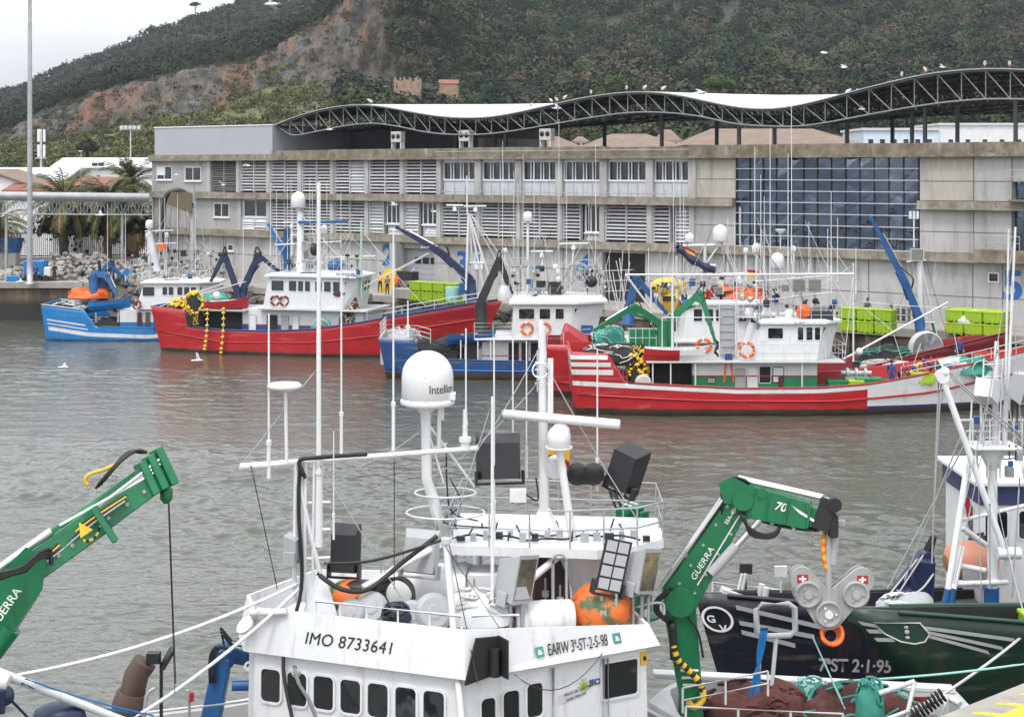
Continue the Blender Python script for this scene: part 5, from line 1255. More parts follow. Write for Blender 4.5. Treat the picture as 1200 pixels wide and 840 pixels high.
for p, q in (((843, 424), (843, 352)), ((862, 424), (862, 352)), ((843, 352), (862, 352)), ((793, 424), (793, 372)), ((776, 372), (846, 372)), ((776, 372), (776, 424)), ((863, 372), (890, 372))): mb.tube(b.G(*p, -1.9), b.G(*q, -1.9), .035, n=5)
mb.build('frame_rail', 'white', b.o)
dome(b.o, b.G(911, 304, 0), .43, pole=b.G(911, 345, 0)); dome(b.o, b.G(886.5, 290, .6), .28, pole=b.G(886.5, 375, .6)); dome(b.o, b.G(874, 293, .9), .16, pole=b.G(874, 330, .9)); dome(b.o, b.G(930, 291, .6), .16, pole=b.G(930, 330, .6))
mb = MB(); mb.lathe([(.03, -.25), (.32, 0), (.32, .08)], b.G(914.5, 270, .3), ZUP, 14); mb.tube(b.G(914.5, 292, .3), b.G(914.5, 271, .3), .03); mb.build('disc_antenna', 'white_clean', b.o)
mb = MB(); mb.tube(b.G(905, 337, -1.2), b.G(907, 337, 0.4), .02); mb.torus(b.G(907, 336, -1.2), (0, 1, 0), .34, .03, 0, 18, 5)
for s in (-.15, 0, .15): mb.tube(b.G(907, 336, -1.2) + V((s, 0, -.3)), b.G(907, 336, -1.2) + V((s, 0, .3)), .015, n=4)
mb.build('direction_finder', 'steel', b.o)
mb = MB(); mb.tube(b.G(885, 353, -.8), b.G(975, 343, -.8), .05); mb.tube(b.G(885, 330, -.8), b.G(985, 322, -.8), .04); mb.build('crosstree', 'white', b.o)
for px, py, w_, h_ in ((936, 334, .84, .82), (954.5, 334, .84, .82), (894.5, 377, .92, .95), (960, 366, .88, .9), (920, 337, .5, .45)): flood(b.o, b.G(px, py, -1.5), FACE, w_, h_, .35, 'grey')
for px, y0, y1, yl in ((884.5, 172, 300, .6), (891.5, 205, 320, .2), (895.5, 230, 320, -.4), (902.5, 150, 330, 0), (923.5, 180, 320, .3), (927.5, 120, 310, .4), (948, 260, 322, .3), (970, 268, 340, 0), (974, 225, 330, -.4), (981.5, 255, 330, .1), (1003, 290, 345, .1), (760, 290, 330, -.8)): whip(b.o, b.G(px, y1, yl), b.G(px, y0, yl), .03)
GEAR = ['white_dirty', 'white', 'grey', 'dark', 'dark', 'black', 'steel', 'blue']
def gear(b, n, x0, x1, y0, y1, v0=-1.6, v1=.8):
    for i in range(n):
        s = random.uniform(.14, .42); c = b.G(random.uniform(x0, x1), random.uniform(y0, y1), random.uniform(v0, v1)); mb = MB(); k = i % 4
        if k == 0: mb.box(c, (s, s, s*random.uniform(.6, 1.4)))
        elif k == 1: mb.lathe([(s*.3, -s*.6), (s*.5, -s*.5), (s*.5, s*.4), (s*.3, s*.6)], c, ZUP, 9)
        elif k == 2: mb.ball(c, s*.5, 0, 9, 6); mb.tube(c, c - ZUP*.7, .025, n=5)
        else: mb.tube(c - ZUP*.6, c + ZUP*.4, .03, n=5); mb.box(c + ZUP*.4, (s*.9, .12, s*.5))
        mb.build(('gear_box', 'canister', 'lamp_globe', 'lamp_bracket')[k], random.choice(GEAR), b.o)
def shrouds(b, n, x0, x1, yt, yb, r=.016, mat='light_grey'):
    for i in range(n):
        xa = random.uniform(x0, x1); p, q = b.G(xa, random.uniform(*yt), random.uniform(-.4, .4)), b.G(xa + random.uniform(-55, 55), random.uniform(*yb), random.uniform(-2.4, -.6)); mb = MB(); mb.path(sag(p, q, random.uniform(0, .3), 8), r, 4); mb.build('stay', mat if i % 3 else 'dark', b.o)
gear(b, 42, 868, 985, 346, 377); shrouds(b, 18, 870, 990, (250, 322), (345, 420))
for px, yl in ((878, -.6), (899, -1), (925, -1.2), (946, -.3)): mb = MB(); p = b.G(px, 372, yl); mb.lathe([(.3, 0), (.3, .5), (.2, .6)], V((p.x, p.y, RZ)), ZUP, 12); mb.build('roof_locker', 'white', b.o)
rail(b.o, [b.P(bx(866), -2.2, RZ), b.P(bx(984, -1.6), -2.2, RZ)], .95, 3, .02)
ladder(b.o, b.G(865.5, 374, -1.2), b.G(865.5, 326, -1.2), .6, (1, 0, 0))
ball_buoy('bright orange ball buoy on the wheelhouse roof of the red and white boat', b.G(942, 365, -1.7), .47, 'orange')
life_ring('orange ring hanging aft of the wheelhouse on the red and white boat', b.G(875, 410, -2.62), (0, 1, 0), .44)
# cranes of this boat: two green knuckle arms meeting on one column
crane(b.o, [b.G(776, 424, -.6), b.G(776, 381, -.6), b.G(744, 359, -.8), b.G(696, 387, -1.0)], 'green', .42)
crane(b.o, [b.G(784, 424, .2), b.G(784, 376, .2), b.G(821, 343, 0), b.G(838, 400, -.6)], 'green', .42)
mb = MB(); pts = [b.G(838, 398, -.6), b.G(842, 404, -.6), b.G(838, 411, -.6), b.G(843, 418, -.6)]; mb.path(curve(pts, 4), .09, 6); mb.build('grab_line', 'black', b.o)
mb = MB(); mb.tube(b.G(733, 322, -1.6), b.G(765, 365, -1), .07); mb.tube(b.G(790, 322, -1.6), b.G(803, 348, -1), .05); mb.build('derrick', 'white', b.o)
# foredeck: derrick boom, forestays, winch, nets
mb = MB(); mb.tube(b.G(988, 421, -.8), b.G(1111, 354, -.8), .075, .05, 8); mb.build('derrick', 'white', b.o)
mb = MB(); mb.ball(b.G(1007, 412, -.9), .24, 0, 12, 8); mb.build('working_lamp', 'white_clean', b.o)
rigging(b.o, [(b.G(1000, 352, -.8), b.G(1110, 360, -.8), .1), (b.G(1000, 350, -.8), b.G(1046, 388, -.8), 0), (b.G(1046, 388, -.8), b.G(1063, 440, -1.2), 0), (b.G(1080, 400, -.8), b.G(1066, 440, -1.2), 0), (b.G(1118, 390, -.8), b.G(1127, 436, -1.5), 0), (b.G(1000, 318, -1.6), b.G(990, 420, -2.6), 0), (b.G(1000, 310, -1.6), b.G(927, 348, 0), .2)], .02, 'white')
mb = MB(); c = b.G(1003, 437, -1.6)
for s in (-.55, 0, .55): mb.lathe([(.34, -.08), (.34, .08)], c + V((s, 0, 0)), V((1, 0, 0)), 14)
mb.tube(c - V((.95, 0, 0)), c + V((.95, 0, 0)), .16, n=10); mb.box(c - ZUP*.45, (1.5, .7, .5)); mb.build('winch', 'steel', b.o)
mb = MB()
for z in (.35, .7): mb.path([b.side(x, b.topz(x), -1) + ZUP*z for x in np.linspace(20, 27.2, 12)], .025, 5)
for x in np.linspace(20, 27.2, 8): mb.tube(b.side(x, b.topz(x), -1), b.side(x, b.topz(x), -1) + ZUP*.72, .022, n=5)
mb.build('bow_rail', 'white', b.o)
b1 = b
dinghy('work_dinghy', 'dinghy with red stern and white bow lying on the shelter deck', b.G(754, 409, -2.3), b.G(836, 408, -2.3), 1.7, .95, 'light_grey', ('red', 'white', 'white_clean'), .47)
life_ring('orange ring lying on the red and white dinghy', b.G(825, 405, -2.75), (.1, 1, .3), .42)
heap('fishing_net', 'dark stern net with green folds and rope above the three white bars', b.P(2.6, -.6, 3.0), (4.2, 4.4, 1.0), ('dark_net', 'rope'), seed=1)
heap('fishing_net', 'teal net heaped below the lower tip of the left green crane arm', b.G(714, 409, .5), (2.2, 2, 1.3), ('teal', 'mint'), seed=2)
heap('float_net', 'net hung with yellow floats beside the white drum, on the stern deck', b.P(bx(747, -2), -2.0, 1.2), (1.3, 1.6, 2.6), ('dark_net', 'yellow'), seed=3, floats=.13, nf=75)
mb = MB(b.M); mb.lathe([(.42, -.5), (.50, -.45), (.50, .45), (.42, .5)], (bx(753.5, -2.8), -2.7, 2.55-.9+.35), V((0, 1, 0)), 18); one('net_drum', 'white_dirty', 'round white drum standing under the red and white dinghy', 'drum', mb)
mb = MB()
for k in range(6):
    x_ = bx(722 + k*4, -2.2)
    mb.tube(b.P(x_, -2.2, 1.2), b.P(x_, -2.2, 3.6), .03, n=5)
for k in range(6): mb.tube(b.P(bx(722, -2.2), -2.2, 1.4+k*.42), b.P(bx(742, -2.2), -2.2, 1.4+k*.42), .025, n=5)
mb.build('stern_cage', 'steel', b.o)
mb = MB()
for k in range(5): mb.tube(b.G(737+k*8, 384, .5), b.G(737+k*8, 424, .5), .03, n=5)
for k in range(4): mb.tube(b.G(735, 385+k*11, .5), b.G(770, 385+k*11, .5), .03, n=5)
mb.build('deck_frame', 'white', b.o)
mb = MB(); mb.box(b.G(755, 402, .9), (1.9, .8, 1.8)); mb.build('green_locker', 'boat_green', b.o)
for px, m_, lab in ((985, 'boat_green', 'green fish tub under the winch on the foredeck'), (1018, 'boat_green', 'green fish tub right of the winch on the foredeck')):
    p = b.L(px, 446, -2.2); tub(lab, b.P(p.x, -2.0, b.topz(p.x)-.75), (V((1,0,0)), V((0,1,0))), (1.6, 1.1, .95), 'tubs on the boat decks', m_)
tub('lime tub between the two green tubs on the foredeck', b.P(bx(1000, -2), -2.6, 1.3), (V((1,0,0)), V((0,1,0))), (.9, .8, .8), 'tubs on the boat decks', 'lime')
tub('lime tub beside the crouching crew on the white bow', b.P(bx(1078, -2), -2.1, 1.75), (V((1,0,0)), V((0,1,0))), (1.6, .9, .75), 'tubs on the boat decks', 'lime')
heap('fishing_net', 'dark green net bundled along the white bow bulwark', b.P(bx(1130, -1), -.9, 2.35), (3.4, 2.2, .95), ('teal', 'dark_net'), seed=4)
mb = MB(); c = b.G(1116, 424, -1.6); mb.box(c, (1.6, .9, .06), 0, (V((1, 0, .12)).normalized(), V((0, 1, .4)).normalized(), V((-.1, -.4, 1)).normalized())); mb.box(c - ZUP*.25, (1.3, .7, .35), 1); one('blue_chest', ['light_grey', 'cyan_blue'], 'blue chest with an open grey lid on the white bow', 'chest', mb)
mb = MB(); c = b.G(1150, 430, -1.8)
for k in range(5): mb.torus(c + V((0, .12*k-.2, -.15)), (0.1, 1, 0.1), .58-.04*k, .05, 0, 22, 6)
one('rope_coil', 'mint', 'big coil of pale mint rope on the bow of the red and white boat', 'rope coil', mb)
person('man in blue overalls standing at the rail on the white and red boat', b.P(bx(1045, -2.6), -2.6, 1.55), 1.2, 1.75, 'stand', 'cloth_blue', 'cloth_blue')
person('crouching man in maroon jacket on the foredeck beside the man in blue', b.P(bx(1056, -2.5), -2.5, 1.75), 0.3, 1.7, 'bend', 'cloth_maroon', 'cloth_black', 'red')
person('man in yellow oilskins bending over nets on the white bow', b.P(bx(1073, -1.7), -1.6, 1.95), 0.1, 1.72, 'bend', 'oilskin_yellow', 'cloth_blue')
person('man in blue bending over nets just right of the yellow oilskins', b.P(bx(1090, -1.7), -1.7, 2.1), 3.0, 1.72, 'bend', 'cloth_blue', 'cloth_black', 'cloth_black')
mb = MB(); p = b.G(854, 424, -2.36); mb.prism([p+V((-.26, 0, 0)), p+V((.26, 0, 0)), p+V((.26, .1, 0)), p+V((-.26, .1, 0))], [p+V((-.2, 0, .5)), p+V((.2, 0, .5)), p+V((.2, .1, .5)), p+V((-.2, .1, .5))], 1)
for s in (-1, 1): mb.beam(p + V((s*.14, .05, 0)), p + V((s*.3, .05, -1.25)), .2, .1)
one('oilskin_suit', ['oilskin_orange', 'cloth_blue'], 'orange oilskin trousers hung on the green deckhouse wall', 'oilskins', mb)
mb = MB(); p = b.G(915, 440, -2.36); mb.beam(p, p - ZUP*.9, .28, .1); one('oilskin_suit', ['brown_net'], 'dark brown apron hung by the white hatch of the green deckhouse', 'oilskins', mb)

# ------------------------------------------------------------------ 2: red boat with crimson bow, behind the first
b = Boat('fishing_boat', 'red fishing boat with long crimson bow, berthed behind the red and white one', (2.3, 104.6, 0), -1.5, group='fishing boats along the market quay')
ref = [(0, 2.4), (6, 1.4), (12, 1.2), (17, 1.3), (20, 1.75), (25, 3.05), (30, 4.2)]
top = [(0, 3.5), (3.5, 3.5), (4.2, 1.9), (12, 1.2), (17, 1.3), (20, 1.75), (25, 3.05), (29.4, 4.15)]
hull(b, 29.4, 7.0, top, ref, [hull_mat('hull_red_crimson', RED, [('hx', 16, 99, CRIM)]), 'deck', 'crimson'], sternrake=.35)
rub(b, [(x, float(np.interp(x, [0, 10, 20, 29], [1.0, .7, .95, 3.0]))) for x in np.linspace(.3, 28.5, 30)], .07, 'red'); cap(b, 4.4, 29.2, .06, 'crimson')
bx = lambda px, yl=-2.4: b.L(px, 300, yl).x
mb = MB(b.M); mb.prism([(1.0, -2.9, 3.45), (2.9, -2.9, 3.45), (2.9, 2.9, 3.45), (1.0, 2.9, 3.45)], [(1.3, -2.8, 4.35), (1.5, -2.8, 4.35), (1.5, 2.8, 4.35), (1.3, 2.8, 4.35)]); mb.build('stern_visor', 'red', b.o)
rail(b.o, [b.P(.1, -3.0, 3.5), b.P(1.2, -3.05, 3.5)], .8, 2, .02)
lo = [(bx(700), -2.6), (bx(905), -2.6), (bx(905), 2.6), (bx(700), 2.6)]; house(b, lo, lo, .9, 3.6, 'white', 'white_dirty', .3, .1, 'deckhouse')
a0, a1, a2 = bx(800), bx(878), bx(892)
lo = [(a0, -2.5), (a1, -2.5), (a2, -1.2), (a2, 1.2), (a1, 2.5), (a0, 2.5)]; hi = [(a0+.3, -2.4), (a1+.15, -2.4), (a2+.3, -1.2), (a2+.3, 1.2), (a1+.15, 2.4), (a0+.3, 2.4)]
wh = house(b, lo, hi, 3.7, 6.1, 'white_clean', 'white', .25, .14, wins=row(0, .1, .95, 5, .55, .88) + row(1, .1, .9, 2, .55, .88))
mb = MB(); c = b.G(882, 392, -2.53); mb.torus(c, (0, 1, 0), .38, .05, 0, 20, 5); mb.build('crest_ring', 'red', wh); text('CE', c + V((-.28, -.02, -.18)), (1, 0, 0), ZUP, .48, 'red', wh, 'lettering', .004, bold=.01)
mb = MB(); p = b.G(812, 366, -2.5); mb.add([p + V((-1.2, -.02, -.5)), p + V((-.6, -.02, .9)), p + V((.5, -.02, .5)), p + V((-.4, -.02, .3))], [(0, 1, 2, 3)]); mb.build('blue_emblem', 'cyan_blue', wh)
mb = MB(); mb.box(b.G(876, 369, -2.2), (1.5, 1.2, .32)); mb.build('red_locker', 'crimson', b.o)
gear(b, 40, 745, 895, 330, 352); shrouds(b, 22, 770, 860, (260, 320), (340, 390)); shrouds(b, 6, 1060, 1100, (292, 320), (390, 430))
# masts
for px, y0, y1, yl, r in ((826, 285, 345, 0, .13), (793, 300, 350, .4, .09), (1078, 292, 418, 0, .22), (763, 330, 380, .4, .07)): mb = MB(); mb.tube(b.G(px, y1, yl), b.G(px, y0, yl), r, r*.8, 10); mb.build('mast_pole', 'white', b.o)
mb = MB(); mb.tube(b.G(800, 288, 0), b.G(846, 287, 0), .09); mb.tube(b.G(843, 287, 0), b.G(828, 308, 0), .05); mb.tube(b.G(745, 322, .3), b.G(858, 327, .3), .05); mb.build('crosstree', 'white', b.o)
dome(b.o, b.G(844, 272, 0), .50, pole=b.G(844, 288, 0)); dome(b.o, b.G(808, 278, .2), .30, pole=b.G(808, 330, .2))
scanner(b.o, b.G(866, 322, .6), 2.4, .2, pole=b.G(866, 345, .6)); scanner(b.o, b.G(822, 312, -.3), 2.0, -.3, pole=b.G(822, 340, -.3))
for px, y0, y1 in ((789, 200, 330), (797, 190, 330), (801, 230, 330), (803, 245, 330), (816, 300, 330), (853, 255, 320), (737, 286, 330), (861, 260, 330)): whip(b.o, b.G(px, y1, .4), b.G(px, y0, .4), .028)
rail(b.o, [b.G(800, 345, -2.2), b.G(895, 345, -2.2)], .9, 2, .02)
crane(b.o, [b.G(736, 380, 1.0), b.G(738, 357, 1.0), b.G(745, 325, 1.0), b.G(782, 368, .6)], 'blue', .5, hook=False)
crane(b.o, [b.G(1081, 405, -1.0), b.G(1077, 372, -1.0), b.G(1060, 330, -1.0), b.G(1020, 254, -1.0)], 'blue', .46, hook=False)
mb = MB()
for q in ((1101, 408), (1090, 404)): mb.tube(b.G(1078, 301, 0), b.G(*q, .6), .09, .07)
mb.tube(b.G(1062, 307, 0), b.G(1085, 305, 0), .06); mb.tube(b.G(1079, 378, 0), b.G(1096, 378, .4), .05)
mb.build('mast_leg', 'white', b.o)
mb = MB(); mb.tube(b.G(1101, 408, .6), b.G(1093, 378, .5), .12); mb.build('mast_foot', 'boat_green', b.o)
flood(b.o, b.G(1074.5, 298, -.3), FACE, .9, .85, .35, 'light_grey')
mb = MB()
for k in (-.25, 0, .25): mb.box(b.G(1071, 252, 0) + V((k, 0, 0)), (.14, .14, .5))
mb.tube(b.G(1071, 290, 0), b.G(1071, 250, 0), .05); mb.box(b.G(1071, 256, 0), (.7, .06, .06)); mb.build('light_cluster', 'white', b.o)
mb = MB(); c = b.G(1085, 408, -1.4); mb.lathe([(1.15, -.25), (1.15, .25), (.3, .3)], c, V((.15, -1, 0)), 26); mb.build('net_hauler', 'white_dirty', b.o)
mb = MB(); mb.lathe([(1.05, .31), (.3, .31)], c, V((.15, -1, 0)), 26); mb.build('hauler_face', 'grey', b.o)
for px, py in ((838, 352), (852, 352), (842, 340)): flood(b.o, b.G(px, py, -1.5), FACE, .6, .5, .3, 'grey')
heap('fishing_net', 'orange and brown net piled on the roof behind the ribbed screen', b.G(862, 354, -.5), (4.6, 2, .9), ('oilskin_orange', 'brown_net'), seed=5)
heap('fishing_net', 'red net bundle beside the bottom of the ribbed screen', b.G(838, 359, -1.0), (1.2, 1, 1.2), ('red', 'brown_net'), seed=6)
heap('fishing_net', 'dark green net between the tan rope and the white hauler drum', b.P(bx(1048, -1), -.6, 1.7), (5.2, 3.2, 1.35), ('dark_net', 'teal'), seed=7)
heap('rope_pile', 'tan rope flaked along the crimson rail', b.P(bx(1042, -2), -2.2, 1.9), (4.0, 1.0, .5), ('rope', 'rope'), 'rope', seed=8)
for lab, c, sq in (('yellow covered boat shape behind the right green crane arm, the upper one', (783, 336), (1.3, .8, .65)), ('yellow fuel drum below the yellow covered shape behind the cranes', (787, 352), (.8, .8, .9))):
    mb = MB(); mb.ball(b.G(*c, 2.2), 1.0, 0, 18, 10, sq); mb.box(b.G(c[0]-3, c[1]-2, 1.45), (.9, .12, .35), 1); one('covered_raft', ['yellow', 'dark'], lab, 'raft', mb)
flag('Spanish flag draped on the dark blue cloth over the market side cranes', b.G(799, 288, -.6), 1.0, .75, (1, 0, -.3), [('red', 1), ('yellow', 2), ('red', 1)])
flag('small yellow and red flag left of the large radome mast', b1.G(876, 316, .9), .75, .5, (1, 0, 0), [('red', 1), ('yellow', 2)])
mb = MB(); mb.path(curve([b.G(793, 288, -.5), b.G(808, 302, -.5), b.G(825, 312, -.4), b.G(838, 317, -.3)], 4), .28, 7, rfun=lambda f: .34*(.6+.4*math.sin(f*9+1)**2)); one('furled_cover', 'navy_crane', 'dark blue cloth cover furled along the mast under the Spanish flag', 'cover', mb)
person('man with red cap standing at the crimson rail near the lime tubs', b.P(bx(1122, -1.5), -1.9, 2.1), -1.4, 1.75, 'stand', 'cloth_blue', 'cloth_black', 'red')
b2 = b
# ------------------------------------------------------------------ 3: navy blue boat
b = Boat('fishing_boat', 'navy blue fishing boat with white wheelhouse and rails around its stern', (-9.05, 113.5, 0), 0, group='fishing boats along the market quay')
ref = [(0, 1.75), (5, 1.45), (12, 1.3), (18, 1.7), (27, 3.7)]; top = [(0, 2.95), (2.2, 2.85), (2.5, 1.6), (5, 1.45), (12, 1.3), (18, 1.7), (26.6, 3.6)]
hull(b, 26.6, 7.0, top, ref, [hull_mat('hull_navy', (.016, .065, .20), [], (.07, .03, .022), .45), 'deck', 'white_dirty'], sternrake=.7)
rub(b, [(x, float(np.interp(x, [0, 10, 26], [.75, .6, 2.2]))) for x in np.linspace(.3, 26, 24)], .06, 'cyan_blue'); cap(b, 2.6, 26.4, .05, 'blue')
bx = lambda px, yl=-2.4: b.L(px, 300, yl).x
g = [(bx(565), -2.2), (bx(720), -2.2), (bx(720), 2.2), (bx(565), 2.2)]
dh = house(b, g, g, .8, 2.75, 'white', None, name='deckhouse'); mb = MB(b.M); mb.box(((g[0][0]+g[1][0])/2, 0, 1.6), (g[1][0]-g[0][0]+.05, 4.46, .06)); mb.build('red_trim', 'red', b.o)
for a0, a1 in ((596, 608), (611, 619), (622, 634), (545, 560)): port(dh, b.P(bx((a0+a1)/2, -2.22), -2.22, 1.75), b.dirx(), ZUP, (a1-a0)/16.2, 1.6, .05, .04, 'door', ('light_grey', 'void'))
mb = MB(b.M); mb.box(((bx(556, -2.9)+bx(722, -2.9))/2, 0, 2.85), (bx(722, -2.9)-bx(556, -2.9), 6, .12)); mb.build('shelter_deck', 'white', b.o, bevel=.02)
a0, a1, a2 = bx(600), bx(668), bx(706, -1.2)
lo = [(a0, -2.5), (a1, -2.5), (a2-.5, -1.0), (a2-.5, 1.0), (a1, 2.5), (a0, 2.5)]; hi = [(a0+.1, -2.45), (a1+.2, -2.45), (a2+.1, -1.0), (a2+.1, 1.0), (a1+.2, 2.45), (a0+.1, 2.45)]
wh = house(b, lo, hi, 2.92, 5.35, 'white', 'white_clean', .3, .16, roofz=.25, wins=[(0, .10, .36, .56, .86), (0, .45, .63, .56, .86), (0, .72, .86, .56, .86)] + row(1, .05, .97, 4, .54, .86) + row(2, .05, .95, 3, .54, .86))
mb = MB(); mb.box(b.G(668, 352, -1.7), (.85, .4, .5)); mb.build('black_panel', 'black', wh)
mb = MB(); p = b.G(612, 352, -1.8); mb.beam(p, p + V((1.1, 0, .45)), .5, .12); mb.build('blue_board', 'blue', b.o)
mb = MB(); mb.box(b.G(688, 386, -2.2), (.85, .05, .6), 0); mb.build('blue_banner', 'blue', b.o)
text('COFRADIA', b.G(682, 387, -2.24), (1, 0, .1), ZUP, .13, 'letter_white', b.o, 'lettering', .004)
RZ = 5.7
dome(b.o, b.G(618.5, 253, 0), .34, pole=b.G(618.5, 345, 0), pr=.1); dome(b.o, b.G(592, 293, .5), .16, pole=b.G(592, 330, .5)); dome(b.o, b.G(654, 318, -.4), .17, pole=b.G(654, 345, -.4))
scanner(b.o, b.G(635, 296, .2), 1.7, .25, pole=b.G(637, 345, .2)); scanner(b.o, b.G(672, 287, .6), 2.4, .35, pole=b.G(668, 345, .6)); 
for px, y0, y1 in ((589, 165, 345), (602, 200, 340), (607, 215, 340), (613, 180, 340), (626, 190, 340), (639, 275, 340), (655, 140, 345), (664, 190, 330), (690, 235, 330), (698, 170, 330), (714, 300, 345)): whip(b.o, b.G(px, y1, .4), b.G(px, y0, .4), .026)
mb = MB()
for y in (303, 313): mb.tube(b.G(597, y, .2), b.G(622, y, .2), .04, n=6)
for px in (597, 609, 622): mb.tube(b.G(px, 303, .2), b.G(px, 345, .2), .03, n=5)
for px in (603, 615): mb.box(b.G(px, 308, .0), (.45, .3, .4))
mb.build('lamp_rack', 'grey', b.o)
mb = MB()
for k in range(7): mb.torus(b.G(686, 320, -.6) + V((random.uniform(-.8, .8), random.uniform(-.3, .3), random.uniform(-.3, .5))), (random.uniform(-.4, .4), 1, random.uniform(-.4, .4)), random.uniform(.5, .85), .035, 0, 20, 5)
mb.build('pipe_hoop', 'steel', b.o)
mb = MB(); mb.lathe([(.42, -.15), (.42, .15), (.1, .18)], b.G(693, 330, -.9), V((-.2, -1, 0)), 18); mb.build('searchlight', 'black', b.o)
mb = MB(); mb.box(b.G(650, 338, -.6), (1.0, .3, 1.0)); mb.box(b.G(634, 333, -.2), (.7, .3, .5)); mb.build('dark_box', 'dark', b.o)
gear(b, 42, 600, 710, 312, 345); shrouds(b, 20, 590, 720, (255, 310), (340, 380))
rail(b.o, [b.P(bx(604), -2.3, RZ), b.P(bx(705, -1.6), -2.3, RZ)], .8, 2, .02)
mb = MB()
for i in range(12): px = 694 + i*4; mb.tube(b.G(px, 300 + random.uniform(-10, 20), random.uniform(-1, 1)), b.G(px + random.uniform(-10, 14), 366, random.uniform(-1.5, 0)), .03, n=5)
for y in (318, 330, 342): mb.tube(b.G(694, y, 0), b.G(744, y-2, 0), .03, n=5)
mb.build('fore_rigging', 'light_grey', b.o)
life_ring('left one of the pair of rings on the navy boat wheelhouse', b.G(617.5, 385, -2.55), (0, 1, 0), .40); life_ring('right one of the pair of rings on the navy boat wheelhouse', b.G(638, 385, -2.55), (0, 1, 0), .40)
rail(b.o, [b.P(-.5, -2.8, 2.95), b.P(2.3, -3.1, 2.85), b.P(3.2, -3.2, 2.6)], 1.0, 3, .025); rail(b.o, [b.P(-.5, -2.8, 2.95), b.P(-.5, 2.8, 2.95)], 1.0, 3, .025)
rail(b.o, [b.P(bx(556), -2.9, 2.92), b.P(bx(600), -2.9, 2.92)], 1.1, 4, .025)
mb = MB()
for px in (540, 560, 575): mb.tube(b.P(bx(px, -2.9), -2.9, .8), b.P(bx(px, -2.9), -2.9, 2.8), .05)
mb.build('deck_post', 'white', b.o)
dinghy('work_dinghy', 'blue dinghy carried above the aft deck of the navy boat', b.G(525, 393, -2.0), b.G(580, 388, -2.0), 1.5, .8, 'dark', ('blue', 'dark'))
crane(b.o, [b.G(566, 405, .6), b.G(563, 355, .6), b.G(585, 304, .6), b.G(600, 345, .4)], 'dark', .55, hook=False)
mb = MB(); mb.lathe([(.5, 0), (.55, .5), (.3, 1.1)], b.G(591, 352, .3), ZUP, 14); mb.build('power_block', 'light_grey', b.o)
heap('fishing_net', 'black net heaped on the stern of the navy boat', b.P(3.4, -.2, 1.0), (5.4, 5, 1.5), ('dark_net', 'dark_net'), seed=9)
heap('fishing_net', 'grey net on boards behind the stern rail of the navy boat', b.P(.9, 0, 1.9), (2.4, 4.6, 1.3), ('grey', 'rope'), seed=10)
b3 = b
# fender frame at the red boat's stern
mb = MB()
for k in range(5): mb.tube(b2.P(-.55, -2.9, .6+k*.55), b2.P(.05, -3.2, .6+k*.55), .035, n=6)
for p in ((-.55, -2.9), (.05, -3.2)): mb.tube(b2.P(*p, .4), b2.P(*p, 3.1), .04, n=6)
mb.build('boarding_ladder', 'white', b2.o)
# ------------------------------------------------------------------ 4: long red boat
b = Boat('fishing_boat', 'long red fishing boat with blue inner bulwark and raised stern full of yellow floats', (-28.6, 130.6, 0), -15.5, group='fishing boats along the market quay')
ref = [(0, 2.3), (5, 2.0), (10, 2.0), (14, 2.25), (18, 2.9), (22, 3.7), (27, 4.9)]
top = [(0, 3.75), (2.6, 3.5), (2.75, 2.15), (6, 2.0), (10, 2.0), (14, 2.25), (18, 2.9), (22, 3.7), (26.6, 4.8)]
hull(b, 26.6, 7.0, top, ref, [hull_mat('hull_red', RED, [('hx', 18.2, 99, (.30, .010, .018), 'hz', 3.1, 9)], (.075, .045, .035), .28), 'deck', 'blue'], rake=2.4, sternrake=1.0)
rub(b, [(x, float(np.interp(x, [0, 6, 14, 20, 26], [1.7, .95, 1.15, 1.9, 3.2]))) for x in np.linspace(.2, 26, 30)], .06, 'red'); cap(b, 2.9, 26.4, .055, 'blue', (-1,)); 
bx = lambda px, yl=-2.4: b.L(px, 300, yl).x
g = [(bx(283), -2.2), (bx(425), -2.2), (bx(425), 2.2), (bx(283), 2.2)]
dh = house(b, g, g, 1.2, 3.6, 'white', None, name='deckhouse')
mb = MB(b.M); mb.box(((g[0][0]+g[1][0])/2, 0, 1.75), (g[1][0]-g[0][0]+.06, 4.5, 1.1)); mb.build('blue_dado', 'blue', b.o); mb = MB(b.M); mb.box(((g[0][0]+g[1][0])/2, 0, 2.36), (g[1][0]-g[0][0]+.08, 4.52, .08)); mb.build('red_trim', 'red', b.o)
for a0, a1, mt in ((330, 338, ('grey', 'grey')), (313, 325, ('dark', 'void')), (343, 350, ('light_grey', 'white_clean')), (292, 300, ('light_grey', 'white_clean')), (398, 414, ('dark', 'void'))): port(dh, b.P(bx((a0+a1)/2, -2.24), -2.26, 2.3), b.dirx(), ZUP, (a1-a0)/14.2, 1.7, .05, .04, 'door', mt)
mb = MB(b.M); mb.box(((bx(302, -2.8)+bx(430, -2.8))/2, 0, 3.72), (bx(430, -2.8)-bx(302, -2.8), 5.9, .13)); mb.build('shelter_deck', 'white_dirty', b.o, bevel=.02)
a0, a1, a2 = bx(309), bx(402), bx(421, -1.4)
lo = [(a0, -2.55), (a1, -2.55), (a2-.3, -1.2), (a2-.3, 1.2), (a1, 2.55), (a0, 2.55)]; hi = [(a0+.5, -2.5), (a1+.1, -2.5), (a2+.1, -1.2), (a2+.1, 1.2), (a1+.1, 2.5), (a0+.5, 2.5)]
wh = house(b, lo, hi, 3.8, 6.35, 'white', 'white_clean', .28, .16, wins=[(0, .06, .22, .55, .87), (0, .29, .39, .55, .87)] + row(0, .40, .58, 2, .55, .87) + row(0, .62, .97, 3, .55, .87) + row(1, .05, .95, 4, .55, .87) + row(2, .05, .95, 3, .55, .87))
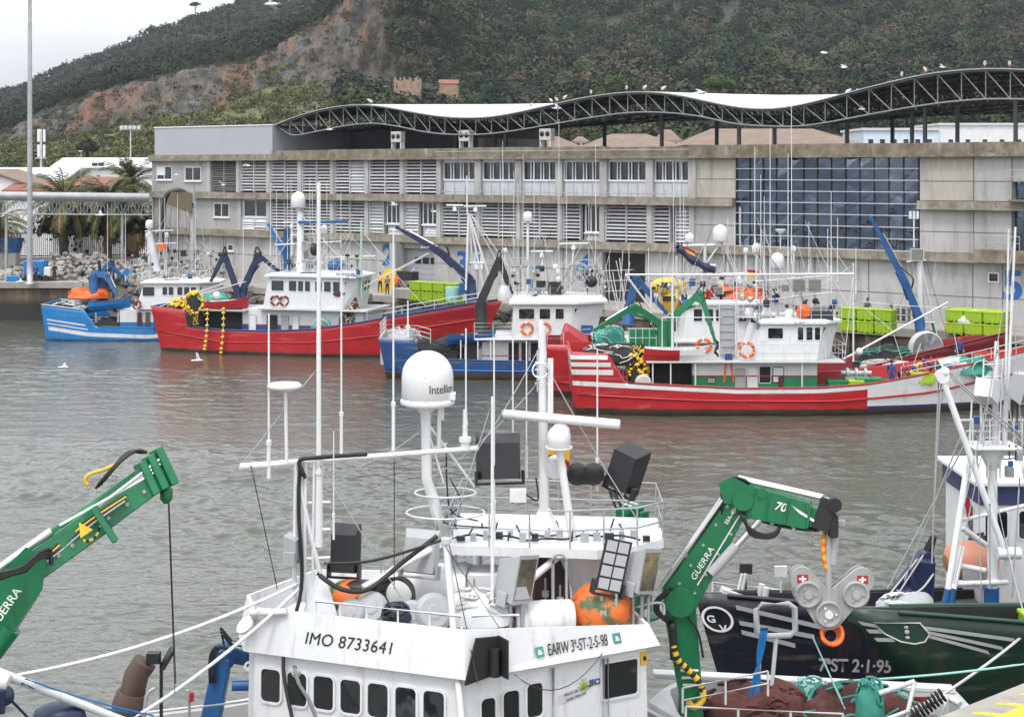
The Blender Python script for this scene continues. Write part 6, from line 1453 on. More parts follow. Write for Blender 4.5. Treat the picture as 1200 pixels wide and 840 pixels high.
mb = MB(); mb.box(b.G(397, 321.5, -2.5), (3.0, .12, .62), 0, (b.dirx(), b.diry(), ZUP)); mb.build('name_board', 'white_clean', wh); text('NUEVO PILAR', b.G(394, 323.5, -2.6), b.dirx(), ZUP, .34, 'letter', wh, 'lettering', .004)
mb = MB(); mb.box(b.G(363, 323, -2.0), (1.5, .3, .5), 0, (b.dirx(), b.diry(), ZUP)); mb.build('black_panel', 'black', wh)
mb = MB(); mb.ball(b.G(397, 344.5, -2.58), .5, 0, 14, 6, (1, .08, .45)); mb.build('brass_emblem', 'brown_net', wh)
RZ = 6.6
mb = MB(b.M); xm = b.L(352, 300, 0).x
mb.lathe([(.9, 6.5), (.55, 7.2), (.32, 7.6), (.26, 11.5)], (xm, 0, 0), ZUP, 12); mb.build('mast_tower', 'white', b.o)
dome(b.o, b.G(349.5, 233, 0), .58, pole=b.G(349.5, 275, 0), pr=.12); dome(b.o, b.G(380, 268, .4), .32, pole=b.G(380, 320, .4))
mb = MB(); mb.beam(b.G(350, 260.5, -.3), b.G(407, 260, -.3), .22, .22); mb.build('blue_radar_bar', 'blue', b.o)
mb = MB(); mb.tube(b.G(322, 287, 0), b.G(400, 283, 0), .06); mb.tube(b.G(380, 302, 0), b.G(440, 300, 0), .05); mb.tube(b.G(340, 276, .3), b.G(372, 274, .3), .05); mb.build('crosstree', 'white', b.o)
scanner(b.o, b.G(342, 262, .3), 1.6, .3, pole=b.G(342, 300, .3))
for px, y0, y1 in ((324, 222, 330), (337, 214, 330), (341, 210, 330), (343, 225, 330), (363, 208, 320), (366, 218, 320), (383, 212, 330), (388, 240, 330), (399.5, 226, 290), (423, 262, 320), (285, 235, 330), (317, 215, 300)): whip(b.o, b.G(px, y1, .3), b.G(px, y0, .3), .03)
mb = MB(); mb.tube(b.G(423.5, 350, -1.4), b.G(423.5, 258, -1.4), .10, .08, 8); mb.build('fore_mast', paint('pale_green_paint', (.36, .50, .44), .5, .85), b.o)
for px, py, s in ((357, 298, .8), (368, 290, .6), (363, 310, .7), (375, 305, .5), (352, 312, .6), (366, 281, .5), (358, 286, .55)): flood(b.o, b.G(px, py, random.uniform(-.8, .2)), V((random.uniform(-.6, .6), -1, -.1)), s, s, .3, 'white' if s < .7 else 'light_grey', post=b.G(px, py+14, .2))
mb = MB(); mb.lathe([(.55, -.3), (.5, .0), (.2, .2)], b.G(371, 292, -.6), V((.9, -.4, .1)), 16); mb.build('horn_speaker', 'black', b.o)
mb = MB(); mb.box(b.G(336, 293, .6), (.5, .4, 3.6)); mb.build('blue_column', 'blue', b.o)
gear(b, 40, 335, 420, 300, 322); shrouds(b, 12, 340, 420, (235, 290), (310, 360))
mb = MB(); mb.ball(b.G(393, 312, -1.0), .65, 0, 12, 8, (1, 1, .9)); one('blue_cover', 'blue', 'bright blue covered bundle on the roof above the name board', 'cover', mb)
rail(b.o, [b.P(bx(312), -2.3, RZ), b.P(bx(376), -2.3, RZ)], .9, 2, .02); rail(b.o, [b.P(bx(376), -2.4, RZ+.4), b.P(bx(420), -2.2, RZ+.4)], .9, 4, .02)
rigging(b.o, [(b.G(505, 297, 0), b.G(390, 355, -1), 0), (b.G(368, 284, 0), b.G(410, 322, -1), 0), (b.G(352, 262, 0), b.G(312, 320, -1.5), 0), (b.G(352, 250, 0), b.G(423, 322, -1.4), .3), (b.G(420, 262, -1.4), b.G(500, 360, 0), .4)], .022, 'white')
mb = MB(); mb.tube(b.G(389, 355, -1.2), b.G(502, 297, -1.2), .05, n=6); mb.build('boom_pole', 'white', b.o)
crane(b.o, [b.G(281, 362, 0), b.G(279, 344, 0), b.G(263, 297, 0), b.G(247, 330, -.2)], 'navy_crane', .46, hook=False)
crane(b.o, [b.G(286, 362, .3), b.G(284, 342, .3), b.G(303, 298, .3), b.G(332, 322, .3)], 'navy_crane', .50, hook=False)
crane(b.o, [b.G(344, 332, 1.2), b.G(343, 318, 1.2), b.G(331, 292, 1.2), b.G(314, 262, 1.2)], 'cyan_blue', .42, hook=False)
# bow: tripod mast, crane, rails
mb = MB()
for q in ((556, 338), (546, 340), (566, 334), (575, 330)): mb.tube(b.G(549, 250, 0), b.G(*q, .5 if q[0] > 550 else -.5), .10, .09)
mb.tube(b.G(547.5, 250, 0), b.G(547, 206, 0), .07, .05); mb.tube(b.G(551, 308, 0), b.G(569, 308, 0), .06); mb.build('tripod_mast', 'white', b.o)
scanner(b.o, b.G(557, 243, 0), 1.9, .4); scanner(b.o, b.G(533, 242, 0), 1.6, -.5)
for q in ((600, 318), (590, 320)): mb = MB(); mb.tube(b.G(551, 250, 0), b.G(*q, 0), .03, n=5); mb.build('stay', 'white', b.o)
crane(b.o, [b.G(553, 352, .2), b.G(552, 328, .2), b.G(516, 295, .2), b.G(464, 266, .2)], 'navy_crane', .50, hook=False)
mb = MB(); mb.box(b.G(548, 338, .4), (1.3, 1.2, .8)); mb.build('crane_plinth', 'blue', b.o)
rail(b.o, [b.side(x, b.topz(x), -1) for x in (18.5, 20, 22, 24, 25.5)], .7, 2, .03)
for px, y0, y1 in ((243, 363, 409), (262, 362, 413)):
    p, q = b.G(px, y0, -3.0), b.G(px-3, y1, -3.62); r_ = b.G(px-.5, 388, -3.62); mb = MB(); pts = curve([p, r_, q], 12); mb.path(pts, .03, 5, 1)
    for t_ in pts[::3]: mb.ball(t_ - V((0, .05, 0)), .16, 0, 8, 6, (1, 1, .75))
    one('float_string', ['yellow', 'rope'], ('string of yellow floats hanging over the red hull, nearer the stern' if px < 250 else 'string of yellow floats hanging over the red hull, nearer the wheelhouse'), 'float string', mb, 'float strings over the red hull')
heap('float_net', 'net full of yellow floats heaped on the raised red stern', b.P(1.7, -.6, 3.0), (3.4, 4.8, 1.1), ('dark_net', 'teal'), seed=11, floats=.17, nf=110)
heap('float_net', 'yellow float net hanging between the grey stern post and the dark store', b.P(bx(227, -2.6), -2.5, 2.1), (1.6, 1.3, 2.5), ('dark_net', 'yellow'), seed=12, floats=.16, nf=60)
heap('fishing_net', 'teal net spread along the top of the float net on the red stern', b.P(3.2, .3, 3.75), (3.2, 2.2, .8), ('teal', 'mint'), seed=13)
mb = MB(b.M); mb.box((bx(222, -2.5), -2.6, 2.6), (.8, .3, 2.2)); mb.build('grey_door', 'grey', b.o)
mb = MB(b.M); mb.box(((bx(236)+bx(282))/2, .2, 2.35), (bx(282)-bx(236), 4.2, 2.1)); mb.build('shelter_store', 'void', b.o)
mb = MB(b.M); mb.box(((bx(230)+bx(290))/2, -.2, 3.5), (bx(290)-bx(230), 5.4, .12)); mb.build('aft_shelter_deck', 'grey', b.o)
mb = MB(); mb.tube(b.G(183, 361, -2), b.G(262, 332, -1), .05); mb.tube(b.G(195, 356, -2), b.G(288, 330, -1), .04); mb.build('stern_boom', 'light_grey', b.o)
mb = MB(); mb.ball(b.G(254, 346, -1.6), .32, 0, 14, 8); mb.build('deck_lamp', 'white_clean', b.o)
dinghy('work_dinghy', 'red dinghy with a white stripe lying on the aft deck of the long red boat', b.G(243, 354, -2.0), b.G(290, 350, -2.0), 1.6, .85, 'white', ('red', 'red'))
life_ring('left one of two faded rings on the long red boat wheelhouse', b.G(322.5, 352, -2.6), (0, 1, 0), .36, mats=('crimson', 'rope')); life_ring('right one of two faded rings on the long red boat wheelhouse', b.G(333, 352.5, -2.6), (0, 1, 0), .36, mats=('crimson', 'rope'))
mb = MB(); c = b.G(378, 383, -2.6)
for k in range(6): mb.torus(c + V((random.uniform(-.15, .15), 0, random.uniform(-.2, .1))), (random.uniform(-.2, .2), 1, .1), random.uniform(.5, .8), .05, 0, 20, 5)
one('rope_coil', 'mint', 'hanging loops of pale mint rope against the blue bulwark of the long red boat', 'rope coil', mb)
heap('fishing_net', 'brown net hung by the wheelhouse front of the long red boat', b.P(bx(410, -1.8), -1.8, 2.2), (1.8, 1.4, 2.0), ('brown_net', 'rope'), seed=14)
mb = MB(); mb.lathe([(.62, 0), (.66, .25), (.62, .5), (.66, .75), (.6, 1.1)], b.G(531, 352, 1.0), ZUP, 16); one('rope_bale', 'mint', 'round mint rope bale standing on the red bow below the lime tubs', 'rope bale', mb)
b4 = b
# ------------------------------------------------------------------ 5: bright blue boat
b = Boat('fishing_boat', 'bright blue fishing boat with white bands along its hull at the far left', (-41.3, 138.4, 0), 0, group='fishing boats along the market quay')
ref = [(0, 1.9), (4, 1.35), (9, 1.15), (13, 1.35), (19, 2.8)]; top = [(0, 3.2), (3.6, 2.75), (4.6, 1.3), (9, 1.15), (13, 1.35), (18.6, 2.7)]
hull(b, 18.6, 6.4, top, ref, [hull_mat('hull_blue', AZ, [('hd', .62, .95, WHT, 'hx', .3, 99), ('hx', .2, 3.9, WHT, 'hd', .30, .40), ('hx', .2, 3.7, WHT, 'hd', -.05, .08)], (.01, .06, .15), .05), 'deck', 'cyan_blue'], sternrake=.3)
cap(b, 0, 3.4, .05, 'light_grey'); cap(b, 4.8, 18.4, .05, 'cyan_blue')
bx = lambda px, yl=-2.1: b.L(px, 300, yl).x
g = [(bx(140), -2.0), (bx(250), -2.0), (bx(250), 2.0), (bx(140), 2.0)]; dh = house(b, g, g, .6, 2.6, 'white', None, name='deckhouse'); mb = MB(b.M); mb.box(((g[0][0]+g[1][0])/2, 0, 1.1), (g[1][0]-g[0][0]+.06, 4.08, .9)); mb.build('blue_dado', 'cyan_blue', b.o)
a0, a1, a2 = bx(159, -2.3), bx(232, -2.3), bx(252, -1.4)
lo = [(a0, -2.3), (a1, -2.3), (a2, -1), (a2, 1), (a1, 2.3), (a0, 2.3)]; hi = [(a0+.7, -2.25), (a1, -2.25), (a2+.3, -1), (a2+.3, 1), (a1, 2.25), (a0+.7, 2.25)]
wh = house(b, lo, hi, 2.7, 5.0, 'white_clean', 'white_clean', .25, .15, wins=[(0, .03, .23, .52, .86)] + row(0, .36, .58, 2, .56, .86) + row(0, .62, .98, 3, .56, .86) + row(1, .05, .95, 3, .56, .86))
mb = MB(); mb.box(b.G(201, 331, -1.9), (1.2, .3, .5)); mb.build('black_panel', 'black', wh)
life_ring('faded ring on the aft corner of the blue boat wheelhouse', b.G(160, 357, -2.5), (0, 1, 0), .36, mats=('crimson', 'rope'))
dome(b.o, b.G(175, 262, 0), .34, pole=b.G(175, 330, 0), pr=.14); dome(b.o, b.G(195, 275, .4), .2, pole=b.G(195, 330, .4))
mb = MB(); mb.tube(b.G(174, 272, 0), b.G(184, 318, 0), .3, .4, 10); mb.tube(b.G(170, 271, 0), b.G(203, 270, 0), .06); mb.tube(b.G(176, 286, 0), b.G(206, 285, 0), .05); mb.build('mast_tower', 'white', b.o)
for px, y0, y1 in ((187, 232, 320), (193, 232, 320), (208, 228, 320), (229, 236, 320), (179, 250, 320), (126, 240, 330), (147, 250, 330)): whip(b.o, b.G(px, y1, .3), b.G(px, y0, .3), .03)
mb = MB(); mb.box(b.G(190, 289, -.2), (.7, .3, .5)); mb.build('orange_lamp_box', 'oilskin_orange', b.o)
gear(b, 60, 150, 262, 292, 330, -1, 2); shrouds(b, 16, 165, 250, (240, 290), (310, 345))
for px, py in ((160, 306), (172, 312), (190, 305), (205, 309), (221, 306), (236, 311), (214, 318), (246, 318)): flood(b.o, b.G(px, py, -.5), FACE, .55, .5, .3, 'light_grey')
rail(b.o, [b.P(bx(165), -2, 5.25), b.P(bx(246), -2, 5.25)], .85, 2, .02); ladder(b.o, b.G(171, 330, -.9), b.G(171, 312, -.9), .7, (1, 0, 0))
crane(b.o, [b.G(110, 362, -.3), b.G(110, 322, -.3), b.G(125, 322, -.3), b.G(137, 347, -.8)], 'blue', .55, hook=False)
crane(b.o, [b.G(118, 362, .6), b.G(118, 326, .6), b.G(128, 308, .6), b.G(152, 334, .4)], 'blue', .5, hook=False)
mb = MB(); mb.prism([b.G(142, 322, .2), b.G(155, 322, .2), b.G(155, 322, 1.2), b.G(142, 322, 1.2)], [b.G(147, 314, .2), b.G(150, 314, .2), b.G(150, 314, 1.0), b.G(147, 314, 1.0)]); mb.build('blue_hood', 'cyan_blue', b.o)
mb = MB(); mb.tube(b.G(133, 350, .5), b.G(133, 305, .5), .1); mb.tube(b.G(116, 305, .5), b.G(118, 330, .5), .16); mb.build('crane_post', 'navy_crane', b.o)
dinghy('work_dinghy', 'blue dinghy on the deck of the bright blue boat', b.G(105, 355, -1.8), b.G(153, 350, -1.8), 1.5, .85, 'dark', ('cyan_blue', 'cyan_blue'))
heap('fishing_net', 'grey net with white rope heaped on the blue stern', b.P(1.9, -.4, 2.3), (3.6, 4.6, .9), ('dark_net', 'rope'), seed=15, floats=.07, fmat='white', nf=60)
heap('fishing_net', 'orange net and buoys behind the blue dinghy', b.G(104, 349, .2), (3.6, 2, .8), ('oilskin_orange', 'orange'), seed=16)
heap('fishing_net', 'dark gear under the blue dinghy in the waist of the blue boat', b.P(bx(120), -1.2, .6), (4.4, 2.4, 1.3), ('dark_net', 'steel'), seed=17)
mb = MB()
for px in (112, 138): mb.tube(b.P(bx(px), -2, .6), b.P(bx(px), -2, 2.4), .05)
mb.build('deck_post', 'white', b.o)
for px, m_ in ((163.5, 'brown_net'), (173, 'exhaust')): mb = MB(); p = b.G(px, 366, -2.1); mb.beam(p, p - ZUP*1.1, .34, .12, w2=.42); one('oilskin_suit', m_, 'brown oilskins hung under the blue boat wheelhouse, ' + ('left piece' if px < 170 else 'right piece'), 'oilskins', mb)
b5 = b
# ------------------------------------------------------------------ quay side: tubs, people, gear
A2 = (UD, VD)
def stack(px, py, cols, rows_, tiers, lab):
    p = CZ(px, py, QZ); u = (p-P0).dot(UD); v = (p-P0).dot(VD); ords = ['bottom', 'middle', 'top', 'upper']; cn = ['leftmost', 'second', 'third', 'fourth', 'fifth', 'sixth']
    for r in range(rows_):
        for i in range(cols):
            for k in range(tiers):
                tub(f"{'bottom' if k == 0 else 'top'} lime tub, {cn[i]} from left{'' if rows_ == 1 else ', front row' if r == 0 else ', back row'}, {lab}", FB(u + i*1.32, v + r*1.12, QZ + k*.87), A2)
stack(490, 353, 4, 1, 2, 'below number 3'); stack(996, 389, 3, 1, 2, 'under the glass facade'); stack(1121, 392, 3, 2, 2, 'below number 5')
person('man in dark clothes with yellow jacket, left of the three on the quay', CZ(445.5, 342, QZ), -1.2, 1.78, 'walk', 'oilskin_yellow', 'cloth_black')
person('man in dark grey, middle of the three on the quay by number 2', CZ(454, 346, QZ), -1.9, 1.78, 'stand', 'cloth_grey', 'cloth_black')
person('man in orange vest, right of the three on the quay by number 2', CZ(464.5, 345, QZ), -1.0, 1.8, 'stand', 'oilskin_orange', 'cloth_grey')
mb = MB(); p = CZ(458, 341, QZ); mb.prism([p + UD*s*1.0 + VD*t_*.6 for s, t_ in ((-1,-1),(1,-1),(1,1),(-1,1))], [p + UD*(s*.8+.3) + VD*t_*.5 + ZUP*2.0 for s, t_ in ((-1,-1),(1,-1),(1,1),(-1,1))]); one('oilskin_rack', 'yellow', 'yellow oilskins draped over a rack behind the three men', 'oilskins', mb, bevel=.15)
mb = MB(); p = CZ(477, 350, QZ); mb.box(p + ZUP*.45, (2.6, 1.2, .9), 0, (UD, VD, ZUP)); one('concrete_block', 'conc', 'low concrete block on the quay edge left of the lime tubs', 'block', mb, bevel=.05)
o = thing('hand_cart', 'dark wheeled cart with a slanted white bar beside the men on the quay', 'cart', CZ(476, 343, QZ)); p = CZ(476, 342, QZ)
mb = MB(); mb.box(p + ZUP*1.5, (2.2, 1.0, .8), 0, (UD, VD, ZUP)); mb.build('tray', 'dark', o)
for s in (-.8, .8): mb = MB(); mb.lathe([(.4, -.1), (.4, .1)], p + UD*s + ZUP*.4 - VD*.4, VD, 14); mb.build('wheel', 'black', o)
mb = MB(); mb.tube(p - UD*1.0 + ZUP*.2, p + UD*1.0 + ZUP*2.2, .06); mb.tube(p - UD*.9 + ZUP*.3, p - UD*.9 + ZUP*1.5, .05); mb.tube(p + UD*.9 + ZUP*.3, p + UD*.9 + ZUP*1.5, .05); mb.build('frame', 'white', o)
person('dark figure standing beside the left quay lamp mast', C(192, 0, 1)*0 + V(((192-600)*150/F*.0 + (64-600)*157/F, 157, QZ)), -1.5, 1.78, 'stand', 'cloth_black', 'cloth_black')
person('man in dark jacket walking right of the tall grey mast on the left quay', V(((42-600)*155.5/F, 155.5, QZ)), -1.2, 1.76, 'walk', 'cloth_blue', 'cloth_black')
person('worker seated on the left quay edge left of the tall mast', V(((26-600)*155/F, 155, QZ)), -1.6, 1.7, 'sit', 'cloth_grey', 'cloth_black')
mb = MB(); p = V(((18-600)*155.5/F, 155.5, QZ)); mb.box(p + ZUP*.35, (1.6, 1, .7)); one('tarp_box', 'cyan_blue', 'teal blue covered crate on the left quay beside the seated worker', 'crate', mb, bevel=.08)
o = thing('van', 'small blue and white box van parked behind the riprap at the left edge', 'van', V(((42-600)*157.5/F, 157.5, QZ))); p = o.location.copy()
mb = MB(); mb.box(p + V((0, 0, 1.35)), (2.2, 1.3, 1.5)); mb.build('body', 'cyan_blue', o, bevel=.08); mb = MB(); mb.box(p + V((1.3, 0, .95)), (.8, 1.3, 1.0)); mb.build('cab', 'white', o, bevel=.1)
for s in (-.7, 1.2): mb = MB(); mb.lathe([(.32, -.1), (.32, .1)], p + V((s, -.6, .32)), (0, 1, 0), 12); mb.build('wheel', 'black', o)
o = thing('cargo_container', 'bright blue skip standing by the fence at the left edge', 'skip', V(((6-600)*163/F, 163, QZ))); mb = MB(); p = o.location + ZUP*2.6; mb.prism([p + V((s*1.4, t_*.8, 0)) for s, t_ in ((-1,-1),(1,-1),(1,1),(-1,1))], [p + V((s*1.7, t_*1, 1.6)) for s, t_ in ((-1,-1),(1,-1),(1,1),(-1,1))]); mb.build('bin', 'blue', o); mb = MB(); mb.box(p - ZUP*1.3, (2.8, 1.6, 2.6)); mb.build('plinth', 'conc', o)
person('man in dark clothes on top of the lime tubs under the glass facade', FB((CZ(1007, 389, QZ)-P0).dot(UD), (CZ(1007, 389, QZ)-P0).dot(VD) + 1.3, QZ + .5), -1.6, 1.8, 'lean', 'cloth_grey', 'cloth_black')
person('man in black leaning at the right end of the lime tubs under the glass facade', CZ(1049, 386, QZ), 2.6, 1.78, 'lean', 'cloth_black', 'cloth_grey', 'cloth_black')
person('man in red cap behind the lime tubs below number 5', CZ(1184, 398, QZ), 2.8, 1.8, 'stand', 'cloth_black', 'cloth_black', 'red')
mb = MB(); p = CZ(1150, 391, QZ); mb.ball(p + ZUP*1.0 - VD*1.2, 1.0, 0, 14, 8, (1.3, .7, .75)); one('plastic_bundle', 'white_clean', 'white plastic bundle in front of the lime tubs below number 5', 'bundle', mb)
for k, px in enumerate((1058, 1065)):
    mb = MB(); p = CZ(px, 378, QZ)
    for z in (.1, .6, 1.1): mb.box(p + ZUP*z, (.9, .7, .06), 0, (UD, VD, ZUP))
    for s in (-.42, .42): mb.box(p + UD*s + ZUP*.6, (.06, .7, 1.2), 0, (UD, VD, ZUP))
    one('wire_trolley', 'grey', 'grey shelf trolley against the hall, ' + ('left one' if k == 0 else 'right one') + ' by the blue crane', 'trolley', mb)
# the crane ship and boat masts beyond the right edge of the row (green gantry)
o = thing('tower_light', 'grey goose neck lamp column with dark olive hood on the quay by the hall', 'lamp column', CZ(226, 340, QZ)); p = o.location.copy()
mb = MB(); mb.tube(p, p + ZUP*9.6, .28, .24, 10); mb.build('column', 'grey', o)
mb = MB(); mb.path(curve([p + ZUP*7.8, p + V((-.6, 0, 9.0)), p + V((-1.6, -.2, 9.4)), p + V((-2.6, -.3, 8.5)), p + V((-2.7, -.3, 5.0)), p + V((-2.2, -.3, 3.6))], 5), .28, 8, rfun=lambda f: .34 - .18*f); mb.build('hose_arm', 'dark', o)
mb = MB(); mb.prism([p + V((-2.4, -.6, 8.2)), p + V((0, -.5, 7.2)), p + V((0, .5, 7.2)), p + V((-2.4, .5, 8.2))], [p + V((-1.9, -.6, 9.3)), p + V((0, -.5, 9.2)), p + V((0, .5, 9.2)), p + V((-1.9, .5, 9.3))]); mb.build('hood', paint('olive_hood', (.12, .10, .05), .6), o)
# ================================================================== the boats below us
def pix_side(b, px, py, sd):
    """hull surface coordinates (x, z) seen at a place of the photograph"""
    best = None
    for xi in np.linspace(b.len*.35, b.len*.995, 60):
        for zi in np.linspace(.1, b.ztop, 40):
            p = b.side(xi, zi, sd); e = (600 + F*p.x/p.y - px)**2 + (HY + F*(H-p.z)/p.y - py)**2
            if best is None or e < best[0]: best = (e, xi, zi)
    return best[1], best[2]
def hull_patch(b, quads, mat, sd, name, lift=.012, n=14):
    """painted bands: each quad ((x0, z0, z1), (x1, z0, z1)) laid on the plating"""
    for (xa, za0, za1), (xb, zb0, zb1) in quads:
        mb = MB(); vs = []
        for i in range(n+1):
            f = i/n; x = xa + (xb-xa)*f
            for z in (za0 + (zb0-za0)*f, za1 + (zb1-za1)*f):
                p = b.side(x, z, sd); q = b.side(x+.05, z, sd) - p; r_ = b.side(x, z+.05, sd) - p; nn_ = q.cross(r_).normalized(); nn_ = nn_ if nn_.y < 0 else -nn_
                vs += [p + nn_*lift]
        mb.add(vs, [(2*i, 2*i+2, 2*i+3, 2*i+1) for i in range(n)], 0, True); mb.build(name, mat, b.o)
def hull_text(b, body, px, py, size, sd, mat, shear=0., bold=0., k=1.0, lift=.015, sx=1.0, rise=0.0):
    x0, z0 = pix_side(b, px, py, sd)
    cu = bpy.data.curves.new('t', 'FONT'); cu.body = body; cu.size = size; cu.shear = shear; cu.offset = bold; tmp = bpy.data.objects.new('t', cu); me = bpy.data.meshes.new_from_object(tmp); bpy.data.objects.remove(tmp); bpy.data.curves.remove(cu)
    me.name = 'hull_lettering'; Wi = W[b.o].inverted()
    for v in me.vertices:
        x, z = x0 - v.co.x*k*sx, z0 + v.co.y + rise*v.co.x; p = b.side(x, z, sd); nn_ = (b.side(x+.05, z, sd)-p).cross(b.side(x, z+.05, sd)-p).normalized(); nn_ = nn_ if nn_.y < 0 else -nn_
        v.co = Wi @ (p + nn_*lift)
    me.materials.clear(); me.materials.append(M[mat]); o = bpy.data.objects.new('hull_lettering', me); COL.objects.link(o); attach(o, b.o)
# ------------------------------------------------------------------ A: white wheelhouse boat
a = Boat('trawler', 'white fishing boat with numbered wheelhouse, masts and floodlights, right below the viewer', (2.2, 35.1, 0), 209)
hull(a, 16.5, 7.4, [(0, 3.0), (8, 3.0), (12, 3.3), (16.2, 4.1)], [(0, 3), (8, 3), (12, 3.3), (17, 4.3)], [hull_mat('hull_white_a', (.05, .055, .06), [('hd', -.1, .25, WHT)]), 'deck', 'white_dirty'], rake=1.6, sternw=.8)
cap(a, .2, 16, .07, 'white', n=30); a.len = 16.5
A_, B_, C_ = V((-.9, 29.5, 0)), V((-5.46, 31.28, 0)), V((3.06, 31.68, 0)); Bq, Cq = V((-4.6, 35.2, 0)), V((2.1, 36.0, 0)); B2 = V((-5.75, 32.3, 0))
PLAN = [B_, A_, C_, Cq, Bq, B2]
cen = sum((p for p in PLAN), V((0, 0, 0)))/6
def plan(k, z): return [cen + (p-cen)*k + ZUP*z for p in PLAN]
zb_, zt_ = 5.22, 6.14; ZT = {0: 6.10, 1: 6.14, 2: 5.64, 3: 5.62, 4: 5.9, 5: 6.08}
mb = MB(); mb.prism(plan(.955, 2.2), plan(.94, zb_+.02)); wha = mb.build('wheelhouse', 'white_clean', a.o)
mb = MB(); lo_, hi_, hin = plan(1.0, zb_), [V((p.x, p.y, ZT[i])) for i, p in enumerate(plan(.955, 0))], [V((p.x, p.y, ZT[i])) for i, p in enumerate(plan(.94, 0))]
mb.prism(lo_, hi_, 0, False); n = 6
mb.add(hi_ + hin, [(i, (i+1) % n, n+(i+1) % n, n+i) for i in range(n)]); mb.add(hin + plan(.94, 5.42), [(i, (i+1) % n, n+(i+1) % n, n+i) for i in range(n)]); mb.add(plan(.94, 5.42), [tuple(range(n))]); mb.add(lo_, [tuple(reversed(range(n)))])
vis = mb.build('visor', 'white_clean', wha, bevel=.015)
def onf(P, Q, s, z, k0=.955, k1=.94, za=2.2, zb2=5.24, out=0.0):
    """point on a wheelhouse wall between two plan corners"""
    k = k0 + (k1-k0)*(z-za)/(zb2-za); p = (cen + (P.lerp(Q, s)-cen)*k); d = (Q-P).normalized(); nn_ = V((d.y, -d.x, 0)); return V((p.x, p.y, z)) + nn_*out
for P, Q, specs in ((B_, A_, [(.085+.131*i, .098, 4.55, .66) for i in range(7)]), (A_, C_, [(.13, .075, 4.42, .62), (.25, .085, 4.46, .66), (.375, .085, 4.52, .66)])):
    d = (Q-P).normalized(); L_ = (Q-P).length
    for s, wd, zc, hh in specs:
        c = onf(P, Q, s, zc, out=.006); up = (onf(P, Q, s, zc+.3) - onf(P, Q, s, zc-.3)); port(wha, c, d, up, wd*L_*.92, hh, .10, .045, 'window', ('white_clean', 'glass'), .03)
d = (C_-A_).normalized()
port(wha, onf(A_, C_, .845, 4.62, out=.006), d, ZUP, .85, .72, .06, .05, 'window', ('white', 'glass'), .03)
# green and white things seen through the panes: chart table and chairs just behind the glass
ps = lambda px, py: (px, py)
t0 = onf(B_, A_, .14, 5.45); uxl = (A_-B_).normalized()
def visor_pt(P, Q, s, z, out=.012): k = 1.0 + (.955-1.0)*(z-zb_)/(ztop_at(P, Q, s)-zb_); p = cen + (P.lerp(Q, s)-cen)*k; dd = (Q-P).normalized(); return V((p.x, p.y, z)) + V((dd.y, -dd.x, 0))*out
def ztop_at(P, Q, s): return ZT[PLAN.index(P)]*(1-s) + ZT[PLAN.index(Q)]*s
def visor_up(P, Q, s): return visor_pt(P, Q, s, zt_) - visor_pt(P, Q, s, zb_)
text('IMO 8733641', visor_pt(B_, A_, .275, 5.53), uxl, visor_up(B_, A_, .4), .335, 'letter', vis, 'lettering', .004, shear=.18, space=1.06)
text('EARW 3ª-ST-2-5-98', visor_pt(A_, C_, .415, 5.40), d, visor_pt(A_, C_, .5, 5.7)-visor_pt(A_, C_, .5, 5.4), .33, 'letter', vis, 'lettering', .004, space=.95, sx=.545)
for s in (.375, .79):
    mb = MB(); c = visor_pt(A_, C_, s, 5.50, .014); u_ = (visor_pt(A_, C_, .5, 5.7)-visor_pt(A_, C_, .5, 5.4)).normalized(); q = [c - d*.09 - u_*.1, c + d*.09 - u_*.1, c + d*.09 + u_*.1, c - d*.09 + u_*.1]; mb.prism(q, [p + V((d.y, -d.x, 0))*.006 for p in q]); q = [c - d*.05 - u_*.05, c + d*.06 - u_*.05, c + d*.02 + u_*.04, c - d*.03 + u_*.05]; q = [p + V((d.y, -d.x, 0))*.008 for p in q]; mb.prism(q, [p + V((d.y, -d.x, 0))*.004 for p in q], 1); mb.build('emblem_plate', ['teal', 'white_clean'], vis)
# sticker signs on the side wall
c = onf(A_, C_, .62, 4.55, out=.01); mb = MB(); q = [c + d*x + ZUP*z for x, z in ((-.5, -.22), (.0, -.14), (.0, .06), (-.5, -.02))]; mb.prism(q, [p + V((d.y, -d.x, 0))*.004 for p in q]); mb.build('notice_plate', 'light_grey', wha)
text('PESCA DE CANTABRIA', onf(A_, C_, .535, 4.47, out=.016), d + ZUP*.16, ZUP, .075, 'letter', wha, 'lettering', .002)
text('GURE ITSASOA', onf(A_, C_, .545, 4.37, out=.016), d + ZUP*.16, ZUP, .07, 'letter', wha, 'lettering', .002)
c = onf(A_, C_, .645, 4.62, out=.012); mb = MB()
for i in range(10): an = 6.283*i/10; mb.beam(c, c + (d*math.cos(an) + ZUP*math.sin(an))*.15, .05, .006, w2=.02)
mb.build('sun_emblem', 'lime', wha); text('IFCD', onf(A_, C_, .675, 4.60, out=.014), d, ZUP, .16, 'blue', wha, 'lettering', .003, bold=.006)
mb = MB(); c = onf(A_, C_, .985, 4.95, out=.012); mb.box(c, (.16, .02, .26), 0, (d, V((-d.y, d.x, 0)), ZUP)); mb.ball(c + V((d.y, -d.x, 0))*.012, .05, 1, 8, 6, (1, .2, 1)); mb.build('hazard_plate', ['yellow', 'black'], wha)
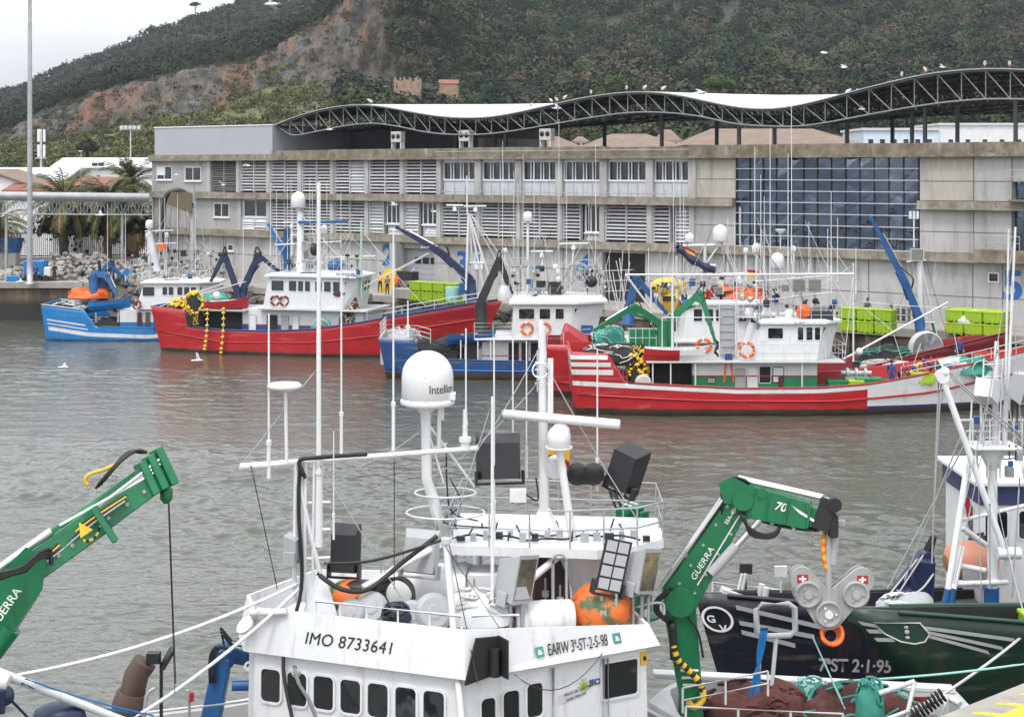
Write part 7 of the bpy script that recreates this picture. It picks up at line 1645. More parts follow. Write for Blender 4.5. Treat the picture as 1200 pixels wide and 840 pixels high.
# nav light screen at the corner
c0 = visor_pt(A_, C_, .02, 5.55, .05); nn_ = V((d.y, -d.x, 0)); mb = MB()
q = [c0 + d*x + ZUP*z for x, z in ((-.12, -.42), (.62, -.30), (.62, .42), (.12, .45))]; mb.prism(q, [p + nn_*.05 for p in q]); mb.box(c0 + d*.62 + nn_*.2 + ZUP*.06, (.04, .40, .74), 0, (d, -nn_, ZUP)); mb.build('light_screen', 'black', vis)
mb = MB(); mb.lathe([(.10, -.22), (.10, .22)], c0 + d*.48 + nn_*.14, ZUP, 12); mb.lathe([(.115, -.3), (.115, -.22)], c0 + d*.48 + nn_*.14, ZUP, 12); mb.build('side_light', 'dark', vis)
# plinth, railings along the roof edge
mb = MB(); hp = [V((p.x, p.y, ZT[i]+.24)) for i, p in enumerate(plan(.93, 0))]
mb.path([hp[0].lerp(hp[1], .30)] + [hp[1]], .028, 7); 
for s in (.30, .42, .55, .7, .85, 1.0): p = hp[0].lerp(hp[1], s); mb.tube(p, p - ZUP*.5, .022, n=6)
mb.build('roof_rail', 'white_clean', wha)
mb = MB(); mb.path([hp[1].lerp(hp[2], .05), hp[1].lerp(hp[2], .30)], .028, 7); mb.build('roof_rail', 'white_clean', wha)
for px, y0, y1 in ((742, 660, 735), (760, 700, 738)): mb = MB(); mb.tube(C(px, y1, 32.2), C(px, y0, 32.2), .035, n=7); mb.build('stanchion', 'steel', wha)
mb = MB()
for px, y0, y1 in ((648, 655, 738), (664, 655, 738)): mb.tube(C(px, y1, 32.2), C(px, y0, 32.2), .035, n=7)
mb.path(curve([C(648, 660, 32.2), C(650, 651, 32.2), C(658, 649, 32.2), C(664, 656, 32.2)], 5), .035, 7); mb.build('stanchion', 'steel', wha); mb = MB(); mb.path(curve([C(742, 712, 32), C(775, 706, 32.6), C(778, 720, 32.6)], 4), .03, 6); mb.build('stanchion', 'steel', wha)
# ------------------------------------------------------------------ masts and aerials
mb = MB(); base = C(375, 715, 31.6)
mb.prism([C(356, 720, 31.4), C(398, 728, 31.2), C(398, 722, 32.0), C(356, 714, 32.2)], [C(365, 672, 31.5), C(380, 672, 31.5), C(380, 670, 31.8), C(365, 670, 31.8)]); mb.build('mast_plinth', 'white_clean', a.o, bevel=.02)
mb = MB()
for px, r in ((345, .05), (352, .035), (356, .045), (366, .03)): mb.tube(C(px, 705, 31.5), C(px+2, 540, 31.4), r, r*.9, 8)
mb.tube(C(346, 548, 31.4), C(375, 672, 31.5), .05)
for y in (590, 622, 655): mb.tube(C(345, y, 31.5), C(387, y-2, 31.5), .03)
mb.build('lattice_mast', 'white_clean', a.o)
mb = MB(); mb.path(curve([C(358, 560, 31.3), C(351, 540, 31.3), C(372, 536, 31.35), C(430, 532, 31.8)], 6), .045, 7); mb.path(curve([C(351, 545, 31.35), C(350, 600, 31.35), C(353, 690, 31.3), C(332, 770, 31.0), C(342, 840, 30.6)], 6), .04, 7)
mb.path(curve([C(372, 672, 31.2), C(400, 690, 31.1), C(432, 690, 31.2), C(470, 660, 31.6), C(512, 628, 32)], 6), .05, 7); mb.path(curve([C(380, 660, 31.2), C(440, 656, 31.3), C(520, 632, 32)], 6), .03, 6); mb.build('cable', 'black', a.o)
yL, yR = C(281, 547, 31.0), C(560, 525, 33.0); mb = MB(); mb.tube(yL, yL.lerp(yR, .3), .075, .07, 10); mb.tube(yL.lerp(yR, .3), yR, .06, .055, 10); mb.build('yard', 'white_clean', a.o)
for px, y0, y1, r, Y in ((315, 368, 560, .025, 31.2), (373.5, 214, 640, .052, 31.5), (400, 300, 535, .02, 31.9), (461, 270, 528, .022, 32.3), (545, 480, 527, .06, 32.9), (391, 505, 632, .014, 31.2), (546, 385, 527, .02, 32.9), (700, 410, 575, .02, 34.4), (478, 352, 395, .02, 33), (579, 395, 640, .022, 33.4), (601, 395, 560, .02, 34), (617, 400, 560, .018, 34)):
    p, q = C(px, y1, Y), C(px, y0, Y); mb = MB(); mb.tube(p, p.lerp(q, .22), r*1.7, r*1.6, 8); mb.tube(p.lerp(q, .2), q, r, r*.75, 8); mb.lathe([(r*2.2, 0), (r*2.2, .10)], p.lerp(q, .2), ZUP, 8); mb.build('antenna', 'white_clean', a.o)
mb = MB(); mb.lathe([(.02, -.12), (.16, -.06), (.33, -.03), (.36, .02), (.30, .07), (.05, .10)], C(333.5, 453, 31.2), ZUP, 22); mb.tube(C(336, 543, 31.2), C(334.5, 458, 31.2), .035); mb.build('disc_antenna', 'white_clean', a.o)
# satellite dome on its bent pole
DY = 33.0; mb = MB(); mb.path([C(516, 640, DY), C(513, 606, DY), C(507, 582, DY), C(500, 560, DY), C(499, 470, DY)], .12, 12, rfun=lambda f: .135 - .03*f); mb.lathe([(.10, -.55), (.12, -.3), (.34, -.02), (.40, .0)], C(499, 468, DY), ZUP, 16); mb.build('dome_pole', 'white_clean', a.o)
dm = dome(a.o, C(501, 441, DY), .555, hf=.93)
mb = MB(); mb.lathe([(.50, -.62), (.585, -.58), (.585, -.50), (.55, -.47)], C(501, 441, DY), ZUP, 24); mb.box(C(524, 464, DY-.1), (.36, .34, .14)); mb.build('dome_base', 'white_clean', dm, bevel=.01)
# the word is wrapped round the dome
cu = bpy.data.curves.new('t', 'FONT'); cu.body = 'Intellian'; cu.size = .26; tmp = bpy.data.objects.new('t', cu); me = bpy.data.meshes.new_from_object(tmp); bpy.data.objects.remove(tmp); bpy.data.curves.remove(cu)
c = C(501, 441, DY); X = W[dm].inverted()
for v in me.vertices: an = math.radians(-84) + v.co.x*.82/.56; v.co = X @ (c + V((.563*math.cos(an), .563*math.sin(an), v.co.y - .30)))
me.name = 'lettering'; me.materials.clear(); me.materials.append(M['letter']); o = bpy.data.objects.new('lettering', me); COL.objects.link(o); attach(o, dm)
mb = MB(); mb.tube(C(504, 500, DY), C(556, 570, 33.4), .03); mb.tube(C(502, 505, DY), C(520, 566, DY), .02); mb.tube(C(515, 474, DY), C(514, 528, DY), .045); mb.box(C(517, 478, DY), (.12, .1, .5)); mb.tube(C(500, 528, DY), C(523, 520, DY+.5), .03); mb.build('mast_brace', 'white_clean', a.o)
mb = MB()
for y, w_ in ((577, 36), (600, 46)): c = C(522, y, DY+.3); mb.path([c + V((w_*.0185*math.cos(t_), w_*.0185*math.sin(t_)*.8, 0)) for t_ in np.linspace(0, 6.283, 22)], .022, 5)
mb.build('guard_hoop', 'white', a.o)
mb = MB(); mb.path(curve([C(523, 530, 33.4), C(524, 570, 33.4), C(530, 600, 33.4), C(560, 610, 33.5)], 5), .018, 5); mb.path(curve([C(527, 560, 33.3), C(540, 590, 33.3), C(520, 612, 33.3), C(575, 618, 33.6)], 5), .016, 5); mb.path(curve([C(600, 590, 33.5), C(612, 578, 33.5), C(630, 586, 33.6), C(628, 560, 33.6)], 5), .02, 5); mb.build('cable', 'black', a.o)
# centre pole in front
mb = MB(); mb.tube(C(541, 845, 29.25), C(523, 640, 31.3), .075, .07, 10); mb.lathe([(.11, 0), (.11, .1)], C(523, 636, 31.3), ZUP, 10); mb.build('jack_staff', 'light_grey', a.o)
mb = MB(); mb.tube(C(577, 720, 31.5), C(577, 465, 31.5), .04, .03, 8); mb.build('signal_mast', 'white_clean', a.o)
# main mast, radar, second dome
MY = 34.0; mb = MB(); mb.tube(C(638, 618, MY), C(635, 382, MY), .115, .085, 12); mb.lathe([(.38, 0), (.30, .12), (.13, .5)], C(638, 622, MY), ZUP, 12); mb.box(C(645, 452, MY-.1), (.12, .1, 1.2)); mb.build('main_mast', 'white_clean', a.o)
mb = MB(); c = C(640, 468, MY-.2)
for k in range(4): mb.tube(C(627, 425+k*8, MY), C(643, 426+k*8, MY), .02, n=5)
mb.torus(C(633, 434, MY-.2), (0, 1, 0), .17, .02, 0, 14, 5); mb.lathe([(.06, 0), (.06, .18)], C(634, 385, MY), ZUP, 10); mb.build('lamp_bracket', 'white_clean', a.o)
mb = MB(); rc = C(657, 491, 33.4); rd = (C(724, 497, 33.15) - C(590, 485, 33.65)).normalized(); mb.path([rc - rd*1.30, rc - rd*1.27, rc + rd*1.27, rc + rd*1.30], .10, 12, rfun=lambda f: .105 if .1 < f < .9 else .09); mb.lathe([(.22, -.42), (.2, -.2), (.12, -.1)], rc, ZUP, 14); sc_ = mb.build('radar_scanner', 'white_clean', a.o)
rc2 = C(655, 512, 33.4); dome(a.o, rc2, .26, hf=.75); mb = MB(); mb.lathe([(.30, -.24), (.30, -.20)], rc2, ZUP, 16); mb.tube(rc2 - ZUP*.22, C(673, 645, 33.4), .085, .10, 10); mb.tube(C(655, 500, 33.4), rc, .05); mb.build('scanner_pole', 'white_clean', a.o)
# raised bridge deck with cone support and railing
DZ = 6.98; dk = [C(524, 636, 32.9), C(668, 642, 32.6), C(700, 640, 32.5), C(748, 634, 32.9), C(778, 642, 33.5), C(770, 634, 35.5), C(540, 622, 36)]
dk = [V((p.x, p.y, DZ)) for p in dk]; mb = MB(); mb.prism([p - ZUP*.2 for p in dk], dk); mb.build('upper_deck', 'white_clean', a.o, bevel=.03)
mb = MB(); c = V((C(688, 640, 33.6).x, 33.8, DZ-.2)); mb.lathe([(.30, -1.2), (.34, -.9), (.72, 0)], c, ZUP, 18); mb.build('deck_cone', 'white_clean', a.o)
for px, Y in ((530, 33.4), (560, 35.4)): mb = MB(); p = C(px, 640, Y); p.z = DZ-.2; mb.tube(p - ZUP*1.3, p, .11, n=10); mb.build('deck_leg', 'white_clean', a.o)
mb = MB(); mb.tube(C(425, 688, 31.6), C(512, 640, 32.6), .07); mb.build('deck_strut', 'white_clean', a.o); mb = MB(); mb.tube(C(618, 682, 32.4), C(668, 640, 33.2), .08); mb.build('deck_strut', 'white_clean', a.o)
mb = MB(); rp = [V((p.x*.985+.02, p.y, DZ)) for p in (dk[0], dk[1], dk[3], dk[4], dk[5], dk[6], dk[0])]
for z in (.38, .8): mb.path([p + ZUP*z for p in rp], .02, 5)
for p, q in zip(rp[:-1], rp[1:]):
    m_ = max(1, int((q-p).length/.7))
    for i in range(m_): c = p.lerp(q, i/m_); mb.tube(c, c + ZUP*.8, .018, n=5)
mb.build('deck_railing', 'steel', a.o)
mb = MB()
for i in range(14): c = C(535 + i*15, 634, 33 + random.uniform(0, 1.5)); c.z = DZ; mb.tube(c, c + V((random.uniform(-.1, .1), 0, random.uniform(.1, .3))), .02, n=5)
mb.path(curve([V((C(530 + k*22, 630, 33.3).x, 33.3 + .2*math.sin(k), DZ+.05 + .05*(k % 2))) for k in range(11)], 4), .025, 5); mb.build('deck_cable', 'dark', a.o)
# floodlights round the upper deck
def bigflood(c, face, w_, h_, d_, mat, glass=True, up=ZUP, cells=0, curved=0):
    c = V(c); f = V(face).normalized(); x = f.cross(V(up)).normalized(); y = x.cross(f); mb = MB()
    P_ = lambda k, x_, y_, z_: c + x*x_*w_ + y*y_*h_ + f*z_*d_
    fr = [P_(0, s, t_, .5) for s, t_ in ((-.5,-.5),(.5,-.5),(.5,.5),(-.5,.5))]; bk = [P_(0, s, t_, -.5) for s, t_ in ((-.42,-.46),(.42,-.46),(.42,.30),(-.42,.30))]
    mb.prism(bk, fr) if f.y < 0 or True else None
    for s in (-.53, .53): mb.box(P_(0, s, -.45, 0), (.04, .25, .3), 0, (x, f, y))
    mb.beam(P_(0, -.55, -.58, 0), P_(0, .55, -.58, 0), .05, .05)
    o = mb.build('floodlight', mat, a.o, bevel=.025 if curved else .012)
    if glass:
        mb = MB(); k = .42; ins = [P_(0, s*k*2/2*1.0, t_*k, .506) for s, t_ in ((-1,-1),(1,-1),(1,1),(-1,1))]; mb.prism(ins, [p + f*.006 for p in ins]); 
        inn = [P_(0, s*.40, t_*.40, .512) for s, t_ in ((-1,-1),(1,-1),(1,-.35),(-.2,-.35))]; mb.prism(inn, [p + f*.003 for p in inn], 1); mb.build('lamp_glass', [GLOW, 'led'], o)
    if cells:
        mb = MB()
        for i in range(2):
            for j in range(4): q = [P_(0, -.22 + i*.44 + s*.19, -.36 + j*.24 + t_*.10, .51) for s, t_ in ((-1,-1),(1,-1),(1,1),(-1,1))]; mb.prism(q, [p + f*.01 for p in q])
        mb.build('lamp_cells', 'led', o)
    return o
GLOW = paint('reflector_glass', (.30, .28, .22), .10, .45, (.55, .42, .15), .5, .7, 5)
bigflood(C(604, 675, 31.6), (.85, -.75, -.1), .62, 1.0, .55, 'grey', up=(.25, 0, 1))
bigflood(C(752, 666, 32.2), (.80, -.8, -.1), .55, .95, .45, 'grey', up=(.25, 0, 1))
bigflood(C(718, 662, 31.9), (.35, -1, .05), .62, 1.08, .10, 'dark', False, (.28, 0, 1), 8)
bigflood(C(585, 535, 33.6), (-.15, 1, -.15), .98, 1.0, .35, 'dark', False)
bigflood(C(734, 548, 34.2), (.7, .8, -.2), .75, 1.05, .42, 'dark', False, (.35, .0, 1), 0, 1)
bigflood(C(404, 643, 32.2), (.2, 1, -.1), .62, 1.02, .3, 'dark', False); bigflood(C(493, 646, 32.6), (.35, 1, -.2), .80, .92, .12, 'grey', False); bigflood(C(343, 640, 31.4), (-.9, .3, 0), .3, .5, .25, 'grey', False)
mb = MB()
for k in (-.18, .18): mb.lathe([(.24, -.12), (.24, .10), (.1, .14)], C(686, 556, 34.2) + V((k, 0, 0)), (0, -1, -.3), 12)
mb.box(C(686, 556, 34.2), (.62, .2, .42)); mb.build('twin_searchlight', 'black', a.o, bevel=.03)
mb = MB(); mb.lathe([(.2, -.15), (.2, .1), (.25, .14)], C(651, 546, 34), (0, -1, -.3), 14); mb.build('horn', 'white', a.o)
mb = MB(); mb.box(C(607, 580, 33.2), (.35, .3, .25)); mb.build('junction_box', 'white', a.o)
for px, y0, y1, Y in ((598, 707, 742, 31.6), (612, 707, 742, 31.6), (705, 694, 738, 31.9), (722, 694, 738, 31.9), (752, 697, 736, 32.2)): mb = MB(); mb.tube(C(px, y1, Y), C(px, y0, Y), .045, n=8); mb.build('lamp_post', 'steel', a.o)
flag('Spanish flag hanging behind the small dome on the white boat', C(640, 505, 34.6), .56, .70, (1, 0, 0), [('red', 1), ('yellow', 2), ('red', 1)], droop=.3)
# exhaust stacks behind the bridge deck
mb = MB()
for px, y0, dx in ((636, 655, 0), (655, 648, 3)): mb.path(curve([C(px, 740, 34.4), C(px, 690, 34.4), C(px-6-dx, 655, 34.5), C(px-24, 640, 34.6)], 5), .24, 12)
mb.build('exhaust_stack', 'exhaust', a.o)
mb = MB(); mb.box(C(575, 690, 33.4), (1.0, .8, .9)); mb.box(C(540, 700, 34), (1.6, 1.5, .5)); mb.build('roof_casing', 'white_clean', a.o, bevel=.05)
mb = MB(); mb.lathe([(.5, -.9), (.55, -.8), (.55, .8), (.5, .9)], C(505, 690, 33.6), (1, -.2, .1), 18); mb.build('roof_tank', 'white_clean', a.o)
# things lying on the roof
mb = MB(); c = C(638, 723, 32.0); ax = V((1, .15, .02)).normalized(); mb.lathe([(.28, -.62), (.34, -.55), (.35, -.1), (.36, -.04), (.36, .04), (.35, .1), (.34, .55), (.28, .62)], c, ax, 20)
for s in (-.36, .36): mb.lathe([(.365, s-.03), (.365, s+.03)], c, ax, 20, 1)
one('life_raft', ['white_clean', 'light_grey'], 'white liferaft canister strapped on its side beside the big orange buoy', 'life raft', mb)
t = NT('worn_buoy'); o_ = t.coord(); cc = t.mix(t.noise(o_, 2.2, 5, .65, .5, .58), (.62, .13, .02), (.07, .11, .045)); cc = t.mix(t.noise(o_, 1.4, 4, .6, .58, .66), cc, (.22, .05, .025)); t.bump(t.noise(o_, 9, 4, .6, .2, .8), .2, .03); t.done(cc, .6); M['worn_buoy'] = t.mat
ball_buoy('big worn orange ball buoy with green blotches on the white boat roof', C(704, 712, 32.4), .66, 'worn_buoy', None, (1, 1, .82))
mb = MB(); mb.ball(C(415, 700, 32.0), .62, 0, 16, 10, (1, .8, .62)); mb.ball(C(424, 686, 31.9), .34, 1, 12, 8, (1.2, .8, .35)); one('covered_buoy', ['worn_buoy', 'dark'], 'orange buoy half under a dark cloth at the left of the white boat roof', 'buoy', mb)
for k, (px, py, r) in enumerate(((413, 719, .30), (436, 713, .34), (482, 722, .32), (507, 718, .40))):
    mb = MB(); mb.lathe([(r*.75, -.16), (r, -.1), (r, .1), (r*.75, .16)], C(px, py, 31.2 + .05*k), V((-.25 + .2*k, -1, .45)), 16); mb.lathe([(r*.42, .165), (r*.3, .18)], C(px, py, 31.2 + .05*k), V((-.25 + .2*k, -1, .45)), 12, 0)
    one('fender', ['grey', 'crimson'], ('grey round fender, leftmost of the row behind the numbered visor', 'grey round fender, second in the row behind the numbered visor', 'grey round fender, third in the row right of the blue net', 'biggest grey fender at the right end of the row on the roof')[k], 'fender', mb, 'grey fenders on the white boat roof')
mb = MB(); c = C(462, 702, 31.6)
for k in range(4): mb.torus(c + V((.03*k, .05*k, .03*k)), (.1*k-.2, -1, .35), .42-.04*k, .035, 0, 24, 6)
one('hose_coil', 'black', 'black hose coil standing on the roof between the fenders', 'hose', mb)
heap('fishing_net', 'small blue and dark net bundle between the grey fenders', C(464, 728, 31.1), (.55, .45, .3), ('navy_crane', 'dark'), seed=21)
heap('folded_tarp', 'white folded tarpaulin on the roof below the dark floodlight', C(560, 728, 31.8), (1.5, .9, .55), ('white', 'rope'), 'tarpaulin', seed=22)
mb = MB(); mb.ball(C(594, 716, 32.2), .3, 0, 12, 8, (1.2, 1, .8)); mb.ball(C(602, 711, 32.1), .2, 1, 10, 8); one('cloth_bundle', ['blue', 'red'], 'red and blue cloth bundle between the silver floodlight and the liferaft', 'cloth', mb)
mb = MB(); c = visor_pt(B_, A_, .08, 6.05, .1); mb.tube(c - V((.3, 0, 0)), c + V((.45, -.1, .05)), .07, n=10); mb.lathe([(.16, -.05), (.16, .05)], c - V((.25, -.1, .0)), (1, 0, .2), 12); mb.lathe([(.2, 0), (.2, .06)], visor_pt(B_, A_, .0, 5.75, .1), (-.5, -.5, .7), 14); mb.build('visor_lamp', 'white', a.o)
# small fittings on the roof and the raised deck
for i in range(34):
    px = random.uniform(400, 760); Y = random.uniform(31.6, 34.2); c = V(((px-600)*Y/F, Y, 5.45 if Y < 33 else 5.5)); s_ = random.uniform(.1, .28); mb = MB(); k = i % 4
    if k == 0: mb.box(c + ZUP*s_/2, (s_*1.4, s_, s_)); nm = 'gear_box'
    elif k == 1: mb.lathe([(s_*.4, 0), (s_*.45, s_*.8), (s_*.2, s_)], c, ZUP, 10); nm = 'canister'
    elif k == 2: mb.path(curve([c + V((random.uniform(-.6, .6), random.uniform(-.4, .4), random.uniform(.02, .25))) for _ in range(5)], 4), .022, 5); nm = 'loose_line'
    else: mb.tube(c, c + ZUP*random.uniform(.4, 1.0), .022, n=5); mb.box(c + ZUP*.4, (.14, .1, .12)); nm = 'fitting'
    mb.build(nm, ('grey', 'steel', 'dark', 'light_grey')[i*7 % 4], a.o)
for i in range(16):
    c = C(540 + i*14.5, 610, 33.2 + .1*(i % 5)); c.z = DZ; mb = MB(); mb.box(c + ZUP*.08, (random.uniform(.08, .22), .12, random.uniform(.08, .26))); mb.build('gear_box', ('dark', 'grey', 'steel')[i % 3], a.o)
for p, q, dr in ((C(345, 560, 31.4), C(499, 500, 33), .3), (C(373, 430, 31.5), C(281, 547, 31), 0), (C(636, 400, 34), C(560, 526, 33), .1), (C(636, 420, 34), C(748, 610, 33), .1), (C(577, 470, 31.5), C(523, 640, 31.3), 0), (C(637, 440, 34), C(505, 560, 33), .2), (C(375, 545, 31.4), C(470, 700, 31.4), 0)): mb = MB(); mb.path(sag(p, q, dr, 10), .011, 4); mb.build('stay', 'grey', a.o)
# ropes and stays
for p, q, dr, r in ((C(-5, 795, 28), C(352, 682, 31.5), .25, .035), (C(150, 845, 29), C(350, 690, 31.4), .15, .035)): mb = MB(); mb.path(sag(p, q, dr), r, 6); mb.build('mooring_rope', 'white_clean', a.o)
rigging(a.o, [(C(294, 545, 31), C(325, 690, 31.2), 0), (C(462, 530, 32.3), C(462, 690, 32.3), 0), (C(197, 560, 27), C(206, 800, 30), 0), (C(603, 790, 29.6), C(706, 765, 31), .5), (C(522, 640, 31.2), C(585, 735, 30.2), 0), (C(527, 640, 31.2), C(560, 800, 29.2), 0)], .010, 'dark')
mb = MB(); 
for i, (px, py) in enumerate(((352, 790), (360, 800))): mb.path(curve([C(345, 780, 30.4), C(350, 800, 30.2), C(362, 820, 30.1), C(372, 845, 30)], 4), .04, 6)
mb.ball(C(347, 788, 30.4), .10, 0, 10, 7); mb.build('hanging_block', 'grey', a.o)
mb = MB(); p = onf(A_, C_, .47, 5.1, out=.06); mb.path([p, p - ZUP*1.5], .035, 6); mb.build('wall_pipe', 'light_grey', wha); mb = MB(); p = onf(A_, C_, .75, 5.1, out=.06); mb.path([p, p - ZUP*1.6], .03, 6); mb.build('wall_pipe', 'light_grey', wha); mb = MB(); mb.path([p + d*.1, p + d*.12 - ZUP*1.6], .02, 5); mb.build('wall_pipe', 'light_grey', wha)
# fore deck: blue crane, exhaust elbow, lamp, rails
crane(a.o, [C(246, 890, 33), C(262, 768, 33), C(266, 764, 33), C(322, 776, 33.4)], 'blue', .42, jibs=1, hook=False, base=False)
mb = MB(); mb.beam(C(246, 850, 32.9), C(262, 768, 32.9), .45, .42, w2=.36, h2=.36); mb.tube(C(272, 803, 32.8), C(318, 802, 32.9), .12); mb.build('crane_mast', 'blue', a.o, bevel=.03)
mb = MB()
for k in range(3): mb.path(curve([C(246+k*3, 800, 32.6), C(246+k*3, 770, 32.6), C(254+k*3, 757, 32.6), C(268, 762-k, 32.6)], 5), .03, 6)
mb.build('hose', 'black', a.o)
text('GUERRA', C(284, 783, 32.9), (1, 0, -.2), ZUP, .26, 'letter_white', a.o, 'lettering', .01, shear=.2, bold=.01)
mb = MB(); mb.path([C(146, 852, 30), C(153, 820, 30), C(160, 790, 30), C(170, 775, 30)], .23, 14, rfun=lambda f: .24); mb.lathe([(.3, -.25), (.34, 0), (.3, .25)], C(152, 825, 30), V((.25, 0, 1)), 14); mb.build('exhaust_elbow', 'exhaust', a.o)
mb = MB(); mb.tube(C(189, 850, 30), C(189, 775, 30), .035); mb.box(C(180, 770, 30), (.25, .2, .2)); mb.box(C(196, 771, 30), (.06, .35, .4), 0, (V((.8, .3, -.5)).normalized(), V((-.3, .9, 0)).normalized(), V((.5, .1, .85)).normalized())); mb.build('deck_lamp', 'dark', a.o)
mb = MB(); mb.path(curve([C(168, 850, 29.5), C(172, 815, 29.5), C(182, 806, 29.5)], 4), .04, 6); mb.build('bow_rail', 'steel', a.o); mb = MB(); mb.tube(C(222, 850, 31), C(222, 808, 31), .03); mb.tube(C(150, 838, 31), C(315, 818, 33), .022); mb.build('bow_rail', 'steel', a.o)
mb = MB(); mb.tube(C(221, 820, 31), C(221, 808, 31), .06); mb.box(C(224, 816, 31), (.1, .1, .18), 1); mb.build('red_beacon', ['steel', 'red'], a.o)
mb = MB(); mb.tube(C(-8, 785, 27), C(150, 846, 28.5), .085, .07, 10); mb.tube(C(-10, 795, 27), C(10, 800, 27), .16); mb.build('bow_boom', 'white_clean', a.o)
mb = MB(); mb.ball(C(5, 815, 27), .18, 0, 10, 8); mb.tube(C(15, 822, 27), C(42, 850, 27.5), .025); mb.box(C(2, 822, 26.8), (.1, .1, .4)); mb.ball(C(70, 838, 28), .35, 0, 10, 8, (1.4, 1, .7)); mb.build('tackle', 'navy_crane', a.o)
mb = MB(); mb.path(sag(C(25, 800, 27.2), C(165, 835, 29), .1), .02, 5); mb.path(sag(C(30, 795, 27.2), C(180, 838, 29.2), .05), .016, 5); mb.build('blue_line', 'cyan_blue', a.o)
# ------------------------------------------------------------------ green telescopic crane coming in from the left, on a boat outside the picture
c1 = Boat('crane_boat', 'boat outside the left edge whose green telescopic crane reaches over the water', (-9.0, 24.5, 0), 182)
hull(c1, 14, 5, [(0, 2.6), (8, 2.6), (13.6, 3.6)], [(0, 2.6), (14, 3.6)], [hull_mat('hull_black', (.03, .04, .05), []), 'deck', 'white_dirty']); cap(c1, .2, 13.4, .06, 'white')
tipd = C(196, 552, 26.6); el = C(20, 672, 25.2); dr = (tipd-el).normalized(); dn = V((dr.z, 0, -dr.x)); up_ = V((-dr.z, 0, dr.x)).normalized()
ft = V((-10.6, 24.6, 2.0)); root = None
mb = MB(); mb.lathe([(.7, 0), (.7, .1), (.5, .2), (.42, 4.2)], ft, ZUP, 14); root = mb.build('deck_crane', 'green', c1.o, bevel=.02)
L_ = (tipd-el).length; bend = C(8, 676, 25.2)
mb = MB(); mb.beam(ft + ZUP*4.2, bend, .5, .75, up=V((0, -1, 0)).cross(bend-ft-ZUP*4.2)); mb.tube(ft + ZUP*4.1 - V((0, .5, 0)), ft + ZUP*4.1 + V((0, .5, 0)), .4, n=14); mb.build('boom', 'green', root, bevel=.02)
mb = MB(); mb.prism([C(x, y, 24.9) for x, y in ((-22, 700), (6, 668), (30, 640), (54, 655), (50, 690), (10, 750), (-10, 760))], [C(x, y, 25.4) for x, y in ((-22, 700), (6, 668), (30, 640), (54, 655), (50, 690), (10, 750), (-10, 760))]); mb.build('knuckle', 'green', root, bevel=.02)
mb = MB(); mb.beam(C(40, 663, 25.3), C(120, 606, 26), .42, .50, up=up_); mb.beam(C(62, 632, 25.7), C(122, 594, 26.1), .34, .34, up=up_); mb.beam(C(95, 627, 25.8), tipd, .36, .40, up=up_); mb.beam(C(90, 606, 25.9) , C(182, 541, 26.5), .26, .15, up=up_)
for f, s in ((.99, 1.25), (.93, 1.15), (.87, 1.1)): c = el.lerp(tipd, f); mb.beam(c - dr*.05 + up_*.10, c + dr*.09 + up_*.08, .48*s, .56*s, up=up_)
mb.box(C(127, 610, 25.8) - V((0, .25, 0)), (.1, .1, .7), 0, (dr, V((0, 1, 0)), up_)); mb.build('jib', 'green', root, bevel=.018)
mb = MB()
for k, (o_, r) in enumerate(((.42, .035), (.36, .03), (.30, .035))): mb.tube(C(70, 628 - 6*k, 25.6), C(188, 538 + 6*k, 26.4), r, n=8)
mb.tube(C(0, 665, 25.0), C(60, 622, 25.4), .07, n=10); mb.build('ram_pipe', 'chrome', root)
mb = MB(); mb.tube(C(-12, 770, 25), C(14, 735, 25), .16, n=12, m=0); mb.tube(C(14, 735, 25), C(42, 692, 25), .09, n=12, m=1); mb.build('hydraulic_ram', ['green', 'chrome'], root)
mb = MB()
for k in range(3): mb.path(curve([C(-5, 672+4*k, 24.6), C(15, 668+2*k, 24.6), C(30, 662+3*k, 24.6), C(45, 648+3*k, 24.7), C(58, 644+4*k, 25), C(60, 656+3*k, 25)], 4), .035, 6)
mb.build('hose', 'black', root); mb = MB()
for k in range(3): mb.path(curve([C(112+3*k, 572-2*k, 26), C(132+4*k, 548-3*k, 26), C(150+5*k, 530-k, 26.2), C(166+3*k, 530, 26.3)], 4), .028, 6)
mb.build('hose', 'black', root)
mb = MB(); mb.path(curve([C(104, 570, 26), C(100, 562, 26), C(106, 555, 26), C(122, 550, 26.1), C(140, 542, 26.2)], 5), .032, 7); mb.build('yellow_hose', 'yellow', root)
mb = MB(); mb.path(curve([C(91, 626, 25.6), C(100, 634, 25.6), C(112, 628, 25.7), C(117, 612, 25.8), C(112, 598, 25.9), C(103, 594, 25.9)], 6), .045, 7)
for j in range(len(mb.m)): mb.m[j] = (j//14) % 2
mb.build('striped_hose', ['yellow', 'black'], root)
mb = MB(); mb.tube(C(199, 556, 26.6), C(197, 570, 26.6), .03, n=6, m=1); mb.lathe([(.05, .1), (.11, .03), (.11, -.12), (.05, -.2)], C(195, 576, 26.6), ZUP, 10); mb.tube(C(197, 582, 26.6), C(205, 812, 27.6), .008, n=4, m=1); mb.build('hook', ['green', 'dark'], root)
mb = MB(); c = C(98, 620, 25.4); mb.prism([c + dr*-.11 + up_*-.09, c + dr*.12 + up_*-.09, c + up_*.13], [p - V((0, .02, 0)) for p in (c + dr*-.11 + up_*-.09, c + dr*.12 + up_*-.09, c + up_*.13)]); mb.build('warning_sign', 'yellow', root)
text('GUERRA', C(-6, 738, 24.75), (dr.x*.5, 0, dr.z*1.1), (-.7, 0, .5), .2, 'letter_white', root, 'lettering', .01)
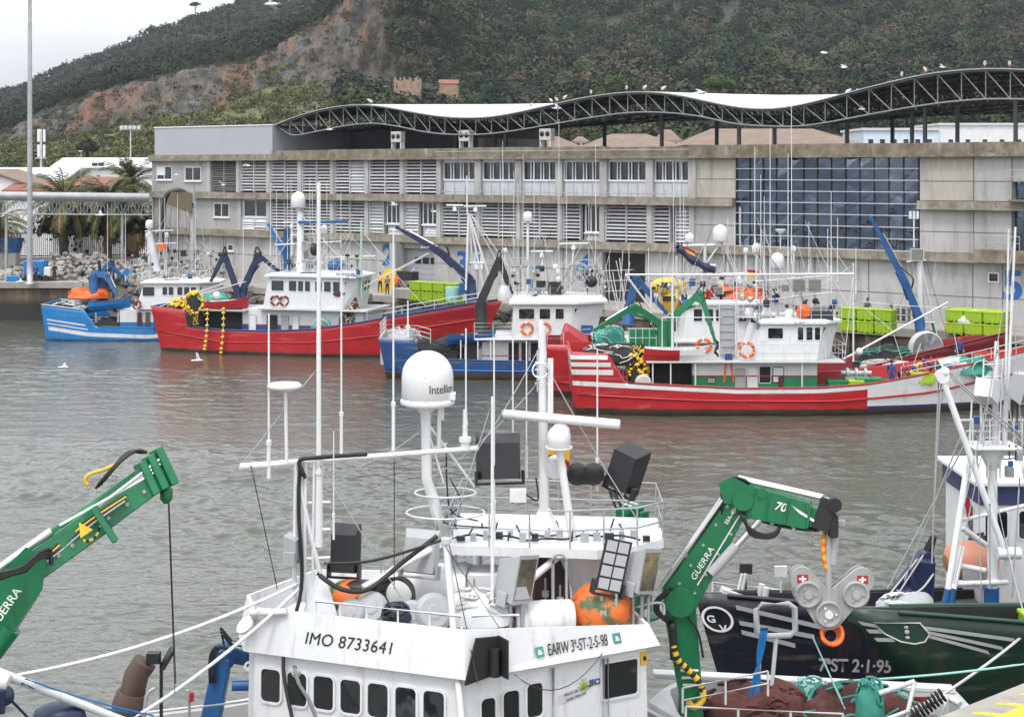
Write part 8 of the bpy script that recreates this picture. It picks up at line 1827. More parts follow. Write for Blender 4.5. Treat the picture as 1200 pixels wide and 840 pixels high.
# ------------------------------------------------------------------ B: low work boat with grey gunwale carrying the green knuckle crane
wb = Boat('work_boat', 'low work boat with grey bulwark and red nets moored behind the white boat', (10.6, 35.0, 0), 181.5)
hull(wb, 7.2, 3.7, [(0, 2.55), (7.1, 2.98)], [(0, 2.55), (7.2, 2.98)], [hull_mat('hull_workboat', (.10, .015, .02), [('hd', -.1, .2, (.5, .5, .5))]), 'deck', 'light_grey'], rake=.3, sternrake=.1, sternw=.97, fine=.8, flare=.1, bul=.28, deckz=lambda x: 2.1)
mb = MB(wb.M); mb.beam((0, -1.72, 2.62), (7.2, -1.72, 3.05), .36, .12); mb.build('bulwark_cap', 'white', wb.o, bevel=.02)
mb = MB(wb.M); mb.box((3.6, -1.52, 2.38), (6.6, .05, .26)); mb.build('red_strake', 'crimson', wb.o)
GY = 34.6; P_ = [C(809, 900, GY), C(800, 742, GY), C(795, 700, GY), C(868, 582, GY), C(972, 606, GY-.6)]
pd = (P_[3]-P_[2]).normalized(); pu = V((-pd.z, 0, pd.x)); jd = (P_[4]-P_[3]).normalized(); ju = V((-jd.z, 0, jd.x)); ju = ju if ju.z > 0 else -ju
mb = MB(); mb.lathe([(.45, 0), (.45, .12), (.30, .2), (.27, 1.2)], V((P_[0].x, GY, 2.1)), ZUP, 14); mb.beam(V((P_[0].x, GY, 3.2)), P_[2] - ZUP*.1, .48, .5, w2=.6, h2=.72, up=V((-1, 0, 0))); mb.tube(P_[2] - V((0, .42, 0)), P_[2] + V((0, .42, 0)), .33, n=16)
for k in range(3): mb.box(P_[1] + V((.12+.03*k, -.26, -.75+.12*k*0 - .16*k)), (.42, .03, .06), 1)
cr = mb.build('deck_crane', ['green', 'white_clean'], wb.o, bevel=.018)
mb = MB(); mb.beam(P_[2], P_[3] - pd*.1, .42, .86, w2=.42, h2=.50, up=pu)
mb.tube(P_[3] - V((0, .36, 0)), P_[3] + V((0, .36, 0)), .24, n=14); mb.build('boom', 'green', cr, bevel=.02)
mb = MB()
for s in (-.26, .26): mb.prism([C(x, y, GY+s-.04) for x, y in ((842, 566), (858, 558), (880, 570), (900, 602), (890, 612), (868, 590), (848, 590))], [C(x, y, GY+s+.04) for x, y in ((842, 566), (858, 558), (880, 570), (900, 602), (890, 612), (868, 590), (848, 590))])
mb.build('knuckle_link', 'green', cr)
mb = MB(); mb.beam(P_[3] + jd*.15 - ju*.02, P_[3] + jd*1.55 - ju*.05, .46, .74, w2=.44, h2=.60, up=ju); mb.beam(P_[3] + jd*.9 - ju*.06, P_[4] - jd*.15 - ju*.06, .38, .48, w2=.34, h2=.42, up=ju)
for f in (.1, .28, .5, .75): mb.box(P_[3] + (P_[4]-P_[3])*f - ju*.05, (.06, .54, .78 - f*.3), 0, (jd, V((0, 1, 0)), ju))
for f, h_ in ((.08, .34), (.2, .26)): mb.lathe([(.12, -.28), (.12, .28)], P_[3] + (P_[4]-P_[3])*f + ju*.24, (0, 1, 0), 10)
mb.build('jib', 'green', cr, bevel=.015)
mb = MB(); mb.beam(P_[4] - jd*.28 + ju*.1, P_[4] + jd*.1 + ju*.05, .5, .72, up=ju); mb.box(P_[4] + V((.05, -.1, -.15)), (.2, .3, .5)); mb.lathe([(.16, -.3), (.16, .3)], P_[4] + ju*.35, (0, 1, 0), 12); mb.build('jib_head', 'black', cr, bevel=.02)
mb = MB()
for s in (-.14, .14): mb.tube(P_[3] + ju*.42 - jd*.1 + V((0, s, 0)), P_[4] + ju*.42 + V((0, s, 0)), .05, n=8)
for s in (-.22, .0): mb.tube(P_[2] + pu*.50 + V((0, s, 0)), P_[3] + pu*.36 + V((0, s, 0)) - pd*.25, .035, n=8)
mb.tube(P_[2] + pd*.5 + pu*.48 - V((0, .1, 0)), P_[3] - pd*.3 + pu*.34 - V((0, .1, 0)), .03, n=8, m=1); mb.build('ram_pipe', ['chrome', 'white_clean'], cr)
mb = MB(); a_, b_ = C(846, 690, GY-.35), C(893, 606, GY-.3); a_ = C(833, 672, GY-.35); mb.tube(a_, a_.lerp(b_, .5), .12, n=12, m=0); mb.tube(a_.lerp(b_, .5), b_, .07, n=12, m=1); mb.build('hydraulic_ram', ['grey', 'chrome'], cr)
mb = MB()
for k in range(4): mb.path(curve([C(846, 602-k*4, GY-.2+.1*k), C(848, 575-k*3, GY-.2+.1*k), C(860+k*3, 559+k, GY-.2+.1*k), C(880, 566+2*k, GY-.2+.1*k)], 5), .035, 6)
mb.build('hose', 'black', cr); mb = MB()
for k in range(3): mb.path(curve([C(866+k*3, 600, GY-.4), C(878, 618+k*3, GY-.42), C(895, 626+k*2, GY-.42), C(910, 622+k*2, GY-.42), C(916, 608, GY-.4)], 5), .035, 6)
mb.build('hose', 'black', cr); mb = MB()
for k in range(3): mb.path(curve([C(792-k*3, 690, GY-.35), C(774-k*2, 702, GY-.35), C(772-k*2, 716, GY-.35), C(784, 726+2*k, GY-.35)], 5), .04, 6)
mb.build('hose', 'black', cr); mb = MB(); mb.path(curve([C(787, 726, GY-.4), C(789, 755, GY-.4), C(790, 772, GY-.4)], 5), .09, 7); mb.build('hose', 'black', cr); mb = MB(); mb.path(curve([C(806, 722, GY-.4), C(818, 740, GY-.4), C(824, 770, GY-.4)], 4), .03, 6); mb.build('hose', 'black', cr)
mb = MB(); mb.path(curve([C(789, 755, GY-.42), C(794, 772, GY-.45), C(806, 784, GY-.45), C(820, 800, GY-.45), C(824, 818, GY-.45), C(814, 828, GY-.45), C(806, 822, GY-.45)], 8), .075, 8)
for j in range(len(mb.m)): mb.m[j] = 1 if (j//16) % 2 and j < 220 else 0
mb.build('striped_hose', ['yellow', 'black'], cr)
text('GUERRA', P_[2] + pd*.55 - V((0, .235, 0)) - pu*.06, pd, pu, .19, 'letter_white', cr, 'lettering', .008, shear=.15, sx=1.15)
text('SSA-404', P_[2] + pd*2.0 - V((0, .235, 0)) - pu*.02, pd, pu, .13, 'letter_white', cr, 'lettering', .008)
mb = MB(); s_ = P_[2] + pd*.5 - V((0, .232, 0)) - pu*.16; mb.beam(s_, s_ + pd*1.9 + pu*.02, .01, .03, up=pu); mb.build('white_line', 'white_clean', cr)
text('70', P_[3] + jd*.72 - V((0, .25, 0)) - ju*.06, jd, ju, .26, 'letter_white', cr, 'lettering', .008, shear=.25, bold=.004)
mb = MB(); s_ = P_[3] + jd*1.08 - V((0, .24, 0)); mb.prism([s_ + ju*.12, s_ + jd*.75 - ju*.16, s_ + jd*.7 - ju*.2, s_ + jd*.2 - ju*.02], [p - V((0, .012, 0)) for p in (s_ + ju*.12, s_ + jd*.75 - ju*.16, s_ + jd*.7 - ju*.2, s_ + jd*.2 - ju*.02)]); mb.build('white_flash', 'white_clean', cr)
# triplex net hauler hanging from the jib
HYY = 34.0; mb = MB(); mb.path(curve([C(966, 624, HYY), C(965, 645, HYY), C(969, 668, HYY)], 5), .055, 8)
for j in range(len(mb.m)): mb.m[j] = (j//8) % 2
mb.build('striped_hose', ['yellow', 'oilskin_orange'], cr)
mb = MB(); mb.tube(C(971, 612, HYY), C(971, 705, HYY), .07, n=8); mb.tube(C(980, 616, HYY), C(976, 660, HYY), .09, n=8); mb.box(C(983, 612, HYY), (.25, .2, .1)); mb.build('hauler_hanger', 'grey', cr)
cL, cR, cM = C(946, 695, HYY), C(1002, 695, HYY), C(970, 718, HYY); tL, tR = C(940, 678, HYY), C(1010, 679, HYY)
def capsule(p, q, r0, r1, y0, y1, mb, m=0):
    dd = (q-p); an = math.atan2(dd.z, dd.x); o1 = [p + V((math.cos(an+math.pi/2+math.pi*i/10), 0, math.sin(an+math.pi/2+math.pi*i/10)))*r0 for i in range(11)] + [q + V((math.cos(an-math.pi/2+math.pi*i/10), 0, math.sin(an-math.pi/2+math.pi*i/10)))*r1 for i in range(11)]
    mb.prism([x + V((0, y0, 0)) for x in o1], [x + V((0, y1, 0)) for x in o1], m)
mb = MB(); capsule(tL, cM, .27, .36, -.06, .06, mb); capsule(tR, cM, .27, .36, -.055, .055, mb); capsule(tL, cM, .23, .3, .3, .36, mb); capsule(tR, cM, .23, .3, .302, .362, mb); hl = mb.build('net_hauler', 'worn_metal', cr, bevel=.02)
for c_, r in ((cL, .30), (cR, .30), (cM, .30)):
    mb = MB(); mb.lathe([(r*.98, -.35), (r*.98, .0), (r, .10), (r*.86, .125), (r*.8, .10), (r*.3, .10)], c_ + V((0, -.02, 0)), (0, -1, 0), 22); mb.lathe([(.09, .10), (.09, .15)], c_ + V((0, -.02, 0)), (0, -1, 0), 12, 1)
    for k in range(3): mb.lathe([(.03, .10), (.03, .13)], c_ + V((math.cos(k*2.1)*.16, -.02, math.sin(k*2.1)*.16)), (0, -1, 0), 6, 1)
    mb.build('sheave', ['worn_metal', 'white_clean'] if c_ is cM else ['worn_metal', 'grey'], hl)
for c_ in (tL, tR):
    mb = MB(); p = c_ + V((0, -.068, .02)); mb.box(p, (.24, .008, .18), 0); mb.box(p - V((0, .006, 0)), (.16, .006, .045), 1); mb.box(p - V((0, .0065, 0)), (.045, .006, .13), 1); mb.build('red_emblem', ['red', 'white_clean'], hl)
mb = MB()
for k in range(4): mb.torus(C(975, 742, HYY) + V((0, .05*k, -.03*k)), (.1, -1, .4), .24-.02*k, .05, 0, 16, 6)
one('float_bunch', 'oilskin_orange', 'bunch of orange line hanging under the grey net hauler', 'line', mb)
# frame, posts, rails, nets on the work boat
mb = MB(); fr = [C(x, y, 35.6) for x, y in ((893, 708), (924, 707), (931, 712), (932, 738), (926, 744), (896, 745), (887, 740), (886, 714))]; mb.path(fr, .07, 8, closed=True); mb.tube(C(892, 744, 35.6), C(884, 850, 35.6), .05); mb.tube(C(910, 744, 35.6), C(900, 850, 35.4), .05); mb.build('pipe_frame', 'light_grey', wb.o)
mb = MB()
for k in range(3): mb.path(curve([C(893+k*3, 735, 35.3), C(888+k*2, 770, 35.3), C(890-k*4, 800, 35.3), C(884-k*4, 850, 35.2)], 5), .035, 6)
mb.build('hanging_line', 'cyan_blue', wb.o)
rail(wb.o, [wb.P(6.9, 1.7, 2.95), wb.P(3.5, 1.75, 2.78)], .5, 2, .03); rail(wb.o, [C(800, 835, 34), C(900, 815, 34.4)], .55, 2, .028)
heap('fishing_net', 'maroon net heaped on the work boat deck behind the green crane', wb.P(5.0, -.5, 2.1), (2.6, 1.6, .95), ('brown_net', 'brown_net'), seed=31); heap('fishing_net', 'maroon and teal net at the right end of the work boat', wb.P(2.6, -.3, 2.1), (2.8, 1.7, .95), ('brown_net', 'teal'), seed=32); heap('fishing_net', 'loose teal net end between the two maroon heaps', wb.P(3.6, -.9, 2.3), (1.0, .9, .75), ('teal', 'mint'), seed=33)
mb = MB(); mb.tube(C(1017, 850, 34.5), C(1018, 800, 34.5), .06); mb.tube(C(1008, 850, 34.5), C(1022, 795, 34.5), .04); mb.build('stern_post', 'steel', wb.o)
heap('net_hood', 'teal net bundle tied over the steel post on the work boat', C(1020, 838, 34.4), (.62, .5, .72), ('teal', 'teal'), seed=34)
mb = MB(); mb.tube(C(1030, 812, 34.2), C(1072, 798, 34.2), .06); mb.path([C(1035, 845, 33.6), C(1105, 815, 34.4), C(1125, 825, 34)], .07, 7); mb.tube(C(1072, 798, 34.2), C(1060, 850, 33.8), .05); mb.tube(C(1110, 815, 34), C(1098, 850, 33.6), .06); mb.build('stern_rail', 'light_grey', wb.o)
mb = MB()
for k in range(9): mb.torus(C(1072 + k*4, 838 - k*3, 33.6), (1, 0, .6), .13, .035, 0, 12, 5)
one('rope_coil', 'dark_net', 'dark rope turned round the rail at the right end of the work boat', 'rope', mb)
for p, q, dr, r, m_ in ((C(1210, 735, 38), C(1040, 850, 33.5), .15, .035, 'light_grey'), (C(1205, 777, 36), C(1000, 797, 35), .05, .028, 'mint'), (C(990, 830, 34), C(952, 745, 34.2), .0, .02, 'mint')): mb = MB(); mb.path(sag(p, q, dr), r, 6); one('mooring_rope', m_, {'light_grey': 'thick grey mooring rope running down from the green boat bow', 'mint': 'thin pale rope stretched across the green hull' if dr else 'pale green line hanging below the net hauler'}[m_], 'rope', mb)
# folded green crane behind the bridge deck of the white boat
crane(a.o, [C(742, 720, 36), C(744, 660, 36), C(738, 600, 36), C(756, 606, 35.6)], 'green', .52, jibs=1, hook=False)
# ------------------------------------------------------------------ navy hull with roundel
nb_ = Boat('fishing_boat', 'very dark navy fishing boat whose bow carries a white ringed roundel', (27.9, 44.0, 0), 185)
nb_.len = 22
hull(nb_, 22, 4.8, [(0, 2.6), (8, 2.75), (14, 2.95), (18, 3.15), (21.6, 3.45)], [(0, 2.6), (8, 2.75), (14, 2.95), (18, 3.15), (22, 3.5)], [hull_mat('hull_night', (.006, .009, .020), []), 'deck', 'dark'], rake=1.0, fine=.35, flare=.5, ple=1.35, deckz=lambda x: 2.75 if x > 10 else 2.1)
cap(nb_, .2, 21.3, .06, 'dark', n=50)
def disc(b, px, py, r0, r1, sd, mat, lift):
    x0, z0 = pix_side(b, px, py, sd); mb = MB(); n = 28; vs = []
    for i in range(n):
        an = 6.283*i/n
        for r in (r0, r1): x, z = x0 - math.cos(an)*r, z0 + math.sin(an)*r; p = b.side(x, z, sd); nn_ = (b.side(x+.05, z, sd)-p).cross(b.side(x, z+.05, sd)-p).normalized(); vs.append(p + (nn_ if nn_.y < 0 else -nn_)*lift)
    mb.add(vs, [(2*i, 2*((i+1) % n), 2*((i+1) % n)+1, 2*i+1) for i in range(n)]); mb.build('roundel', mat, b.o)
disc(nb_, 842, 726, .30, .36, 1, 'letter_white', .02)
hull_text(nb_, 'G', 832, 727, .27, 1, 'letter_white', bold=.008, lift=.022); hull_text(nb_, 'V', 845, 738, .27, 1, 'letter_white', bold=.008, lift=.022)
def stripes(b, segs, th, mat='letter_grey'):
    for p, q in segs:
        (xa, za), (xb, zb2) = pix_side(b, *p, 1), pix_side(b, *q, 1); hull_patch(b, [((xa, za-th/2, za+th/2), (xb, zb2-th/2, zb2+th/2))], mat, 1, 'bow_stripe', .015)
stripes(nb_, (((866, 712), (962, 735)), ((868, 727), (958, 746)), ((864, 741), (937, 755))), .13)
hull_text(nb_, '7ªST 2·1·95', 956, 787, .50, 1, 'letter_grey', shear=.15, bold=.012, sx=.78)
for px, py, Y in ((874, 669, 42.6), (915, 672, 42.6)):
    mb = MB(); mb.tube(C(px, 705, Y), C(px, py, Y), .03, n=6); mb.box(C(px, py-3, Y), (.34, .12, .28)); mb.build('deck_lamp', 'dark' if px < 900 else 'light_grey', nb_.o)
mb = MB(); mb.beam(C(845, 692, 42.3), C(870, 700, 42.3), .4, .2)
for x, y in ((862, 690), (866, 692)): mb.tube(C(x, 706, 42.4), C(x+8, 672, 42.4), .05)
mb.tube(C(890, 700, 42.4), C(893, 684, 42.4), .09); mb.tube(C(896, 702, 42.2), C(898, 688, 42.2), .09); mb.build('bow_bitts', 'light_grey', nb_.o)
rail(nb_.o, [C(835, 697, 42.6), C(900, 704, 43), C(990, 714, 43.3)], .35, 1, .03)
crane(nb_.o, [C(1078, 730, 43), C(1080, 712, 43), C(1085, 652, 43), C(1034, 716, 43)], 'navy_crane', .5, jibs=1, hook=False)
mb = MB(); mb.beam(C(1078, 722, 42.6), C(1082, 655, 42.6), .55, .6, w2=.4); mb.beam(C(1060, 690, 42.7), C(1072, 718, 42.7), .4, .4); mb.build('crane_cover', 'navy_crane', nb_.o, bevel=.05)
mb = MB(); mb.path(curve([C(1050, 690, 42.4), C(1062, 698, 42.3), C(1080, 690, 42.3), C(1094, 672, 42.4)], 5), .03, 6); mb.tube(C(1030, 712, 42.3), C(1075, 655, 42.3), .025); mb.tube(C(1038, 718, 42.3), C(1082, 650, 42.3), .025); mb.build('white_line', 'rope', nb_.o)
heap('fishing_net', 'pale tangled line on the navy foredeck below the blue crane', C(1062, 722, 41.5), (1.6, 1, .5), ('grey', 'white'), seed=41)
# ------------------------------------------------------------------ dark green hull with badge, white mast frame and wheelhouse
gb = Boat('fishing_boat', 'dark green fishing boat with striped bow badge and white mast frame at the right', (33.3, 41.7, 0), 189.5)
gb.len = 21.5
hull(gb, 21.5, 6.2, [(0, 2.8), (9, 3.0), (12, 3.2), (15, 3.45), (18, 3.8), (21.1, 4.3)], [(0, 2.8), (9, 3.0), (12, 3.2), (15, 3.45), (18, 3.8), (21.5, 4.35)], [hull_mat('hull_bottle_green', (.007, .030, .017), []), 'deck', 'dark'], rake=4.2, fine=.4, flare=.5, ple=1.5, deckz=lambda x: 2.5 if x < 12 else 3.0)
cap(gb, .2, 20.8, .05, paint('dark_green_trim', (.012, .06, .03), .5, .8), n=50)
stripes(gb, (((1037, 728), (1007, 729)), ((1041, 738), (1016, 738)), ((1046, 748), (1026, 748)), ((1080, 732), (1182, 752)), ((1082, 740), (1174, 757)), ((1084, 748), (1164, 762))), .10)
x0, z0 = pix_side(gb, 1060, 740, 1); mb = MB(); vs = []
for u, v in ((-.30, .22), (.28, .22), (.30, -.06), (.16, -.26), (0, -.32), (-.16, -.26), (-.28, -.06)): p = gb.side(x0-u, z0+v, 1); nn_ = (gb.side(x0-u+.05, z0+v, 1)-p).cross(gb.side(x0-u, z0+v+.05, 1)-p).normalized(); vs.append(p + (nn_ if nn_.y < 0 else -nn_)*.018)
mb.add(vs, [tuple(range(7))]); mb.path([p + V((0, -.004, 0)) for p in vs], .022, 5, 1, closed=True); mb.build('bow_badge', [paint('badge_green', (.012, .045, .028), .5, .8), 'rope'], gb.o)
mb = MB(); c = gb.side(x0, z0, 1) - V((0, .06, 0))
for k in range(5): mb.ball(c + V((random.uniform(-.12, .12), 0, random.uniform(-.14, .12))), .05, 0, 8, 6, (1.2, .25, .8))
mb.build('badge_relief', 'letter_grey', gb.o)
GMY = 41.2
mb = MB(); mb.tube(C(1163, 735, GMY), C(1163, 520, GMY), .14, .125, 14); mb.tube(C(1166, 520, GMY), C(1168, 400, GMY), .09, .06, 12); mb.tube(C(1178, 520, GMY), C(1190, 266, GMY), .05, .03); mb.build('main_mast', 'white_clean', gb.o)
mb = MB(); mb.tube(C(1162, 740, GMY-.02), C(1162, 688, GMY-.02), .20, n=14); mb.build('mast_foot', 'blue', gb.o)
for p, q in (((1132, 555), (1111, 690)), ((1127, 640), (1117, 690))): mb = MB(); mb.tube(C(*q, GMY-.8), C(*p, GMY-.3), .085, n=12); mb.build('mast_leg', 'white_clean', gb.o)
for p in ((1111, 690, 1104, 725), (1117, 690, 1112, 725)): mb = MB(); mb.tube(C(p[0], p[1], GMY-.8), C(p[2], p[3], GMY-.9), .095, n=12); mb.build('leg_foot', 'blue', gb.o)
mb = MB(); mb.tube(C(1112, 684, GMY-.7), C(1180, 682, GMY), .075); mb.tube(C(1127, 618, GMY-.4), C(1155, 638, GMY), .08); mb.tube(C(1125, 610, GMY), C(1200, 592, GMY), .05); mb.tube(C(1127, 663, GMY), C(1155, 668, GMY), .07); mb.build('mast_crossbar', 'white_clean', gb.o)
mb = MB(); mb.tube(C(1103, 440, GMY-.6), C(1183, 662, GMY-.6), .085, .09, 12); mb.lathe([(.18, -.1), (.18, .1)], C(1104, 441, GMY-.6), (0, 1, 0), 12); mb.ball(C(1107, 436, GMY-.6), .14, 0, 10, 7); mb.lathe([(.16, -.3), (.16, .3)], C(1182, 648, GMY-.6), (1, 0, 0), 12); mb.build('derrick_boom', 'white_clean', gb.o)
rigging(gb.o, [(C(1100, 445, GMY-.6), C(1092, 660, GMY-.6), 0), (C(1103, 445, GMY-.6), C(1094, 600, GMY-.6), 0), (C(1110, 438, GMY-.6), C(1202, 522, GMY-.4), 0), (C(1112, 436, GMY-.6), C(1204, 515, GMY-.4), .05), (C(1152, 480, GMY), C(1040, 690, 42), 0), (C(1130, 500, GMY), C(1060, 680, 42), 0), (C(1140, 505, GMY), C(1205, 525, GMY), .5), (C(1160, 590, GMY-.8), C(1160, 690, GMY-.8), 0), (C(1195, 560, GMY-1), C(1186, 700, GMY-1), 0), (C(1205, 735, 38), C(1180, 640, GMY-.8), .1)], .022, 'grey')
mb = MB(); c = C(1163, 522, GMY); mb.box(c, (1.3, 1.1, .08)); mb.lathe([(.16, -.6), (.42, 0)], c, ZUP, 14); mb.build('crow_deck', 'white_clean', gb.o, bevel=.02)
mb = MB(); mb.box(C(1165, 492, GMY), (1.9, .05, .05)); mb.box(C(1165, 505, GMY), (1.5, .04, .04))
for px in (1140, 1152, 1160, 1178, 1188, 1198): mb.tube(C(px, 522, GMY-.4), C(px, 490, GMY-.4), .02)
for px in (1145, 1158, 1172): mb.tube(C(px, 560, GMY-.2), C(px, 524, GMY-.2), .03)
mb.build('crow_rail', 'white', gb.o)
flood(gb.o, C(1155, 456, GMY-.4), (.55, .8, -.45), .66, .70, .36, 'light_grey'); flood(gb.o, C(1196, 452, GMY-.4), (.8, -.55, -.3), .7, .85, .45, 'grey', GLOW)
for px, y0, y1 in ((1182, 268, 520), (1186, 330, 480), (1139, 470, 560)): whip(gb.o, C(px-5, y1, GMY), C(px, y0, GMY), .04)
ladder(gb.o, C(1160, 520, GMY-.35), C(1164, 420, GMY-.35), .5, (1, 0, 0))
gx = C(1150, 0, 43.4).x; mb = MB(); mb.box((gx + 3.0, 45.2, 4.2), (6.0, 3.6, 4.0)); ghw = mb.build('wheelhouse', 'white_clean', gb.o, bevel=.05)
mb = MB(); mb.box((gx + 3.0, 45.2, 5.84), (6.14, 3.74, .55)); mb.build('navy_band', paint('faded_navy', (.03, .04, .12), .5, .85), ghw); mb = MB(); mb.box((gx + 2.95, 45.1, 6.20), (6.4, 4.0, .14)); mb.build('roof', 'white_clean', ghw, bevel=.03)
for k in range(5): port(ghw, (gx + .42 + k*.95, 43.40, 5.0), (1, 0, 0), ZUP, .62, .78, .1, .05, 'window')
port(ghw, (gx - .002, 44.4, 5.0), (0, -1, 0), ZUP, .7, .78, .1, .05, 'window')
mb = MB(); mb.ball(C(1190, 556, 44), .45, 0, 16, 10, (1.1, 1, .8)); mb.build('roof_dome', 'white_clean', gb.o)
mb = MB(); mb.prism([C(1143, 660, 42.6), C(1156, 668, 42.4), C(1156, 690, 42.4), C(1148, 690, 42.6)], [C(1143, 660, 43.4), C(1156, 668, 43.4), C(1156, 690, 43.4), C(1148, 690, 43.4)]); mb.build('bow_screen', 'white_dirty', gb.o)
mb = MB(); q = [C(1128, 580, 41), C(1136, 583, 41), C(1140, 602, 41), C(1134, 606, 41)]; mb.prism(q, [p + V((0, .02, 0)) for p in q]); q = [C(1126, 588, 41.03), C(1134, 603, 41.03), C(1131, 604, 41.03), C(1120, 600, 41.03)]; mb.prism(q, [p + V((0, .02, 0)) for p in q], 1); one('flag', ['red', 'white'], 'small furled red and white flag tied to the mast leg of the green boat', 'flag', mb)
mb = MB(); ax = V((1, .1, .05)).normalized(); mb.lathe([(.2, -.75), (.48, -.6), (.55, 0), (.48, .6), (.2, .75)], C(1138, 656, 43), ax, 20); one('float_tank', paint('salmon_plastic', (.52, .22, .14), .5, .85), 'salmon pink round float lying behind the mast frame of the green boat', 'float', mb)
heap('folded_tarp', 'dark blue cover lying on the salmon pink float', C(1152, 645, 43.2), (.8, .6, .4), ('navy_crane', 'dark'), 'cover', seed=42)
mb = MB(); mb.prism([C(1128, 690, 42.2), C(1150, 690, 42.2), C(1150, 690, 43.4), C(1128, 690, 43.4)], [C(1128, 660, 42.2), C(1150, 664, 42.2), C(1150, 664, 43.4), C(1128, 660, 43.4)]); mb.build('deck_casing', 'grey', gb.o)
person('man in maroon top and yellow oilskin trousers bending on the green foredeck', gb.P(18.6, 1.0, 3.0), 2.9, 1.75, 'bend', 'cloth_maroon', 'oilskin_yellow', 'cloth_black')
person('man in black oilskins at the right edge of the green foredeck', gb.P(17.3, .9, 3.2), 3.0, 1.75, 'lean', 'cloth_black', 'cloth_black', 'cloth_black')
p = gb.P(20.3, .2, 3.2); tub('lime tub in front of the crew on the green foredeck', p, (V((1, 0, 0)), V((0, 1, 0))), (1.2, .9, .8), 'tubs on the boat decks', 'lime')
heap('fishing_net', 'grey net lying along the green bow rail', gb.P(19.4, -.1, 3.0), (2.0, 1.1, .7), ('grey', 'rope'), seed=43)
heap('fishing_net', 'dark gear piled on the green foredeck behind the crew', gb.P(16.4, -.5, 3.0), (3.2, 2.2, 1.0), ('dark_net', 'steel'), seed=44)
mb = MB(); c = gb.P(16.6, 2.3, 3.9)
for k in range(7): mb.torus(c + V((.04*k, -.02*k, .03*k)), (random.uniform(-.3, .3), -.7, .7), .38-.02*k, .04, 0, 18, 5)
one('rope_coil', 'mint', 'coil of pale mint rope on the green boat gunwale', 'rope coil', mb)
# ------------------------------------------------------------------ gulls
roofz = lambda px: (lambda i: FB(ug[i], VF-.2, ztop[i]+.25))(int(np.argmin([abs(x-px) for x in pxg])))
for px, lab in ((427, 'gull perched at the left crest of the wavy roof'), (620, 'gull perched where the wavy roof starts to rise from its first trough'), (643, 'gull perched left of the middle crest of the roof'), (659, 'gull perched just left of the middle roof crest'), (684, 'gull perched near the middle roof crest, above number 4'), (733, 'gull perched at the very top of the middle roof crest'), (752, 'gull perched just right of the middle roof crest'), (778, 'gull perched sloping down right of the middle crest'), (1052, 'gull perched on the rising roof, first from the left on the right wave'), (1083, 'gull perched on the rising roof, second from the left on the right wave'), (1149, 'gull perched at the top of the right roof crest'), (1186, 'gull perched at the right picture edge on the roof')):
    gull(lab, roofz(px), random.uniform(-2.6, -.5), span=1.5)
for px, py, v, lab in ((848, 124, 24, 'gull perched on the white roof sheet left of the thin mast'), (869, 124, 24, 'gull perched on the white roof sheet right of the thin mast'), (920, 124, 24, 'gull perched on the far edge of the right roof trough'), (468, 135, 25, 'gull perched on the white sheet of the left roof trough')):
    p = facp(px) + VD*v; i = int(np.argmin([abs(ug[k] - (p-P0).dot(UD)) for k in range(npan+1)])); gull(lab, FB(ug[i], v, zt(i, v) + .26), random.uniform(-2.6, -.5), span=1.5)
for px, py, Y, hd, fl_, sp, bk, lab in ((318, 5, 70, 3.0, 35, 1.35, .5, 'big gull flying against the hill at the top edge of the picture'), (232, 422, 118, .3, 38, 1.5, .5, 'gull flying low over the water before the long red hull'), (75, 430, 110, .1, 15, 1.3, .2, 'gull skimming the water below the bright blue boat'), (24, 330, 150, .2, 20, 1.3, .3, 'gull flying in front of the left quay wall'), (653, 127, 125, .2, 28, 1.4, .3, 'gull flying before the truss left of the middle crest'), (386, 152, 140, 2.8, 20, 1.3, .3, 'gull flying under the left end of the wavy roof'), (966, 62, 150, .2, 8, 1.5, .1, 'gull gliding before the wood, the higher of two'), (989, 79, 150, .2, 30, 1.5, .1, 'gull gliding before the wood, the lower of two'), (1105, 79, 150, .3, 25, 1.3, .3, 'gull flying above the right wave of the roof'), (289, 194, 140, 3, 10, 1.5, .1, 'gull flying before the first white louvre bay'), (462, 240, 135, .5, 35, 1.4, .0, 'gull flying with raised wings before the louvres above number 2'), (508, 248, 135, 2.5, 25, 1.2, .2, 'gull flying right of the small windows above the garage door'), (500, 290, 125, .4, 30, 1.5, .4, 'gull flying across the navy crane jib above the lime tubs'), (118, 252, 150, .3, 25, 1.5, .4, 'gull flying before the palms under the pipe bridge'), (262, 217, 135, 1.2, 40, 1.2, .1, 'gull flying before the dull louvre left of the white ones'), (206, 205, 140, 2.6, 10, 1.1, .2, 'gull flying between the two windows at the left end of the hall'), (822, 109, 125, .3, 12, 2.0, .2, 'brown winged gull flying over the white roof sheet'), (1010, 128, 112, 2.9, 20, 1.0, .2, 'gull flying inside the right roof bay')):
    gull(lab, C(px, py, Y), hd, fl_, sp, bk)

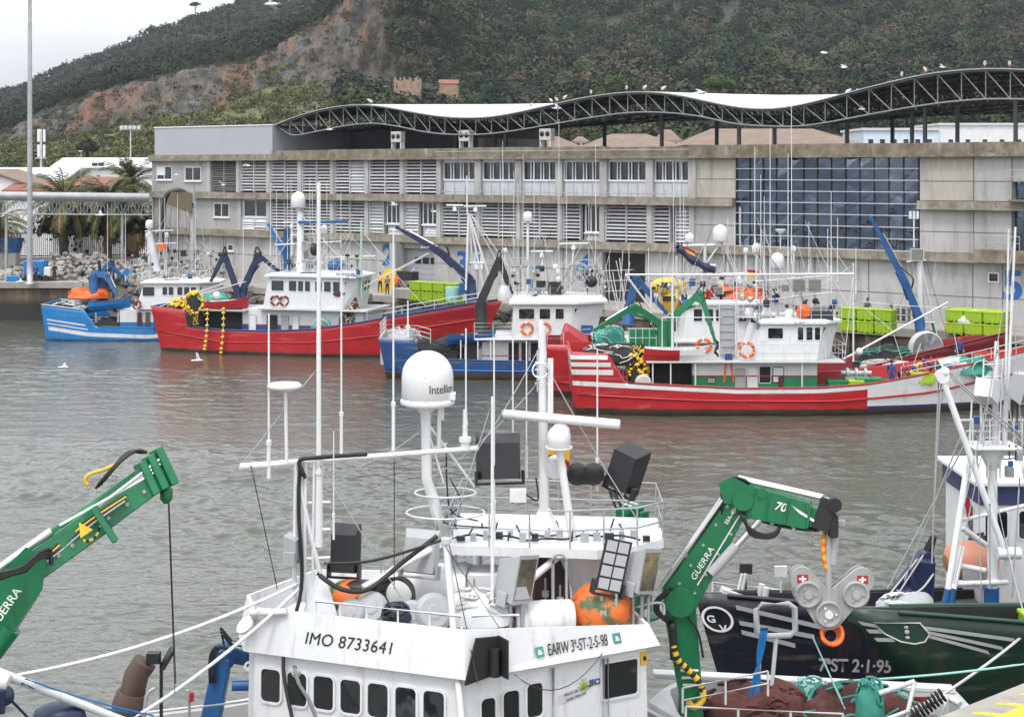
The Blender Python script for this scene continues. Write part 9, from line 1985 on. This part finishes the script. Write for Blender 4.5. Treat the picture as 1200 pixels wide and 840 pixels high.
for (pp, n_, off_) in (((P_[2] + pd*.4, P_[3] - pd*.2), 3, pu*.40), ((P_[3] + jd*.4, P_[4] - jd*.2), 3, -ju*.42)):
    for k in range(n_):
        p, q = pp; y_ = V((0, -.16 + .16*k, 0)); mb = MB(); mb.path(sag(p + off_ + y_, q + off_*.8 + y_, .05, 10), .02, 5); mb.build('hose', 'black', cr)
        for f in (.25, .6): mb = MB(); mb.box(p.lerp(q, f) + off_*.95 + y_, (.07, .05, .07)); mb.build('hose_clamp', 'steel', cr)
for f in (.12, .3, .5, .7, .88):
    for s in (-1, 1): mb = MB(); mb.lathe([(.035, -.012), (.035, .012)], P_[2].lerp(P_[3], f) + V((0, -.225, 0)) + pu*.2*s, (0, -1, 0), 6); mb.build('bolt', 'steel', cr)
for k in range(4):
    mb = MB(); y_ = V((0, -.1 - .03*k, 0)); mb.path(curve([C(58, 646 + 3*k, 25.3) + y_, C(80, 626 + 4*k, 25.6) + y_, C(110, 603 + 3*k, 25.8) + y_, C(150, 578 + 2*k, 26.1) + y_], 5), .018, 5); mb.build('hose', ('black', 'yellow', 'black', 'grey')[k], root)
for x, y in ((70, 650), (86, 638), (128, 606), (150, 590), (170, 575)):
    mb = MB(); mb.lathe([(.035, -.015), (.035, .015)], C(x, y, 25.3 + (x-70)*.009) - V((0, .05, 0)), (0, -1, 0), 6); mb.build('bolt', 'steel', root)
    mb = MB(); mb.beam(C(x-3, y-9, 25.4 + (x-70)*.009), C(x+6, y+9, 25.4 + (x-70)*.009), .05, .03); mb.build('rib', 'green', root)

for p, q in (((1169, 410), (1128, 600)), ((1169, 410), (1200, 560)), ((1188, 280), (1150, 520)), ((1163, 470), (1118, 684)), ((1186, 330), (1205, 640)), ((1160, 545), (1190, 690)), ((1145, 500), (1150, 690))): mb = MB(); mb.path(sag(C(*p, GMY-.3), C(*q, GMY-.9), .05, 8), .014, 4); mb.build('stay', 'grey', gb.o)
for i in range(18): c = C(random.uniform(1138, 1198), random.uniform(470, 560), GMY + random.uniform(-.5, .6)); mb = MB(); s_ = random.uniform(.08, .22); (mb.box(c, (s_, s_, s_*1.3)) if i % 2 else mb.tube(c, c + ZUP*random.uniform(.3, .9), .02, n=5)); mb.build('fitting', ('dark', 'grey', 'white', 'blue')[i % 4], gb.o)
for i in range(14): c = gb.P(random.uniform(12.5, 19), random.uniform(-1, 1.2), 3.0); mb = MB(); s_ = random.uniform(.15, .4); mb.box(c + ZUP*s_/2, (s_, s_*.8, s_)); mb.build('gear_box', ('dark', 'grey', 'blue', 'steel')[i % 4], gb.o)
